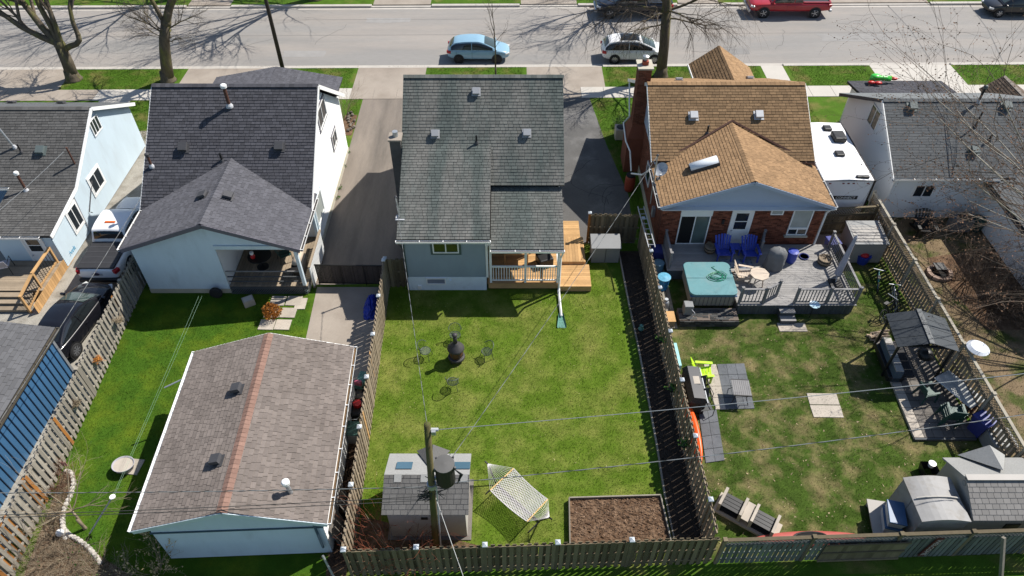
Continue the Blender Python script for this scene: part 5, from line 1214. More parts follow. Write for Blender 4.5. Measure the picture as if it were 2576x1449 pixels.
put(MB().box(-3.08,-2.85,11.600,11.625,1.28,1.42), 'wall_vent', m_black, rs)
# utility pole
m_cab = M('cupboard_grey', (.27,.265,.26), .6, var=.12, scale=2.2, c2=(.21,.195,.175), c2s=2.5, c2t=(.5,.7))
up = T('utility_pole', 'mossy wooden utility pole with transformer beside the resin shed', 'utility pole', (-2.62,11.25,0))
pb, ptop = Vector((-2.64,11.25,0)), Vector((-2.33,11.25,7.45))
def pole_at(z): return pb.lerp(ptop, z/7.45)
put(MB().tube([pb, pole_at(3.7), ptop], .12, 12, .095), 'pole', m_pole, up, smooth=True)
tc = pole_at(4.7)+Vector((.42,.12,0))
tr = put(MB().lathe([(.22,-.5),(.28,-.44),(.295,-.38),(.295,.42),(.31,.44),(.31,.5),(.02,.53)], tc, 20), 'transformer', M('transformer', (.02,.019,.018), .6, var=.2, scale=3), up, smooth=False)
put(MB().lathe([(.315,.5),(.315,.53),(.02,.56)], tc, 20), 'transformer_lid', M('lid_grey', (.10,.098,.095), .7, var=.1), tr)
for a, b in ((.2,.18),(.26,-.1),(-.2,.15)): put(MB().tube([tc+Vector((a,b,.3)), tc+Vector((a*1.3,b*1.3,.55))], .035, 6), 'bushing', m_ventD, tr)
put(MB().box(tc.x-.05,tc.x+.05,tc.y-.275,tc.y-.262,-.2+tc.z,-.1+tc.z), 'plate', m_ventL, tr)
put(MB().beam(pole_at(4.5), tc+Vector((-.2,0,-.2)), .06, .1), 'bracket', m_galv, up); put(MB().beam(pole_at(4.95), tc+Vector((-.2,0,.25)), .06, .1), 'bracket', m_galv, up)
put(MB().tube([pole_at(0)+Vector((.17,-.05,0)), pole_at(4.2)+Vector((.15,-.05,0))], .025, 6), 'conduit', m_ventL, up)
put(MB().lathe([(.12,-.1),(.15,-.1),(.15,.1),(.12,.1)], pole_at(4.2), 12), 'band', m_galv, up)
put(MB().tube([pole_at(7.2), pole_at(7.2)+Vector((.3,0,0))], .05, 8), 'insulator', m_ventL, up); put(MB().obox(pole_at(7.15)+Vector((.17,-.05,0)), (.12,.12,.16)), 'clamp', m_galv, up)
cb = MB(); rr_ = random.Random(4)
for i in range(12):
    a = pole_at(rr_.uniform(3.4,4.3)); q = [a+Vector((rr_.uniform(-.5,.6), rr_.uniform(-.2,.1), rr_.uniform(-.25,.45))) for _ in range(3)]; cb.tube([a]+q+[pole_at(rr_.uniform(3.4,4.4))], .014, 4, cap=False)
for i in range(4): cb.tube([tc+Vector((.27,0,.25)), tc+Vector((.45+.03*i,-.05,.0)), tc+Vector((.35,-.1,-.45)), pole_at(4.15)+Vector((.1,0,0))], .014, 4, cap=False)
put(cb, 'cable_loops', m_wireD, up)
def wire(label, a, b, sag, r, mat, name='overhead_wire', n=14, twist=0):
    a = Vector(a); b = Vector(b); t = T(name, label, 'wire', a); pts = []
    for i in range(n+1):
        f = i/n; p = a.lerp(b, f); p.z -= sag*4*f*(1-f); pts.append(p)
    mb = MB().tube(pts, r, 5)
    put(mb, 'cable', mat, t)
    if twist:
        q = []
        for i in range(n*10+1):
            f = i/(n*10); p = a.lerp(b, f); p.z -= sag*4*f*(1-f); q.append(p+Vector((0, math.cos(i*.9)*r*1.7, math.sin(i*.9)*r*1.7)))
        put(MB().tube(q, r*.8, 4), 'second_conductor', m_wireD, t)
far = P(2640,933,7.4); wire('upper pale cable from pole top across the lawns to the right edge', pole_at(7.2)+Vector((.3,0,0)), far, .12, .011, m_wire)
wire('lower twisted cable from the pole across the right yard', pole_at(4.25)+Vector((.15,0,0)), P(2640,1034,5.0), .25, .011, m_wire, twist=1)
wire('upper twisted cable from the pole over the taupe garage', pole_at(4.1), P(-60,1240,4.6), .1, .011, m_wire, twist=1)
wire('middle thin telephone cable from the pole over the garage gable', pole_at(3.55), P(-60,1297,4.3), .12, .012, m_wireD); wire('lowest thin telephone cable from the pole over the garage gable', pole_at(3.3), P(-60,1303,4.2), .12, .012, m_wireD)
wire('service drop cable from pole to the middle house mast', pole_at(7.3), (-5.02,24.6,4.95), .35, .009, m_wire, twist=1)
wire('service drop cable from transformer to the brick house mast', tc+Vector((0,0,.3)), (6.85,28.2,4.62), .2, .009, m_wire, twist=1)
wire('thin telephone cable from pole down to the fence line', pole_at(3.4)+Vector((.1,0,0)), P(1165,1449,2.4), .02, .012, m_wire)
wire('pale service cable crossing the black sedan to the blue house', P(355,497,5.2), P(-20,1090,4.4), .05, .009, m_wire, twist=1)
wire('thin cable over the charcoal roof to its mast', P(160,382,4.6), P(-20,545,4.4), .05, .012, m_wire)
# wire chairs round the chiminea
def wire_chair(label, loc, rz):
    c = T('wire_chair', label, 'chair', loc, rz, 'wire chairs around the fire pit'); m_w = M('wire_green', (.055,.075,.06), .5, var=.1)
    ring = [(.23*math.cos(a), .21*math.sin(a), .42) for a in [i*6.2832/16 for i in range(17)]]
    s = MB().tube(ring, .016, 5, cap=False)
    for i in range(-6,7): x = i*.034; h = math.sqrt(max(0,.23**2-x*x))*.91; s.tube([(x,-h,.42),(x,h,.42)], .006, 3, cap=False)
    for i in range(-5,6): y = i*.038; h = math.sqrt(max(0,.21**2-y*y))*1.09; s.tube([(-h,y,.424),(h,y,.424)], .006, 3, cap=False)
    put(s, 'seat', m_w, c, world=False)
    b = MB(); arc = [(.27*math.cos(a), .08+.22*math.sin(a), .74+.13*math.sin(a)) for a in [R(-12)+i*R(204)/12 for i in range(13)]]
    b.tube(arc, .016, 5, cap=False)
    for i in range(1,12): a = arc[i]; b.tube([a, (a[0]*.8, a[1]*.72, .43)], .006, 3, cap=False)
    put(b, 'backrest', m_w, c, world=False)
    for x, y in ((.17,-.17),(-.17,-.17),(.17,.17),(-.17,.17)): put(MB().tube([(x,y,.42),(x*1.1,y*1.1,.2),(x*1.35,y*1.35,0)], .012, 5), 'leg', m_w, c, world=False)
wire_chair('wire garden chair behind the chiminea facing the camera', P(1146,858), 0)
wire_chair('wire garden chair left of the chiminea', P(1072,898), R(75)); wire_chair('wire garden chair right of the chiminea', P(1225,900), R(-65)); wire_chair('wire garden chair in front of the chiminea turned away', P(1140,975), R(178))
# chiminea
cm = T('chiminea', 'cast iron chiminea with tall flue in the middle lawn', 'chiminea', P(1149,905)); cm.scale = (.84,.84,.98)
put(MB().lathe([(.34,.14),(.42,.16),(.44,.24),(.40,.30),(.36,.30)], (0,0,0), 24), 'bowl_rim', m_iron, cm, world=False, smooth=True)
put(MB().lathe([(.30,.28),(.34,.5),(.31,.78)], (0,0,0), 16), 'fire_screen', M('fire_screen', (.11,.05,.02), .7, var=.4, scale=9), cm, world=False)
put(MB().lathe([(.43,.76),(.44,.80),(.40,.86),(.26,1.0),(.15,1.1),(.12,1.16)], (0,0,0), 24), 'hood', m_iron, cm, world=False, smooth=True)
put(MB().tube([(0,0,1.12),(0,0,1.62)], .115, 16, .10), 'flue', m_iron, cm, world=False, smooth=True); put(MB().lathe([(.13,1.6),(.14,1.63),(.13,1.68),(.03,1.72)], (0,0,0), 16), 'flue_cap', m_iron, cm, world=False, smooth=True)
for i in range(4): a = R(45+90*i); put(MB().tube([(.3*math.cos(a),.3*math.sin(a),.2),(.36*math.cos(a),.36*math.sin(a),0)], .025, 6), 'leg', m_iron, cm, world=False)
for i in range(6): a = R(60*i); put(MB().tube([(.345*math.cos(a),.345*math.sin(a),.3),(.315*math.cos(a),.315*math.sin(a),.78)], .018, 5), 'bar', m_iron, cm, world=False)
# hammock
hk = T('hammock', 'white rope hammock on a stand beside the resin shed', 'hammock', P(1305,1262))
e0, e1 = P(1226,1166,.95), P(1382,1302,.95); a0, a1 = P(1292,1178,.85), P(1233,1233,.85); b0, b1 = P(1378,1256,.85), P(1326,1312,.85)
put(MB().tube([a0,a1], .022, 6), 'spreader_bar', m_sparwood, hk); put(MB().tube([b0,b1], .022, 6), 'spreader_bar', m_sparwood, hk)
net = MB(); N1, N2 = 26, 18
def hp(s, t):
    p = a0.lerp(a1, t).lerp(b0.lerp(b1, t), s); p.z -= .22*4*s*(1-s)*(1-.35*(2*t-1)**2)*.9; return p
for i in range(-N2, N1):
    for sg in (1,-1):
        pts = []
        for k in range(13):
            t = k/12; s = (i+(t if sg > 0 else 1-t)*N2*.5)/N1
            if 0 <= s <= 1: pts.append(hp(s, t))
        if len(pts) > 1: net.tube(pts, .010, 3, cap=False)
for t in (0,1): net.tube([hp(i/10,t) for i in range(11)], .012, 4, cap=False)
put(net, 'net', m_rope, hk, kind='stuff')
ln = MB()
for i in range(15):
    ln.tube([e0, a0.lerp(a1, i/14)], .005, 3, cap=False); ln.tube([e1, b0.lerp(b1, i/14)], .005, 3, cap=False)
put(ln, 'end_ropes', m_rope, hk, kind='stuff')
d = (e1-e0); d.z = 0; L_ = d.length; d.normalize()
f0, f1 = Vector((e0.x,e0.y,.06))+d*.45, Vector((e1.x,e1.y,.06))-d*.45
put(MB().tube([e0-d*.12+Z_*.02, e0, f0, f1, e1, e1+d*.12+Z_*.02], .03, 6), 'stand', m_blackm, hk); nn = Vector((-d.y,d.x,0))
for q in (f0, f1): put(MB().tube([q+nn*.55-Z_*.03, q-nn*.55-Z_*.03], .028, 6), 'stand_foot', m_blackm, hk)
# raised vegetable bed
rb = T('raised_bed', 'raised bed of bare brown soil with grey board edging', 'raised bed', P(1550,1310))
cs = [P(1432,1252,.22), P(1662,1245,.22), P(1690,1366,.22), P(1434,1372,.22)]
for i in range(4): a, b = cs[i], cs[(i+1) % 4]; put(MB().beam(Vector((a.x,a.y,.12)), Vector((b.x,b.y,.12)), .045, .25), 'edge_board', m_fenceL, rb)
sm = MB(); ng = 40; rs_ = random.Random(9); hh = {}
for i in range(ng+1):
    for j in range(ng+1):
        p = cs[0].lerp(cs[1], i/ng).lerp(cs[3].lerp(cs[2], i/ng), j/ng); p.z = .13+rs_.gauss(0,.015)+.012*math.sin(i*1.3)*math.cos(j*1.1); sm.v.append(tuple(p))
for i in range(ng):
    for j in range(ng): a = i*(ng+1)+j; sm.f.append((a, a+1, a+ng+2, a+ng+1))
put(sm, 'soil', m_soil2, rb)
# timber edging of the long bed
te = T('bed_edging', 'timber edging between the middle lawn and the dark planting bed', 'edging', P(1600,845))
ep = [(1556,632),(1583,770),(1605,870),(1630,1000),(1652,1120),(1672,1245),(1697,1365)]
for i in range(len(ep)-1): put(MB().beam(P(*ep[i],.05), P(*ep[i+1],.05), .06, .12), 'edge_board', m_fenceL, te)
# hanging flower pots on the right fence, bed ornament, stake light
for k, (px, py, lab) in enumerate(((1662,855,'hanging pot of green leaves on the fence, farthest of three'),(1690,978,'hanging pot of green leaves on the fence above the kayak end'),(1722,1118,'hanging pot of white-green flowers on the fence by the kayak tail'))):
    q = P(px,py,1.2); t = T('hanging_pot', lab, 'flower pot', q, 0, 'pots hung on the fence'); put(MB().lathe([(.08,-.16),(.12,0),(.11,.01)], (0,0,0), 10), 'pot', m_black, t, world=False); put(MB().tube([(.05,0,0),(.14,0,.35)], .01, 4), 'hook', m_blackm, t, world=False)
    r_ = random.Random(k); lf = MB()
    for i in range(60): a = Vector((r_.gauss(0,.1), r_.gauss(0,.1), r_.gauss(.08,.07))); e = Vector((r_.gauss(0,1), r_.gauss(0,1), r_.gauss(0,1))).normalized()*.05; g_ = e.orthogonal()*.5; lf.poly([a-e,a+g_,a+e,a-g_])
    put(lf, 'leaves', m_leaf, t, world=False, kind='stuff')
t = T('garden_ornament', 'small teal glazed ornament in the dark planting bed', 'ornament', P(1612,830)); put(MB().lathe([(.10,0),(.13,.1),(.06,.22),(.09,.3),(.02,.34)], (0,0,0), 12), 'figure', m_tealpl, t, world=False)
# grey storage box
db = T('storage_box', 'grey resin storage box with lid beside the cedar deck', 'storage box', (4.55,26.15,0))
put(MB().box(-.68,.68,-.4,.42,0,.95), 'cabinet', m_resinG, db, world=False, bev=.02); put(MB().add([(-.72,-.46,.95),(.72,-.46,.95),(.72,.46,1.08),(-.72,.46,1.08),(-.72,-.46,1.0),(.72,-.46,1.0),(.72,.46,1.14),(-.72,.46,1.14)], [(3,2,1,0),(4,5,6,7),(0,1,5,4),(1,2,6,5),(2,3,7,6),(3,0,4,7)]), 'lid', m_resinG, db, world=False)
put(MB().box(-.01,.01,-.415,-.40,.05,.95), 'door_gap', m_dark, db, world=False)
# ================================================================ left yard
bb = T('bird_bath', 'shallow oval tub of sand on a slab in the left lawn', 'tub', P(318,1180))
put(MB().lathe([(.28,.05),(.36,.28),(.42,.36),(.40,.37),(.37,.31),(.02,.30)], (0,0,0), 22, sx=1, sy=.85), 'basin', m_umb, bb, world=False, smooth=True); put(MB().lathe([(.365,.312),(.02,.318)], (0,0,0), 22, sy=.85), 'sand', m_paver, bb, world=False)
put(MB().obox((.14,.1,.02), (.8,.65,.04), rz=R(-6)), 'slab', m_paver, bb, world=False)
cp = T('clothesline_pole', 'white leaning clothesline pole in the left lawn', 'clothesline', P(226,1342)); tp_ = P(283,1250,1.6); put(MB().tube([P(226,1342,0), tp_], .03, 8), 'pole', m_ventL, cp); put(MB().lathe([(.1,-.02),(.1,.02)], tp_, 12), 'pulley', m_white, cp)
for i in range(2): put(MB().tube([tp_+Vector((.05*i,0,0)), (P(500+8*i,745,1.8))], .0035, 4), 'line', M('line_green', (.2,.33,.24), .6, var=0), cp)
cpr = P(545,670,2.2)
de = T('dead_conifer', 'orange-brown dead potted conifer beside the covered porch', 'shrub', P(688,800)); r_ = random.Random(2); lf = MB()
for i in range(1500):
    h = r_.random(); a = r_.uniform(0,6.283); rad = (.42*math.sin(math.pi*min(1,.25+h*.8)))*math.sqrt(r_.random()); c = Vector((rad*math.cos(a)*(1+.2*math.sin(3*a)), rad*math.sin(a), .15+h*.85)); e = (Vector((math.cos(a),math.sin(a),.8))+Vector((r_.gauss(0,.5),r_.gauss(0,.5),r_.gauss(0,.5)))).normalized()*r_.uniform(.03,.08); g_ = e.orthogonal()*.3; lf.poly([c-e,c+g_,c+e,c-g_])
put(lf, 'crown', m_deadleaf, de, world=False, kind='stuff'); put(MB().tube([(0,0,0),(0,0,.8)], .03, 6), 'trunk', m_bark, de, world=False)
pv = T('stepping_slabs', 'pale square paving slabs by the dead conifer', 'paving', P(715,790))
k = 0
for a, b in (((672,820),(700,760)),((712,820),(740,760)),):
    for j in range(3):
        q = P(a[0]+(b[0]-a[0])*j/2, a[1]+(b[1]-a[1])*j/2-2); put(MB().obox(q+Z_*.03, (.68,.6,.04), rz=R(-2)), 'slab', m_paver, pv)
put(MB().obox(P(757,765)+Z_*.028, (.5,.7,.04)), 'slab', m_paver, pv)
t = T('concrete_block', 'pale concrete box on the grass under the left house porch', 'block', P(628,765), R(30)); put(MB().box(-.25,.25,-.2,.2,0,.36), 'shell', m_paver, t, world=False, bev=.02); put(MB().box(-.2,.2,-.15,.15,.36,.38), 'top', m_walk, t, world=False)
t = T('spare_tyre', 'black tyre leaning against the left house foundation', 'tyre', P(548,748)); put(MB().lathe([(.17,-.08),(.28,-.08),(.3,0),(.28,.08),(.17,.08)], (0,0,.3), 20, 'Y'), 'tread', m_tyre, t, world=False, smooth=True); put(MB().lathe([(.17,-.05),(.02,-.05)], (0,0,.3), 16, 'Y'), 'hub', m_blackm, t, world=False)
t = T('blue_tarpaulin', 'crumpled bright blue tarpaulin heap against the fence', 'tarpaulin', P(936,775)); r_ = random.Random(8); tm = MB(); nu, nv = 16, 22
for i in range(nu+1):
    for j in range(nv+1):
        u, v = i/nu*2-1, j/nv*2-1; tm.v.append((u*.38*(1-.25*abs(v))+r_.gauss(0,.015), v*.75+r_.gauss(0,.015), max(.01,.55*(1-u*u)*(1-v*v)**.6+r_.gauss(0,.045))))
for i in range(nu):
    for j in range(nv): a = i*(nv+1)+j; tm.f.append((a, a+1, a+nv+2, a+nv+1))
put(tm, 'sheet', m_blueT, t, world=False); put(MB().tube([(-.3,-.6,.03),(.3,-.5,.03)], .02, 5), 'rope', m_rope, t, world=False)
t = T('lawn_mower', 'dark lawn mower with handle stored between garage and fence', 'lawn mower', (-6.2,16.9,0), R(90)); put(MB().box(-.4,.4,-.27,.27,.1,.35), 'deck', m_black, t, world=False, bev=.08); put(MB().cyl((.1,0,.35), .17, .16), 'engine', m_redp, t, world=False)
for a in (-.3,.3):
    for b in (-.27,.27): put(MB().lathe([(.11,-.03),(.11,.03)], (a,b,.11), 12, 'Y'), 'wheel', m_tyre, t, world=False)
put(MB().tube([(-.35,-.22,.3),(-1.0,-.22,.95),(-1.0,.22,.95),(-.35,.22,.3)], .015, 5), 'handle', m_galv, t, world=False)
t = T('child_ride_on', 'teal and pink ride-on toy between garage and fence', 'toy', (-6.25,18.3,0), R(80)); put(MB().box(-.4,.4,-.18,.18,.15,.42), 'body', m_tealpl, t, world=False, bev=.06); put(MB().box(-.4,-.25,-.16,.16,.4,.65), 'backrest', M('pink', (.5,.12,.18), .5, var=.1), t, world=False, bev=.04)
for a in (-.3,.3):
    for b in (-.18,.18): put(MB().lathe([(.13,-.03),(.13,.03)], (a,b,.13), 12, 'Y'), 'wheel', m_tyre, t, world=False)
t = T('dark_bench', 'dark grey plastic box between garage gutter and fence', 'box', (-6.2,15.7,0)); put(MB().box(-.35,.35,-.3,.3,0,.6), 'shell', m_resinG, t, world=False, bev=.03); put(MB().box(-.38,.38,-.33,.33,.6,.66), 'lid', m_greenpl, t, world=False, bev=.02)
t = T('plank_stack', 'leaning sheet of grey panel between garage wall and fence', 'panel', (-6.05,12.4,0)); put(MB().beam((-5.95,11.7,0),(-6.15,11.7,1.2), .03, .9, up=(0,1,0)), 'sheet', m_paverD, t); put(MB().beam((-5.9,12.7,0),(-6.1,12.7,1.1), .03, .7, up=(0,1,0)), 'sheet', m_paverD, t)
# wall baskets on the left fence
for k, (px, py, mm, lab) in enumerate(((298,805,m_twigG,'straw wreath on the weathered fence below the sedan hood'),(245,905,m_deadleaf,'rusty dried plant hung on the weathered fence'),(190,1015,m_twigG,'small woven basket hung low on the weathered fence'))):
    q = P(px,py,1.1); t = T('fence_basket', lab, 'basket', q, 0, 'baskets on the left fence'); s = MB(); r_ = random.Random(k)
    for i in range(30): s.tube([Vector((r_.gauss(0,.12),r_.gauss(0,.12),r_.gauss(0,.08))) for _ in range(3)], .008, 3, cap=False)
    put(s, 'dried_stems', mm, t, world=False); put(MB().lathe([(.14,-.02),(.16,.02),(.13,.03)], (0,0,-.05), 12), 'ring', m_fenceD, t, world=False)
# scalloped edging
se_ = T('scalloped_edging', 'white scalloped edging curving round the wild left bed', 'edging', P(170,1300)); pts = [(165,1186),(180,1190),(187,1215),(180,1245),(165,1275),(158,1305),(160,1330),(175,1347),(200,1360),(225,1380),(242,1400),(255,1420)]
for i in range(len(pts)-1):
    a, b = P(*pts[i],0), P(*pts[i+1],0)
    for k in range(3): q = a.lerp(b, (k+.5)/3); put(MB().lathe([(.09,0),(.09,.08),(.06,.12),(.01,.13)], q, 8), 'scallop', m_walk, se_)
t = T('white_lantern', 'white garden ornament lying at the edging of the wild bed', 'ornament', P(155,1345)); put(MB().sphere((0,0,.14), .14, 10, 8), 'bowl', m_white, t, world=False); put(MB().lathe([(.16,0),(.12,.04),(.06,.06)], (.2,-.05,0), 10), 'base', m_white, t, world=False)
t = T('garden_flag', 'small striped garden flag at the weathered fence foot', 'flag', P(164,1180)); put(MB().tube([(0,0,0),(0,0,.5)], .01, 5), 'pole', m_blackm, t, world=False); put(MB().box(.0,.22,-.004,.004,.22,.5), 'cloth', M('flag', (.6,.3,.28), .8, var=.5, scale=12), t, world=False)
# ================================================================ brick-house deck
dd = T('back_deck', 'grey composite deck with railings behind the brick house', 'deck', (11.5,24.4,0))
DZ = .62
put(MB().box(7.4,15.5,24.55,26.42,.05,DZ-.03), 'frame', m_deckskirt, dd); put(MB().box(10.2,15.5,22.35,24.55,.05,DZ-.03), 'frame', m_deckskirt, dd)
b = put(MB().box(7.35-11.5,15.55-11.5,0,.134,DZ-.028,DZ), 'deck_board', m_deckD, dd, world=False); ms = [Matrix.Translation((0,24.56-24.4+.143*i,0)) for i in range(13)]; b.matrix_local = ms[0]; copies(b, ms[1:])
b = put(MB().box(10.18-11.5,15.55-11.5,0,.134,DZ-.028,DZ), 'deck_board', m_deckD, dd, world=False); ms = [Matrix.Translation((0,22.27-24.4+.143*i,0)) for i in range(16)]; b.matrix_local = ms[0]; copies(b, ms[1:])
sk = put(MB().box(-.066,.066,-.012,.012,.03,DZ-.04), 'skirt_board', m_deckskirt, dd, world=False); ms = [Matrix.Translation((10.3-11.5+.14*i,22.3-24.4,0)) for i in range(37)]; sk.matrix_local = ms[0]; copies(sk, ms[1:])
RP = []
def railing(a, b, z=DZ, h=.9, n=None):
    a = Vector((a[0],a[1],z)); b = Vector((b[0],b[1],z)); L = (b-a).length; n = n or int(L/.14)
    put(MB().beam(a+Z_*h, b+Z_*h, .1, .045), 'hand_rail', m_railD, dd); put(MB().beam(a+Z_*.12, b+Z_*.12, .05, .08), 'bottom_rail', m_railD, dd)
    for i in range(n): q = a.lerp(b, (i+.5)/n); put(MB().beam(q+Z_*.14, q+Z_*(h-.02), .034), 'baluster', m_railD, dd)
    for q in (a, b):
        if any((q-o_).length < .12 for o_ in RP): continue
        RP.append(q.copy()); put(MB().beam(q-Z_*.1, q+Z_*(h+.1), .095), 'post', m_railD, dd); put(MB().beam(q+Z_*(h+.1), q+Z_*(h+.13), .13), 'post_cap', m_railD, dd)
railing((10.25,22.4), (11.35,22.4)); railing((11.35,22.4), (12.05,22.85)); railing((12.75,22.4), (14.2,22.4)); railing((14.2,22.4), (15.5,22.4)); railing((15.5,22.45), (15.5,24.3)); railing((15.5,24.3), (15.5,26.2)); railing((7.45,24.7), (7.45,26.3)); railing((11.9,25.5), (12.2,26.3))
for i in range(2): put(MB().box(12.1,12.75,22.28-.3*(i+1),22.28-.3*i-.01,.03,.42-.2*i), 'step', m_deckskirt, dd); put(MB().box(12.08,12.77,22.26-.3*(i+1),22.28-.3*i,.42-.2*i,.455-.2*i), 'tread', m_deckD, dd)
put(MB().box(7.5,10.15,21.55,22.35,.02,.36), 'stone_step', m_mortar, dd); stn = MB(); r_ = random.Random(3)
z = .03; k = 0
while z < .36:
    x = 7.5
    while x < 10.15:
        w_ = r_.uniform(.12,.35); stn.box(x,min(10.15,x+w_-.01),21.52-r_.uniform(0,.02),21.6,z,z+.075); x += w_
    z += .085
for i in range(60): x, y = r_.uniform(7.5,9.8), r_.uniform(21.6,22.2); stn.box(x,x+r_.uniform(.15,.35),y,y+.12,.36,.37+r_.random()*.006)
put(stn, 'stones', m_stone, dd, kind='stuff')
# hot tub
ht = T('hot_tub', 'square hot tub under a teal cover at the deck corner', 'hot tub', (9.05,23.45,0))
put(MB().box(-1.02,1.02,-1.02,1.02,.36,1.08), 'cabinet', m_tubside, ht, world=False, bev=.12)
for i in range(11): put(MB().box(-.98+.19*i,-.965+.19*i,-1.032,-1.02,.4,1.04), 'panel_groove', m_soffit, ht, world=False)
for y0_, y1_ in ((-1.08,-.006),(.006,1.08)): put(MB().slab([(x,y,1.08) for x, y in ([(-1.08,y0_),(1.08,y0_)] if y0_ > 0 else [(-1.08,y1_),(1.08,y1_)])+[(a*(.80+.28*math.cos(t_)), (y1_ if y0_ > 0 else y0_)+(-1 if y0_ > 0 else 1)*(.28-.28*math.sin(t_))) for a, rng_ in ((1,range(7)),(-1,range(6,-1,-1))) for t_ in [k_*math.pi/12 for k_ in rng_]]], (0,0,.12)), 'cover_half', m_teal, ht, world=False, bev=.02)
put(MB().box(-1.06,1.06,-1.06,1.06,1.0,1.08), 'rim', M('tub_rim', (.05,.10,.2), .4, var=.05), ht, world=False, bev=.04)
hs_ = MB(); r_ = random.Random(5)
for k in range(5):
    cx, cy, ra = .3+r_.gauss(0,.06), .1+r_.gauss(0,.08), r_.uniform(.22,.36)
    hs_.tube([(cx+ra*1.15*math.cos(a)+r_.gauss(0,.02), cy+ra*.8*math.sin(a)+r_.gauss(0,.02), 1.215+.01*k) for a in [i*6.283/14 for i in range(15)]], .014, 5, cap=False)
t = T('garden_hose', 'coiled green garden hose lying on the teal hot tub cover', 'hose', (9.05,23.45,0)); put(hs_, 'coil', m_hose, t, world=False); put(MB().tube([(.55,.3,1.22),(.2,.7,1.22),(.35,.75,1.22)], .014, 5), 'loose_end', m_hose, t, world=False)
t = T('filter_box', 'small grey box with white hose beside the hot tub', 'pump', (7.9,22.1,.36)); put(MB().box(-.2,.2,-.2,.2,0,.55), 'housing', m_resinG, t, world=False, bev=.03); put(MB().tube([(.1,-.2,.4),(.25,-.35,.3),(.05,-.45,.02)], .02, 5), 'hose', m_ventL, t, world=False)
# adirondack chairs
def adirondack(label, loc, rz, mat, group=None, name='adirondack_chair', s=1.0):
    c = T(name, label, 'chair', loc, rz, group)
    for i in range(6): x = -.275+.11*i; put(MB().beam((x*s,.20*s,.30*s), (x*1.25*s,.55*s,(1.0-.05*abs(i-2.5))*s), .095*s, .02*s, up=(1,0,0) if False else (0,-1,.4)), 'back_slat', mat, c, world=False)
    for i in range(5): y = -.35+.12*i; put(MB().obox((0,y*s,(.40-.025*i)*s), (.58*s,.1*s,.02*s), rx=R(-10)), 'seat_slat', mat, c, world=False)
    for a in (-1,1):
        put(MB().obox((a*.36*s,-.08*s,.58*s), (.13*s,.75*s,.022*s)), 'armrest', mat, c, world=False); put(MB().box((a*.33-.03)*s,(a*.33+.03)*s,-.42*s,-.34*s,0,.57*s), 'front_leg', mat, c, world=False)
        put(MB().beam((a*.29*s,-.36*s,.36*s), (a*.29*s,.62*s,.02), .04*s, .12*s), 'side_rail', mat, c, world=False); put(MB().beam((a*.33*s,.36*s,.57*s), (a*.3*s,.36*s,.2*s), .05*s), 'back_support', mat, c, world=False)
    return c
adirondack('blue adirondack chair nearer the sliding door of the brick house', (10.15,25.55,DZ), 0, m_blueP, 'blue chairs on the grey deck'); adirondack('blue adirondack chair beside the covered grill', (11.4,25.5,DZ), 0, m_blueP, 'blue chairs on the grey deck')
t = T('side_table', 'small blue table between the two blue adirondack chairs', 'table', (10.78,25.8,DZ)); put(MB().box(-.22,.22,-.22,.22,.4,.44), 'top', m_blueP, t, world=False)
for a in (-.18,.18):
    for b_ in (-.18,.18): put(MB().box(a-.03,a+.03,b_-.03,b_+.03,0,.4), 'leg', m_blueP, t, world=False)
t = T('outdoor_rug', 'patterned pale blue rug before the blue chairs', 'rug', (10.75,25.0,DZ+.004)); put(MB().box(-.75,.75,-.3,.35,0,.008), 'weave', M('rug', (.22,.27,.33), .95, var=.0, scale=5, c2=(.06,.08,.14), c2s=6), t, world=False)
adirondack('beige adirondack chair beside the round beige table', (10.75,24.0,DZ), R(75), m_beige, s=.9)
t = T('round_table', 'round beige slatted table on the grey deck', 'table', (11.35,23.65,DZ)); put(MB().lathe([(.44,.62),(.45,.65),(.44,.67),(.02,.67)], (0,0,0), 8), 'top', m_beige, t, world=False)
for i in range(4): a = R(45+90*i); put(MB().tube([(.2*math.cos(a),.2*math.sin(a),.62),(.32*math.cos(a),.32*math.sin(a),0)], .03, 6), 'leg', m_beige, t, world=False)
t = T('covered_grill', 'grill under a grey fabric cover on the deck', 'grill', (12.4,24.75,DZ)); r_ = random.Random(6); cv = MB(); prof = [(.42,0),(.44,.2),(.40,.5),(.42,.75),(.40,1.0),(.28,1.15),(.02,1.2)]
for i, (ra, z) in enumerate(prof):
    for j in range(24): a = j/24*6.283; q = ra*(1+.07*math.sin(a*7+i)+r_.gauss(0,.025)); cv.v.append((q*math.cos(a)*1.05, q*math.sin(a)*.8, z))
for i in range(len(prof)-1):
    for j in range(24): cv.f.append((i*24+j, i*24+(j+1) % 24, (i+1)*24+(j+1) % 24, (i+1)*24+j))
put(cv, 'cover', m_cover, t, world=False, smooth=True); put(MB().box(-.3,.3,-.2,.2,0,.6), 'cart', m_black, t, world=False)
def barrel(name, label, loc, r, h, mat, cat, lid=None, tap=.85): 
    t = T(name, label, cat, loc); put(MB().lathe([(r*tap,0),(r,h*.3),(r,h*.7),(r*.93,h),(.02,h)], (0,0,0), 18), 'body', mat, t, world=False, smooth=False)
    put(MB().lathe([(r*1.02,h*.98),(r*1.04,h*1.04),(r*.5,h*1.08),(.02,h*1.08)], (0,0,0), 18), 'lid', lid or mat, t, world=False); return t
barrel('blue_drum', 'small blue plastic drum beside the covered grill', (13.35,25.2,DZ), .24, .62, m_blueP, 'drum')
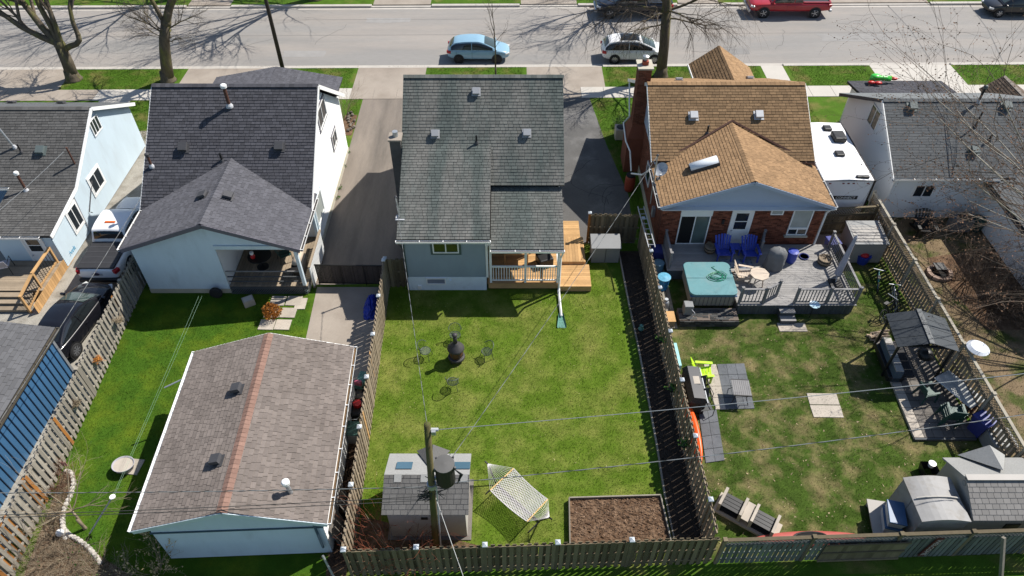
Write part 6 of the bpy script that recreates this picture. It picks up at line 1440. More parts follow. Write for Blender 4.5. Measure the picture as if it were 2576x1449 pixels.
def planter(label, loc, r, h):
    t = T('planter', label, 'planter', loc); put(MB().lathe([(r*.8,0),(r,h*.5),(r*.95,h),(r*.85,h),(r*.85,h*.85),(.02,h*.85)], (0,0,0), 18), 'tub', m_deckA, t, world=False)
    for z in (.25,.75): put(MB().lathe([(r*(.93 if z < .5 else 1.0),h*z-.02),(r*(.95 if z < .5 else 1.02),h*z),(r*(.95 if z < .5 else 1.01),h*z+.03)], (0,0,0), 18), 'hoop', m_blackm, t, world=False)
    s = MB(); r_ = random.Random(int(loc[0]*10))
    for i in range(14): a = r_.uniform(0,6.28); s.tube([(0,0,h*.85),(.12*math.cos(a),.12*math.sin(a),h+.12),(.2*math.cos(a),.2*math.sin(a),h+.15)], .008, 3, cap=False)
    put(s, 'dry_stems', m_twigG, t, world=False); return t
planter('half-barrel planter at the deck railing beside the umbrella', (14.9,25.05,DZ), .32, .34); planter('round planter of dry stems beside the sliding door', (9.6,25.9,DZ), .28, .36)
t = T('dog_bowl', 'shallow dark ring lying on the deck boards', 'bowl', (14.1,25.5,DZ)); put(MB().lathe([(.2,0),(.24,.06),(.21,.06),(.19,.01)], (0,0,0), 16), 'rim', m_blueD, t, world=False); put(MB().lathe([(.19,.012),(.02,.012)], (0,0,0), 16), 'base', m_umb, t, world=False)
um = T('folded_umbrella', 'closed grey patio umbrella leaning over the deck railing', 'umbrella', (15.0,23.6,DZ))
ua, ub = P(2107,690,1.0), P(2156,592,3.0); dd_ = (ub-ua); um_m = MB(); ax = dd_.normalized(); o1 = ax.orthogonal().normalized(); o2 = ax.cross(o1)
for i, (f, ra) in enumerate(((0,.17),(.12,.15),(.4,.13),(.75,.09),(.95,.07),(1,.02))):
    for j in range(16): a = j/16*6.283; q = ra*(1+.25*math.sin(a*8)); um_m.v.append(tuple(ua+dd_*f+(o1*math.cos(a)+o2*math.sin(a))*q))
for i in range(5):
    for j in range(16): um_m.f.append((i*16+j, i*16+(j+1) % 16, (i+1)*16+(j+1) % 16, (i+1)*16+j))
put(um_m, 'canopy', m_umb, um); put(MB().tube([(15.0,23.6,DZ), ua, ub], .025, 6), 'pole', m_galv, um); put(MB().obox((15.0,23.6,DZ+.06), (.55,.55,.1)), 'base', m_black, um)
# side passage things behind the left fence
t = T('blue_wrapped_bin', 'round bin wrapped in bright blue plastic beside the fence', 'bin', P(1665,727)); put(MB().lathe([(.22,0),(.28,.7),(.3,.75),(.02,.78)], (0,0,0), 16), 'body', M('wrap', (.03,.22,.5), .3, var=.4, scale=8), t, world=False); put(MB().lathe([(.3,.75),(.31,.8),(.05,.84)], (0,0,0), 16), 'lid', M('wrap2', (.12,.35,.5), .3, var=.3, scale=6), t, world=False)
barrel('grey_blue_bin', 'grey-blue round bin standing behind the blue-wrapped bin', P(1652,690), .25, .75, M('dusky_blue', (.08,.17,.24), .6, var=.1), 'bin')
t = T('blue_wheelbarrow', 'upturned wheelbarrow with blue tray in the side passage', 'wheelbarrow', P(1650,648)); put(MB().add([(-.3,-.4,.3),(.3,-.4,.3),(.3,.4,.3),(-.3,.4,.3),(-.22,-.3,.62),(.22,-.3,.62),(.22,.3,.62),(-.22,.3,.62)], [(0,1,5,4),(1,2,6,5),(2,3,7,6),(3,0,4,7),(4,5,6,7)]), 'tray', m_blueD, t, world=False)
put(MB().tube([(-.25,-.7,.25),(-.2,.7,.35)], .02, 5), 'handle', m_deckA, t, world=False); put(MB().tube([(.25,-.7,.25),(.2,.7,.35)], .02, 5), 'handle', m_deckA, t, world=False); put(MB().lathe([(.08,-.04),(.18,-.04),(.18,.04),(.08,.04)], (0,.75,.2), 14, 'X'), 'wheel', m_tyre, t, world=False)
lf_ = T('leaning_ladder', 'white ladder lying along the fence beside the brick wall', 'ladder', (6.6,26.0,0)); la, lb = P(1612,520,2.0), P(1640,622,2.0)
dv = (lb-la).normalized(); nv_ = Vector((-dv.y,dv.x,0))*.15
for s in (-1,1): put(MB().beam(la+nv_*s, lb+nv_*s, .03, .07), 'stile', m_ventL, lf_)
for i in range(8): q = la.lerp(lb, (i+.5)/8); put(MB().tube([q-nv_, q+nv_], .015, 5), 'rung', m_ventL, lf_)
put(MB().beam((6.62,26.0,0), la.lerp(lb,.75), .05), 'prop', m_fenceD, lf_)
t = T('propane_cluster', 'grey propane bottle in the side passage by the stone step', 'gas bottle', P(1672,775)); put(MB().lathe([(.13,0),(.15,.05),(.15,.4),(.08,.5),(.02,.5)], (0,0,0), 14), 'tank', m_galv, t, world=False, smooth=True); put(MB().lathe([(.09,.5),(.09,.6)], (0,0,0), 10), 'collar', m_galv, t, world=False)
t = T('wood_crate', 'brown crate against the fence beside the stone step', 'crate', P(1683,812)); put(MB().box(-.18,.18,-.3,.3,0,.4), 'box', m_deckA, t, world=False); put(MB().box(-.2,.2,-.32,.32,.4,.43), 'lid', m_cedar, t, world=False)
t = T('side_walk_planks', 'grey planks laid in the side passage beside the deck', 'planks', (7.05,23.3,0))
for i in range(2): put(MB().box(-.0+.2*i,.17+.2*i,-1.9,1.9,.01,.07), 'plank', m_fenceL, t, world=False)
# ================================================================ brick-house yard, left side
t = T('plastic_bench_back', 'pale turquoise plastic board standing against the fence', 'board', P(1700,915)); put(MB().beam(P(1697,868,1.25), P(1710,925,1.25), .12, .28), 'panel', M('turquoise', (.28,.55,.56), .5, var=.08), t); put(MB().beam(P(1704,897,0), P(1704,897,1.2), .08), 'support', m_black, t)
gr_ = T('black_cabinet_grill', 'large black grill cabinet with grey edge beside the lime chair', 'grill', (7.35,17.6,0))
put(MB().box(-.33,.33,-.85,.85,.12,.85), 'cabinet', m_black, gr_, world=False, bev=.04); put(MB().add([(-.36,-.88,.85),(.36,-.88,.85),(.36,.88,.85),(-.36,.88,.85),(-.2,-.8,1.12),(.26,-.8,1.05),(.26,.8,1.05),(-.2,.8,1.12)], [(0,1,5,4),(1,2,6,5),(2,3,7,6),(3,0,4,7),(4,5,6,7)]), 'hood', M('hood_black', (.03,.03,.036), .35, var=.1), gr_, world=False)
put(MB().beam((.37,-.88,.86), (.37,.88,.86), .03, .05), 'edge_trim', m_galv, gr_, world=False)
put(MB().box(-.1,.18,-.1,.28,1.085,1.10), 'sticker', m_paver, gr_, world=False)
for a in (-.28,.28):
    for b_ in (-.78,.78): put(MB().box(a-.03,a+.03,b_-.03,b_+.03,0,.12), 'leg', m_black, gr_, world=False)
adirondack('lime green adirondack chair on the patio slabs by the fence', P(1762,948), R(85), m_lime, s=.95)
def patio_chair(label, loc, rz):
    c = T('patio_chair', label, 'chair', loc, rz, 'dark sling chairs on the slab patio'); mm = M('sling', (.05,.052,.055), .6, var=.1)
    put(MB().box(-.25,.25,-.25,.25,.4,.42), 'seat', mm, c, world=False); put(MB().beam((0,.25,.42), (0,.42,.95), .5, .02, up=(0,-1,0)), 'backrest', mm, c, world=False)
    for a in (-1,1):
        put(MB().tube([(a*.3,-.28,0),(a*.3,-.28,.62),(a*.3,.3,.66),(a*.28,.42,.95)], .018, 5), 'arm_frame', m_blackm, c, world=False); put(MB().tube([(a*.28,.2,.42),(a*.3,.4,0)], .018, 5), 'leg', m_blackm, c, world=False)
    put(MB().tube([(-.28,.42,.95),(.28,.42,.95)], .018, 5), 'top_bar', m_blackm, c, world=False)
patio_chair('dark sling chair next to the lime chair, farther of two', P(1763,1003), R(15)); patio_chair('dark sling chair nearer the orange kayak', P(1768,1035), R(10))
pt_ = T('patio_tiles', 'slab patio of slate and sand tiles along the fence', 'paving', P(1830,980))
def tile_grid(o, u, v, nu, nv, mat, z=.03):
    o = Vector(o); u = Vector(u); v = Vector(v)
    for i in range(nu):
        for j in range(nv):
            q = [o+u*(i+a)+v*(j+b) for a, b in ((.015,.015),(.985,.015),(.985,.985),(.015,.985))]; put(MB().slab([(p.x,p.y,z) for p in q], (0,0,-.026)), 'tile', mat, pt_)
o = P(1803,917); u = (P(1872,915)-P(1803,917))/3; v = (P(1825,1031)-P(1803,917))/4; tile_grid(o, u, v, 3, 4, m_slate, .036)
o = P(1770,917); u = P(1801,917)-o; v = (P(1800,1031)-o)/4; tile_grid(o, u, v, 1, 4, m_paver)
o = P(1757,1037); u = (P(1802,1031)-o)/2; v = (P(1775,1166)-o)/4; tile_grid(o, u, v, 2, 4, m_slate, .042)
o = P(1738,960); u = (P(1768,960)-o); v = (P(1745,1036)-o)/2; tile_grid(o, u, v, 1, 2, m_paver, .048)
tb = T('square_table', 'square grey slatted metal table on the slate tiles', 'table', P(1856,1000), R(-4))
for i in range(9): put(MB().box(-.36+.08*i,-.29+.08*i,-.4,.4,.66,.68), 'slat', m_railD, tb, world=False)
for y in (-.4,.4): put(MB().box(-.37,.37,y-.02,y+.02,.64,.685), 'top_edge', m_blackm, tb, world=False)
for a in (-1,1):
    for b_ in (-1,1): put(MB().tube([(a*.3,b_*.33,.65),(a*.22,b_*.25,.35),(a*.36,b_*.4,0)], .016, 5), 'leg', m_blackm, tb, world=False)
def kayak(label, a, b, w, h, mat, roll=0, tip=None, name='kayak'):
    a = Vector(a); b = Vector(b); d = b-a; L = d.length; t = T(name, label, 'kayak', (a+b)/2, math.atan2(d.y,d.x)); mb = MB(); n = 13; k = 12
    for i in range(n):
        f = i/(n-1); s = max(.03, math.sin(math.pi*f)**.6); x = -L/2+L*f
        for j in range(k):
            an = j/k*6.283; y = w/2*s*math.cos(an); z = h*(.5+.5*math.sin(an)*s)+.08*(1-s)
            y, z = y*math.cos(roll)-(z-h/2)*math.sin(roll), y*math.sin(roll)+(z-h/2)*math.cos(roll)+max(h/2, w/2*abs(math.sin(roll))); mb.v.append((x,y,z))
    for i in range(n-1):
        for j in range(k): mb.f.append((i*k+j, i*k+(j+1) % k, (i+1)*k+(j+1) % k, (i+1)*k+j))
    mb.f.append(tuple(range(k))); mb.f.append(tuple((n-1)*k+j for j in range(k)))
    put(mb, 'hull', mat, t, world=False, smooth=True, sub=1); nrm = Vector((0,-math.sin(roll),math.cos(roll))); c0 = Vector((0,0,max(h/2, w/2*abs(math.sin(roll))))); 
    ring = [c0+nrm*(h*.52)+Vector((math.cos(x)*L*.14, math.sin(x)*w*.28*math.cos(roll), math.sin(x)*w*.28*math.sin(roll))) for x in [i*6.283/18 for i in range(19)]]
    put(MB().tube(ring, .03, 5, cap=False), 'cockpit_rim', m_black, t, world=False); put(MB().poly([r_-nrm*.005 for r_ in ring[:-1]]), 'cockpit', m_dark, t, world=False); return t
kayak('orange kayak standing on edge behind the fence by the slate tiles', P(1723,985,.5).xy.to_3d(), P(1768,1172,.3).xy.to_3d(), .62, .36, m_orangeK, R(62)); kayak('faded red kayak lying along the rear lattice fence', P(1890,1355,.3).xy.to_3d(), P(2185,1349,.3).xy.to_3d(), .6, .36, m_redK)
# double bench
bn = T('double_bench', 'pale timber bench with two dark slatted seats by the rear fence', 'bench', P(1878,1305), R(-34))
put(MB().box(-1.15,1.15,-.42,.42,.02,.12), 'platform', m_paver, bn, world=False)
for cx in (-.62,.55):
    for i in range(4): put(MB().box(cx-.32,cx+.32,-.28+.15*i,-.15+.15*i,.42,.45), 'seat_slat', m_blackm, bn, world=False)
    for s in (-1,1): put(MB().box(cx+s*.38-.05,cx+s*.38+.05,-.36,.42,.12,.6), 'arm_panel', m_paver, bn, world=False)
    put(MB().box(cx-.32,cx+.32,-.3,.35,.12,.18), 'shelf', m_black, bn, world=False)
put(MB().box(-.18,.1,-.38,.4,.42,.47), 'middle_table', m_paver, bn, world=False)
# centre stepping slabs in the right lawn
ss = T('square_slabs', 'two pale slabs set in the patchy lawn of the brick house', 'paving', P(2072,1020))
for a, b_, c_, d_ in (((2029,990),(2103,991),(2112,1019),(2037,1018)),((2037,1020),(2113,1021),(2122,1051),(2047,1050))): put(MB().slab([(P(*q).x,P(*q).y,.03) for q in (a,b_,c_,d_)], (0,0,-.024)), 'slab', m_paver, ss)
for a in ((1960,815),(1992,820)): 
    pass
st_ = T('step_slabs', 'pale slabs at the foot of the deck steps', 'paving', P(1993,822))
for px in (1975,2010): put(MB().obox(P(px,824)+Z_*.02, (.62,.5,.03)), 'slab', m_paver, st_)
bf = T('spinner_ornament', 'round blue and white dish on a stake at the deck steps', 'ornament', P(2035,800)); put(MB().tube([(0,0,0),(0,0,.85)], .015, 5), 'stake', m_blackm, bf, world=False); put(MB().lathe([(.22,.85),(.24,.89),(.2,.88),(.02,.86)], (0,0,0), 18), 'dish', M('dish_blue', (.35,.5,.6), .3, var=.9, scale=9), bf, world=False)
# ================================================================ brick-house yard, right side
hs2 = T('horizontal_shed', 'beige horizontal storage shed with ribbed lid beside the lattice fence', 'storage shed', (17.25,26.3,0), R(0))
put(MB().box(-.75,.8,-.55,.95,0,1.2), 'cabinet', m_resinT, hs2, world=False, bev=.03); put(MB().add([(-.8,-.6,1.2),(.85,-.6,1.2),(.85,1.0,1.32),(-.8,1.0,1.32),(-.8,-.6,1.26),(.85,-.6,1.26),(.85,1.0,1.4),(-.8,1.0,1.4)], [(3,2,1,0),(4,5,6,7),(0,1,5,4),(1,2,6,5),(2,3,7,6),(3,0,4,7)]), 'lid', m_resinG, hs2, world=False)
for i in range(7): y = -.45+.21*i; put(MB().box(-.72,.78,y,y+.18,1.285+.0875*(y+.6)/1.6,1.30+.0875*(y+.69)/1.6), 'lid_rib', m_resin, hs2, world=False)
def wheelie(label, loc, rz, mat, s=1.0):
    t = T('recycling_bin', label, 'bin', loc, rz); put(MB().add([(-.22*s,-.24*s,0),(.22*s,-.24*s,0),(.22*s,.24*s,0),(-.22*s,.24*s,0),(-.29*s,-.32*s,.9*s),(.29*s,-.32*s,.9*s),(.29*s,.32*s,.9*s),(-.29*s,.32*s,.9*s)], [(3,2,1,0),(0,1,5,4),(1,2,6,5),(2,3,7,6),(3,0,4,7)]), 'body', mat, t, world=False)
    put(MB().box(-.31*s,.31*s,-.34*s,.36*s,.9*s,.97*s), 'lid', mat, t, world=False, bev=.03); put(MB().tube([(-.25*s,.38*s,.88*s),(.25*s,.38*s,.88*s)], .02, 6), 'handle', m_black, t, world=False); return t
wheelie('blue wheeled bin against the short lattice fence', (15.75,26.4,0), R(10), m_blueD, .95); wheelie('large blue bin among the patio furniture at the lattice fence', P(2452,1088), R(25), m_blueD, 1.0)
barrel('brown_bucket', 'brown covered bucket between blue bin and storage shed', (16.25,26.3,0), .2, .55, m_rustp, 'bucket')
t = T('toy_tub', 'bright blue tub with red ball beside the bicycles', 'tub', P(2166,660)); put(MB().lathe([(.24,0),(.34,.5),(.36,.52),(.30,.48),(.02,.4)], (0,0,0), 8), 'body', m_blueP, t, world=False); put(MB().sphere((0,0,.5), .22, 12, 8, (1,1,.6)), 'ball', m_redp, t, world=False, smooth=True)
def bicycle(label, loc, rz, fm, lean=.2, s=.85):
    b = T('bicycle', label, 'bicycle', loc, rz, 'bicycles against the lattice fence'); def_ = lambda x, z: (x*s, lean*z*s, z*s)
    for x in (-.5,.5):
        put(MB().tube([def_(x+.31*math.cos(a), .33+.31*math.sin(a)) for a in [i*6.283/20 for i in range(21)]], .025, 6, cap=False), 'wheel', m_tyre, b, world=False); sp = MB()
        for i in range(8): a = i*.785; sp.tube([def_(x,.33), def_(x+.29*math.cos(a), .33+.29*math.sin(a))], .006, 3, cap=False)
        put(sp, 'spokes', m_galv, b, world=False)
    fr = MB()
    for p_, q_ in (((-.5,.33),(-.1,.33)),((-.1,.33),(-.2,.8)),((-.2,.75),(.33,.78)),((-.1,.33),(.34,.7)),((-.5,.33),(-.19,.75)),((.5,.33),(.32,.92))): fr.tube([def_(*p_), def_(*q_)], .022, 6)
    put(fr, 'frame', fm, b, world=False); put(MB().obox(def_(-.21,.86), (.26*s,.14*s,.05*s)), 'saddle', m_black, b, world=False); hb_ = def_(.31,.95); put(MB().tube([(hb_[0],hb_[1]-.26,hb_[2]),(hb_[0],hb_[1],hb_[2]),(hb_[0],hb_[1]+.26,hb_[2])], .018, 5), 'handlebar', m_galv, b, world=False)
bicycle('teal bicycle next to the storage shed', (17.35,24.1,0), R(70), M('bike_teal', (.03,.2,.22), .4, var=0)); bicycle('silver bicycle leaning on the lattice fence', (17.7,23.0,0), R(80), m_galv, s=.95); bicycle('black bicycle lying nearest the gazebo', (17.2,22.0,0), R(35), m_blackm, .5, s=.95)
# gazebo with furniture
gz = T('gazebo', 'dark metal-roofed grill gazebo over outdoor sofa', 'gazebo', (16.75,19.4,0), R(-6))
posts = [(-1.05,-.75),(1.05,-.75),(1.05,.75),(-1.05,.75)]
for x, y in posts: put(MB().box(x-.04,x+.04,y-.04,y+.04,0,2.05), 'post', m_blackm, gz, world=False)
for i in range(4): a, b_ = posts[i], posts[(i+1) % 4]; put(MB().beam((a[0],a[1],2.02), (b_[0],b_[1],2.02), .06, .1), 'beam', m_blackm, gz, world=False)
mg = M('gazebo_panel', (.032,.038,.044), .45, var=.12, scale=3, metal=.3)
for s, x0, x1 in ((-1,-1.2,.0),(1,.0,1.2)):
    for i in range(4):
        y0_, y1_ = -.92+.46*i, -.92+.46*(i+1)-.02; za, zb_ = (2.02,2.4) if s < 0 else (2.4,2.02)
        put(MB().slab([(x0,y0_,za),(x1,y0_,zb_),(x1,y1_,zb_),(x0,y1_,za)], (0,0,.025)), 'roof_panel', mg, gz, world=False)
put(MB().beam((0,-.95,2.42), (0,.95,2.42), .2, .04), 'ridge_strip', mg, gz, world=False)
pd = T('paver_pad', 'dark paver patio pad under the gazebo with pale border', 'paving', (16.4,17,0))
padc = [P(2197,862), P(2330,862), P(2452,1105), P(2297,1105)]
for i in range(6):
    for j in range(14):
        f = lambda u, v: padc[0].lerp(padc[1], u).lerp(padc[3].lerp(padc[2], u), v); q = [f((i+a)/6, (j+b_)/14) for a, b_ in ((.02,.03),(.98,.03),(.98,.97),(.02,.97))]
        put(MB().slab([(p.x,p.y,.12) for p in q], (0,0,-.11)), 'paver', m_paver if i == 0 else m_paverD, pd)
put(MB().beam(Vector((padc[3].x,padc[3].y-.05,.06)), Vector((padc[2].x,padc[2].y-.05,.06)), .08, .12), 'edge_board', m_deckskirt, pd)
sf = T('outdoor_sofa', 'grey outdoor bench seat at the open side of the gazebo', 'sofa', (15.95,19.2,.12), R(-4)); put(MB().box(-.32,.32,-.95,.95,.1,.38), 'frame', m_black, sf, world=False, bev=.03)
for i in range(5): put(MB().box(-.16,.16,-.92+.37*i,-.58+.37*i,.72,.80), 'back_cap', m_resin, sf, world=False, bev=.02)
put(MB().box(-.16,.16,-.95,.95,.1,.72), 'backrest', M('sofa_blue', (.07,.10,.13), .7, var=.1), sf, world=False); put(MB().box(.16,.7,-.9,.9,.38,.5), 'cushion', M('cushion_black', (.02,.02,.022), .8, var=.1), sf, world=False, bev=.05)
t = T('black_kettle_grill', 'black kettle grill in the shade of the gazebo', 'grill', (17.3,19.2,.12)); put(MB().sphere((0,0,.75), .32, 16, 10, (1,1,.8)), 'bowl', m_black, t, world=False, smooth=True)
for i in range(3): a = R(120*i); put(MB().tube([(.15*math.cos(a),.15*math.sin(a),.6),(.3*math.cos(a),.3*math.sin(a),0)], .02, 5), 'leg', m_galv, t, world=False)
wd = T('white_dish_heater', 'large round white dish on a pole at the lattice fence', 'patio heater', (18.6,18.5,0)); put(MB().tube([(0,0,0),(0,0,2.1)], .04, 8), 'pole', m_galv, wd, world=False); put(MB().lathe([(.42,2.1),(.43,2.12),(.3,2.22),(.02,2.27)], (0,0,0), 24), 'reflector', M('dish_white', (.72,.74,.78), .35, var=.05), wd, world=False)
gt = T('glass_table', 'long glass-topped patio table against the lattice fence', 'table', P(2395,1005,.1), R(-62)); put(MB().box(-.85,.85,-.42,.42,.70,.73), 'top', M('table_glass', (.35,.36,.35), .12, var=.25, scale=3, spec=.8), gt, world=False, bev=.01); put(MB().tube([(-.85,-.42,.7),(.85,-.42,.7),(.85,.42,.7),(-.85,.42,.7),(-.85,-.42,.7)], .025, 6), 'rim', m_ventL, gt, world=False)
for a in (-.75,.75):
    for b_ in (-.33,.33): put(MB().tube([(a,b_,.7),(a*1.05,b_*1.1,0)], .025, 5), 'leg', m_greenpl, gt, world=False)
def stack_chair(label, loc, rz, mat=None, n=1):
    for i in range(n):
        c = T('plastic_chair', label if n == 1 else label+(', lowest of four', ', second from the bottom', ', third from the bottom', ', topmost of four')[i], 'chair', (loc[0]+.02*i, loc[1]-.03*i, loc[2]+.11*i), rz, 'green plastic patio chairs'); mat_ = m_greenpl
        put(MB().box(-.24,.24,-.24,.24,.38,.42), 'seat', mat_, c, world=False, bev=.02); put(MB().beam((0,.24,.42), (0,.38,.86), .48, .03, up=(0,-1,0)), 'backrest', mat_, c, world=False)
        for a in (-1,1):
            put(MB().box(a*.28-.04,a*.28+.04,-.26,.3,.6,.63), 'arm', mat_, c, world=False)
            for y in (-.24,.26): put(MB().beam((a*.27,y,.6 if y < 0 else .45), (a*.3,y*1.15,0), .045), 'leg', mat_, c, world=False)
stack_chair('dark green plastic chair in the stack beside the glass table', P(2375,1058,.12), R(170), n=4); stack_chair('single dark green plastic chair at the gazebo end of the glass table', P(2325,1000,.12), R(100))
t = T('flower_stand', 'small rusty plant stand beside the large blue bin', 'plant stand', P(2420,1040,.1)); r_ = random.Random(1); s = MB()
for i in range(24): s.tube([Vector((r_.gauss(0,.05),r_.gauss(0,.05),.2)), Vector((r_.gauss(0,.2),r_.gauss(0,.2),.55)), Vector((r_.gauss(0,.28),r_.gauss(0,.28),.6))], .01, 3, cap=False)
put(s, 'wire_stems', m_twigR, t, world=False); put(MB().lathe([(.12,0),(.16,.25),(.02,.25)], (0,0,0), 10), 'pot', m_rustp, t, world=False)
# log pile
lp = T('firewood_pile', 'small pile of split firewood beside the gazebo', 'firewood', P(2208,850)); r_ = random.Random(4)
for i in range(22): x, y, z = r_.uniform(-.3,.3), r_.uniform(-.25,.25), .07+.1*(i % 3); a = r_.uniform(-.4,.4); put(MB().tube([(x-.22*math.cos(a),y-.22*math.sin(a),z),(x+.22*math.cos(a),y+.22*math.sin(a),z)], r_.uniform(.04,.07), 5), 'log', M('log', (.35,.27,.19), .9, var=.2, isl=.3), lp, world=False)
# cabinets and shed at lower right
cb_ = T('plastic_cabinet', 'pale grey plastic cupboard with domed top by the rear fence', 'cupboard', (14.4,12.1,0))
cw = MB(); x0, x1, y0_, y1_ = -.82, .82, -.82, .82
put(MB().box(x0+.03,x1-.03,y0_+.03,y1_-.03,0,1.75), 'cabinet', m_cab, cb_, world=False); cap_ = MB(); n = 8
for i in range(n+1): f = i/n; x = x0+(x1-x0)*f; z = 1.77+.14*math.sin(math.pi*f); cap_.v += [(x,y0_,z),(x,y1_,z),(x,y0_,1.72),(x,y1_,1.72)]
for i in range(n): a = i*4; cap_.f += [(a,a+4,a+5,a+1),(a,a+2,a+6,a+4),(a+1,a+5,a+7,a+3)]
cap_.f += [(0,1,3,2),(n*4,n*4+2,n*4+3,n*4+1)]
put(cap_, 'lid', m_cab, cb_, world=False); put(MB().tube([(x0+.1,0,1.85),(-.4,0,1.93),(0,0,1.945),(.4,0,1.93),(x1-.1,0,1.85)], .03, 6), 'lid_seam', m_walk, cb_, world=False); put(MB().box(x0-.0,x0+.02,-.01,.01,.05,1.7), 'door_gap', m_resinG, cb_, world=False)
hs3 = T('resin_shed', 'grey roofed resin shed in the lower right corner', 'shed', (16.75,12.5,0)); put(MB().box(-1.3,1.3,-1.0,1.1,0,1.75), 'wall', m_resin, hs3, world=False)
for X in (-1.3,): put(MB().slab([(X,-1.0,1.75),(X,1.1,1.75),(X,.05,2.35)], (-.03,0,0)), 'gable', m_resin, hs3, world=False); put(MB().lathe([(.1,0),(.1,-.02)], (X-.03,.05,2.05), 14, 'X'), 'gable_vent', m_resinG, hs3, world=False)
L0 = Vector((16.75,12.5,0)); rf3 = roof_plane(hs3, [L0+Vector(q) for q in ((-1.42,-1.15,1.72),(1.42,-1.15,1.72),(1.42,.05,2.4),(-1.42,.05,2.4))], M('shed_roof_pale', (.20,.19,.18), .8, var=.08, isl=.1), base=m_resinG, seed=72, ex=.18, tw=.24, two=False, nind=60, th=.015, thick=.06)
put(roofslab([L0+Vector(q) for q in ((-1.42,1.25,1.72),(1.42,1.25,1.72),(1.42,.05,2.4),(-1.42,.05,2.4))], .06), 'front_roof', m_shF, rf3); put(MB().add([L0+Vector(q) for q in ((-.85,1.35,1.72),(.85,1.35,1.72),(0,1.35,2.36),(0,.35,2.36))], [(0,2,3),(1,3,2),(0,1,2)]), 'dormer', m_shF, rf3); put(MB().box(.0,.5,-1.03,-1.0,.9,1.2), 'wall_window', m_black, hs3, world=False)
put(MB().beam(L0+Vector((-1.42,.05,2.42)), L0+Vector((1.42,.05,2.42)), .22, .03), 'ridge_strip', m_resin, rf3)
for k, z in enumerate((.3,.72)):
    t = T('storage_tote', 'white storage tote with blue lid, '+('lower of two beside the cupboard' if k == 0 else 'upper of two beside the cupboard'), 'tote', (13.25,11.95,z), R(-14)); put(MB().add([(-.22,-.36,0),(.22,-.36,0),(.22,.36,0),(-.22,.36,0),(-.27,-.42,.36),(.27,-.42,.36),(.27,.42,.36),(-.27,.42,.36)], [(3,2,1,0),(0,1,5,4),(1,2,6,5),(2,3,7,6),(3,0,4,7)]), 'bin', m_totew, t, world=False); put(MB().box(-.29,.29,-.45,.45,.36,.42), 'lid', m_bluelid, t, world=False, bev=.02)
t = T('low_bench', 'pale low resin bench under the totes', 'bench', (13.15,12.1,0), R(-10)); put(MB().box(-.45,.45,-.75,.75,.24,.295), 'top', m_resin, t, world=False); put(MB().box(-.4,.4,-.7,-.6,0,.24), 'leg', m_resin, t, world=False); put(MB().box(-.4,.4,.6,.7,0,.24), 'leg', m_resin, t, world=False)
t = T('black_tub', 'open black tub behind the pale cupboard', 'tub', P(2330,1192)); put(MB().add([(-.22,-.22,0),(.22,-.22,0),(.22,.22,0),(-.22,.22,0),(-.28,-.28,.42),(.28,-.28,.42),(.28,.28,.42),(-.28,.28,.42)], [(3,2,1,0),(0,1,5,4),(1,2,6,5),(2,3,7,6),(3,0,4,7)]), 'body', m_black, t, world=False); put(MB().lathe([(.1,0),(.14,.2),(.02,.2)], (.1,.15,.3), 10), 'pot', m_white, t, world=False)
t = T('grey_umbrella_base', 'dark square composter panel at the lattice fence corner', 'composter', P(2500,1125)); put(MB().box(-.45,.45,-.45,.45,0,.7), 'bin', m_resinG, t, world=False, bev=.05); put(MB().lathe([(.25,.7),(.25,.74),(.02,.76)], (0,0,0), 14), 'lid', m_black, t, world=False)
# ================================================================ far right yard
adirondack('black adirondack chair against the white house wall', (21.0,28.0,0), R(-5), m_black, s=1.15)
t = T('dark_cart', 'dark covered barbecue cart against the white house', 'grill', (22.9,28.2,0)); put(MB().box(-.5,.5,-.3,.3,.1,.85), 'cart', m_cover, t, world=False, bev=.05); put(MB().lathe([(.3,.85),(.3,1.0),(.1,1.1)], (.1,0,0), 14), 'hood', m_black, t, world=False, smooth=True); put(MB().lathe([(.3,.0),(.36,.5),(.36,.7),(.28,.75)], (.95,.1,0), 16), 'bin', m_greenpl, t, world=False)
fp = T('fire_ring', 'stone ring fire pit with a black grate in the right-hand yard', 'fire pit', P(2362,690)); r_ = random.Random(11)
for i in range(11): a = i/11*6.283; put(MB().obox((.5*math.cos(a),.45*math.sin(a),.08), (.28,.18,.16), rz=a+1.57+r_.gauss(0,.15)), 'stone', M('ring_stone', (.32,.23,.18), .9, var=.2, isl=.4), fp, world=False)
put(MB().box(-.25,.25,-.05,.45,.3,.36), 'grate_lid', m_black, fp, world=False); put(MB().lathe([(.35,.02),(.3,.03),(.02,.03)], (0,0,0), 12), 'ash', m_dark, fp, world=False)
# inflatable lying on the porch roof of the white house
fg = T('deflated_inflatable', 'limp bright green and red inflatable draped on the porch roof', 'inflatable', (20.0,38.6,2.6)); a = P(2190,198,2.95); b_ = P(2252,198,2.9); d = b_-a
put(MB().tube([a, a+d*.15, a+d*.35+Z_*.05, a+d*.6+Z_*.02, a+d*.8], .12, 10, .16), 'body', m_inflG, fg, smooth=True); put(MB().sphere(a+d*.22+Vector((0,.1,.08)), .26, 12, 8, (1.2,1,.6)), 'bulge', m_inflG, fg, smooth=True)
for q in (a+Vector((0,-.25,-.1)), a+d*.25+Vector((0,-.35,-.08)), a+d*.95): put(MB().sphere(q, .15, 10, 6, (1.5,.9,.6)), 'limb', m_redp, fg, smooth=True)
put(MB().sphere(a+d*.88+Vector((0,.12,.02)), .1, 8, 6), 'limb_tip', M('infl_yellow', (.6,.5,.12), .4, var=0), fg)
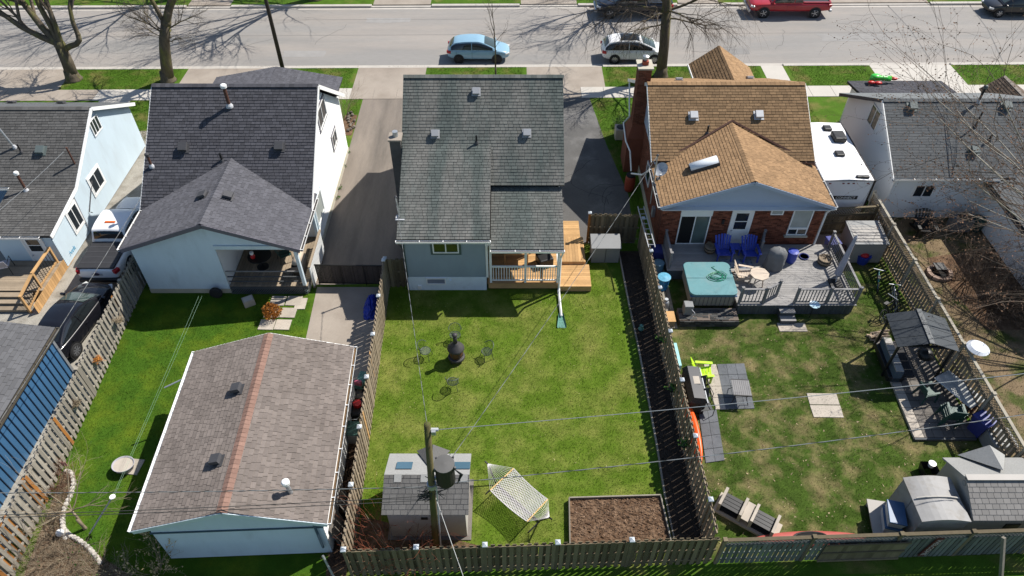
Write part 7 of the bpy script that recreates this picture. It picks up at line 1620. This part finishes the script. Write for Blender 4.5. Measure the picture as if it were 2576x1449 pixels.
# ================================================================ street trees (bare)
b = P(186,200); f = b+Vector((.15,0,2.45))
tree('street_tree', 'bare street tree forking low at the left frame edge', b, [b, b+Vector((.1,0,1.2)), f], .40, .33,
     [(f, (-1,-.1,.75), .22, 5.5), (f+Vector((-.1,0,.1)), (-.85,.3,1.0), .24, 6), (f, (-.25,.3,1.2), .2, 6), (f+Vector((.1,0,0)), (.25,.1,1.2), .18, 5.5), (f+Vector((1.45,0,.55)), (.12,.1,1.2), .15, 4.5)], 31, extra=[([f+Vector((.05,0,-.35)), f+Vector((.6,0,-.1)), f+Vector((1.1,0,.05)), f+Vector((1.38,0,.3)), f+Vector((1.47,0,.7))], .2, .155)], nch=(7,6,5), maxlev=3, thr=1)
b = P(424,203); f = b+Vector((1.2,0,4.0))
tree('street_tree', 'bare street tree with a knobbly trunk behind the slate roof', b, [b, b+Vector((.3,0,1.4)), b+Vector((.5,0,2.2)), b+Vector((.75,0,3.0)), f], .38, .30,
     [(f, (.5,.05,1.2), .27, 5), (f-Vector((0,0,.6)), (-.35,.1,1.1), .16, 5), (f-Vector((0,0,1.0)), (-.9,-.2,.7), .06, 2.4), (f-Vector((0,0,.4)), (.8,-.3,.6), .05, 2.4), (f-Vector((0,0,.8)), (-.5,-.5,.8), .05, 2.2), (f-Vector((0,0,1.3)), (-.8,-.1,.5), .035, 2.0), (f-Vector((0,0,1.2)), (.6,-.5,.5), .035, 1.8)], 32, nch=(7,6,5), maxlev=3, thr=1)
b = P(1662,192); f = b+Vector((-.3,0,4.6))
tree('street_tree', 'tall bare street tree behind the brick chimney', b, [b, b+Vector((-.1,0,2.2)), f], .36, .30,
     [(f, (-.05,.1,1.2), .3, 5), (f-Vector((0,0,.2)), (-1,-.15,.35), .09, 4.2), (f-Vector((0,0,.1)), (1,-.1,.4), .09, 4.2), (f+Vector((0,0,.3)), (-.8,.4,.8), .12, 4), (f-Vector((0,0,.6)), (.9,-.4,.1), .06, 3.2), (f-Vector((0,0,.9)), (-.7,-.5,.05), .05, 2.6), (f-Vector((0,0,.3)), (-.6,-.7,.2), .06, 3.2), (f-Vector((0,0,.1)), (.5,-.8,.2), .06, 3.2)], 33, nch=(8,6,5), maxlev=3, thr=1, droop=.06)
b = Vector((-1.1,44.2,0)); tree('young_tree', 'slender young street tree in front of the pale blue hatchback', b, [b, b+Vector((0,0,2.2)), b+Vector((-.05,0,3.2))], .055, .035,
     [(b+Vector((-.05,0,3.2)), (.15,0,1), .03, 1.6), (b+Vector((-.05,0,3.1)), (-.3,.1,1), .025, 1.5), (b+Vector((0,0,2.4)), (.6,.1,.9), .018, 1.2), (b+Vector((0,0,2.5)), (-.6,-.1,.9), .018, 1.2), (b+Vector((0,0,2.0)), (.5,-.3,.8), .014, .9)], 34, nch=(4,3), maxlev=2, thr=1)
for k, (x, y, lab, sc_) in enumerate(((-15.6,56.6,'bare tree across the street whose shadow fans over the road behind the dark lamp pole',1.2),(-26.6,56.8,'bare tree across the street shading the road at the left',1.1),(11.0,57.6,'bare tree across the street behind the navy pickup',1.1))):
    b = Vector((x,y,0)); f = b+Vector((0,0,2.6)); tree('street_tree', lab, b, [b, f], .36*sc_, .28*sc_, [(f+Vector((0,0,.35*j)), (math.cos(a)*.95, math.sin(a)*.95, .85), .09*sc_, 5.6*sc_) for j, a in enumerate((0,1.2,2.4,3.6,4.3,5.2))]+[(f, (-.3,-.4,1), .13*sc_, 6*sc_)], 40+k, nch=(7,6,4), maxlev=3, thr=1)
# dark street pole
lpole = T('street_pole', 'dark timber street pole beside the road', 'street pole', P(711,172)); pb_ = P(711,172); put(MB().tube([pb_, pb_+Vector((0,0,9))], .14, 10, .10), 'pole', M('creosote', (.035,.028,.022), .9, var=.2), lpole, smooth=True); put(MB().box(-.9,.9,-.05,.05,8.3,8.45), 'cross_arm', m_pole, lpole, world=False)
# budding tree leaning in from the right
b = Vector((25.6,20.5,0)); tg = [Vector(q) for q in ((16.6,26.0,7.0),(18.6,29.0,6.6),(16.6,21.8,6.6),(19.2,25.2,8.0),(18.6,17.5,6.4),(21.0,31.5,6.8),(18.4,23.0,5.0),(20.5,21,6),(20,34,7),(21.5,27,5.2),(19.0,31.0,7.2),(20.2,24.2,6.5))]
f = b+Vector((-.4,.3,3.2)); tree('budding_tree', 'budding tree reaching in from the right over two back yards', b, [b, f], .3, .24, [(f+Vector((0,0,.2*i % .8)), (q-f), .038, (q-f).length*.92) for i, q in enumerate(tg)], 51, nch=(8,5,4,3), maxlev=3, buds=True, thr=1, ratio=.42, mt=M('birch_bark', (.30,.27,.22), .9, var=.35, scale=5), mc=M('twig_light', (.15,.115,.088), .95, var=.2), droop=.02)
b = P(2425,705); shrub('bare_bush', 'dark bare bush beside the stone ring fire pit', b, 22, 1.5, .02, 59, M('twig_brown', (.12,.085,.06), .95, var=.2), spread=.9, lev=2, nch=(6,5,3), rad=.7)
b = P(2485,770); shrub('bare_bush', 'large dark bare bush in the right-hand yard', b, 36, 1.7, .022, 52, M('twig_dark', (.075,.055,.042), .95, var=.2), spread=.8, lev=2, nch=(6,5,4), rad=.8)
b = P(2600,820); shrub('bare_bush', 'dark bare bush at the right frame edge below the birch limb', b, 20, 1.6, .02, 53, MATS['twig_dark'], spread=.9, lev=2, nch=(6,5,3), rad=.7)
# shrubs
shrub('red_twig_bush', 'red-tipped bare bush between the fence corner and the utility pole', (-4.1,11.0,0), 14, 1.7, .016, 54, m_twigR, stem=m_twigG, spread=1.15, lev=2, nch=(4,3), rad=.35)
shrub('red_twig_bush', 'smaller red-tipped bare bush at the base of the utility pole', (-3.2,10.85,0), 10, 1.5, .014, 55, m_twigR, stem=m_twigG, spread=1.0, lev=2, nch=(4,3), rad=.25)
b = P(215,1330); tree('bare_sapling', 'pale bare sapling in the wild left bed', b, [b, b+Vector((0,.05,.7)), b+Vector((-.05,.1,1.1))], .05, .035, [(b+Vector((-.05,.1,1.1)), (math.cos(a), math.sin(a), 1.1), .022, 1.5) for a in (0,.9,1.8,2.8,3.9,5)], 56, nch=(5,4), maxlev=2, thr=1, mt=m_twigG, mc=m_twigG)
b = P(385,1440); shrub('dry_flower_bush', 'pale dry-flowered bush behind the garage gable', b, 12, 1.3, .012, 57, m_twigG, spread=.8, lev=2, nch=(4,3), rad=.4, leaf=M('dry_flower', (.45,.33,.18), .9, var=.2, isl=.4), nleaf=420, lsz=.045)
b = P(140,1220); shrub('brown_bush', 'rounded rusty-brown bush inside the scalloped edging', b, 40, .55, .010, 58, M('twig_rust', (.15,.075,.045), .95, var=.25), spread=1.3, lev=2, nch=(6,5), rad=.45)
for k, (px, py, n) in enumerate(((120,1330,30),(170,1400,30),(100,1420,30),(240,1440,26),(300,1450,22),(60,1440,22))):
    shrub('dry_grass_clump', ('tan dry clump in the wild bed beside the sapling','tan dry clump inside the lower edging curve','tan dry clump near the orange fence boards','tan dry clump below the edging end','tan dry clump beside the dry-flowered bush','tan dry clump in the lower left corner')[k], P(px,py), n, .6, .007, 60+k, m_twigG, spread=1.4, lev=1, nch=(6,4), rad=.55, group='dry clumps in the wild bed', leaf=m_leaf if k in (1,3) else None, nleaf=40, lsz=.05)
b = P(868,300); shrub('front_shrub', 'bare shrub in the stone-edged bed at the left house corner', b, 9, 1.6, .015, 70, m_twigG, spread=.45, lev=2, nch=(4,3), rad=.2)
fs = T('rock_edging', 'ring of rough stones round the bed at the left house corner', 'stones', P(878,310)); r_ = random.Random(12)
for i in range(16): q = P(884+r_.uniform(-8,8), 285+i*3.0); put(MB().sphere(q+Z_*.08, r_.uniform(.07,.13), 6, 4, (r_.uniform(.8,1.4),r_.uniform(.8,1.4),.7)), 'stone', M('bed_stone', (.16,.135,.11), .95, var=.3, scale=6, isl=.5), fs)
b = P(1570,320); shrub('green_bush', 'small green bush at the brick house front corner', b, 20, .5, .01, 71, m_twig, spread=1, lev=1, nch=(5,4), rad=.3, leaf=m_leaf, nleaf=900, lsz=.06)
t = T('air_conditioner', 'beige air conditioner unit at the brick house side', 'air conditioner', P(1560,345)); put(MB().box(-.35,.35,-.35,.35,0,.7), 'case', m_beige, t, world=False, bev=.03); put(MB().lathe([(.28,.7),(.28,.72),(.02,.73)], (0,0,0), 16), 'fan_grille', m_black, t, world=False)
# weeds along the white wall of the left house
for k, (px, py) in enumerate(((872,390),(862,420),(850,480),(845,500))): 
    shrub('wall_weed', ('green weed at the white wall, farthest up the driveway','green weed at the white wall, second up the driveway','green weed at the white wall, third up the driveway','green weed at the white wall, nearest the gate')[k], P(px,py), 8, .2, .006, 80+k, m_leaf, spread=1.2, lev=1, nch=(3,), rad=.12, leaf=m_leaf, nleaf=60, lsz=.05, group='weeds along the driveway wall')
# gravel and litter grains: leaves on the far-right lawn, mulch flecks in the bed
def scatter(name, label, cat, polys, dens, h, wd, mat, seed, lean=.5, flat=False, kind='stuff'):
    rg = np.random.default_rng(seed); V = []; F = []
    for poly in polys:
        p = np.array([(a[0],a[1]) for a in poly]); lo, hi = p.min(0), p.max(0); n = int((hi-lo).prod()*dens); q = rg.uniform(lo, hi, (n,2)); ins = np.zeros(n, bool); j = len(p)-1
        for i in range(len(p)):
            c = ((p[i,1] > q[:,1]) != (p[j,1] > q[:,1])) & (q[:,0] < (p[j,0]-p[i,0])*(q[:,1]-p[i,1])/(p[j,1]-p[i,1]+1e-12)+p[i,0]); ins ^= c; j = i
        q = q[ins]; n = len(q); a = rg.uniform(0,6.283,n); w2 = wd*rg.uniform(.6,1.3,n)/2; hh = h*rg.uniform(.5,1.3,n); z0 = .008
        dx, dy = np.cos(a)*w2, np.sin(a)*w2; tip = q+rg.normal(0,1,(n,2))*lean*h
        v = np.empty((n,3,3)); v[:,0,:2] = q-np.c_[dx,dy]; v[:,1,:2] = q+np.c_[dx,dy]; v[:,0,2] = v[:,1,2] = z0; v[:,2,:2] = tip; v[:,2,2] = z0+hh
        V.append(v.reshape(-1,3))
    v = np.concatenate(V); n = len(v)//3; me = bpy.data.meshes.new(name); me.vertices.add(len(v)); me.vertices.foreach_set('co', v.ravel().astype(np.float32)); me.loops.add(len(v)); me.loops.foreach_set('vertex_index', np.arange(len(v), dtype=np.int32))
    me.polygons.add(n); me.polygons.foreach_set('loop_start', np.arange(0,len(v),3,dtype=np.int32)); me.polygons.foreach_set('loop_total', np.full(n,3,dtype=np.int32)); me.update(calc_edges=True); me.validate(); me.materials.append(mat)
    o = bpy.data.objects.new(name, me); col.objects.link(o); return tagp(o, label, cat, None, kind)
scatter('grass', 'short sunlit grass blades of the middle lawn', 'grass', [[(-5.5,10.5),(-1.3,10.9),(-1.2,14),(-5.55,14)], [(-1.3,10.8),(1.9,10.8),(1.9,14.3),(-1.3,14.3)], [(-5.55,14),(5.2,14.2),(4.9,24),(4.3,27),(2.5,27),(2.3,23.7),(-5.7,23.8)], [(1.9,13),(5.2,13),(5.2,14.3),(1.9,14.3)]], 520, .06, .014, m_lawnC, 1)
scatter('grass', 'lush short grass blades of the left lawn', 'grass', [[(-16.95,12.0),(-12.3,12.0),(-12.3,23.6),(-17.45,23.6)], [(-14.6,10.2),(-12,10.2),(-12,12),(-15.5,12)], [(-12.3,18.2),(-9.2,18.2),(-9.4,23.5),(-12.3,23.5)], [(-15,8),(-5.7,8),(-5.7,10.3),(-15,10.3)]], 520, .06, .014, m_lawnL, 2)
scatter('grass', 'patchy short grass of the brick house yard', 'grass', [[(6.9,11.2),(18.1,11.4),(18.2,26),(15.7,26),(15.7,22),(10,21.4),(7.4,21.4)]], 330, .055, .014, m_lawnR, 3)
scatter('grass', 'sparse grass and leaf litter of the far right yard', 'grass', [[(18.5,10),(28,10),(28,28.5),(18.5,28.5)]], 200, .05, .016, m_lawnX, 4)
scatter('mulch', 'dark mulch chips in the long planting bed', 'mulch', [pp((1560,640),(1635,640),(1790,1355),(1702,1355),(1642,1050),(1602,845))], 400, .03, .04, M('mulch', (.035,.026,.02), .95, var=.4, isl=.8), 5, lean=1.2)
scatter('grass', 'dry grasses and dead stems in the wild left bed', 'grass', [pp((60,1449),(160,1190),(180,1205),(158,1300),(170,1345),(250,1410),(330,1449),(330,1540),(30,1540))], 900, .16, .012, m_twigG, 6, lean=.9)
scatter('leaf_litter', 'brown clods and straw on the raised bed', 'litter', [pp((1440,1258),(1655,1252),(1680,1355),(1440,1362))], 260, .04, .05, M('clod', (.16,.105,.07), .95, var=.3, isl=.6), 7, lean=1.0)
bpy.data.objects['leaf_litter'].location.z = .13
scatter('leaf_litter', 'brush of dead stems between garage and fence', 'litter', [[(-6.3,10.5),(-5.65,10.5),(-5.95,15.2),(-6.5,15.2)]], 700, .25, .012, M('dead_stems', (.09,.055,.04), .95, var=.3), 8, lean=1.0)
scatter('grass', 'short grass of the front lawns and boulevards along the street', 'grass', [strip(a+.1,b-.1,42.7,45.4) for a, b in ((-29.7,-22.3),(-16.2,-10.7),(-5.7,.8),(6.3,16.9),(18.8,24.4),(30.4,36))]+[strip(a,b,36.5,41.2) for a, b in ((-24.4,-17.3),(5.3,6.8),(15.6,19.0))]+[[(15.5,33.6),(19.0,33.6),(19.0,36.6),(15.5,36.6)], [(6.4,27.4),(7.0,27.4),(6.8,34),(6.3,36.6),(5.6,36.6),(6.4,31)], [(-10.3,39.4),(-9.66,39.4),(-9.66,41.2),(-10.4,41.2)]], 330, .07, .02, m_lawnS, 9)
scatter('leaf_litter', 'brown leaf litter swept along the near kerb', 'litter', [strip(-18,-13.5,45.8,46.0), strip(-13,-10.6,45.8,45.95), strip(-33,-27,45.8,45.9), strip(-8.5,-6,45.8,45.9)], 160, .02, .05, M('litter_brown', (.13,.08,.05), .95, var=.3, isl=.5), 10, lean=1.5)
bpy.data.objects['leaf_litter.002'].location.z = -.13
scatter('leaf_litter', 'dry leaves scattered over the brick house lawn', 'litter', [[(6.9,11.2),(18.1,11.4),(18.2,21.4),(7.4,21.4)]], 9, .025, .055, M('litter_tan', (.34,.26,.16), .95, var=.3, isl=.5), 11, lean=1.6)
scatter('leaf_litter', 'pale dry straw flecks scattered over the middle lawn', 'litter', [[(-5.5,14),(5.1,14.2),(4.8,23.5),(-5.7,23.5)]], 7, .02, .03, M('straw', (.36,.31,.15), .95, var=.3, isl=.5), 12, lean=1.6)
bpy.context.view_layer.update()
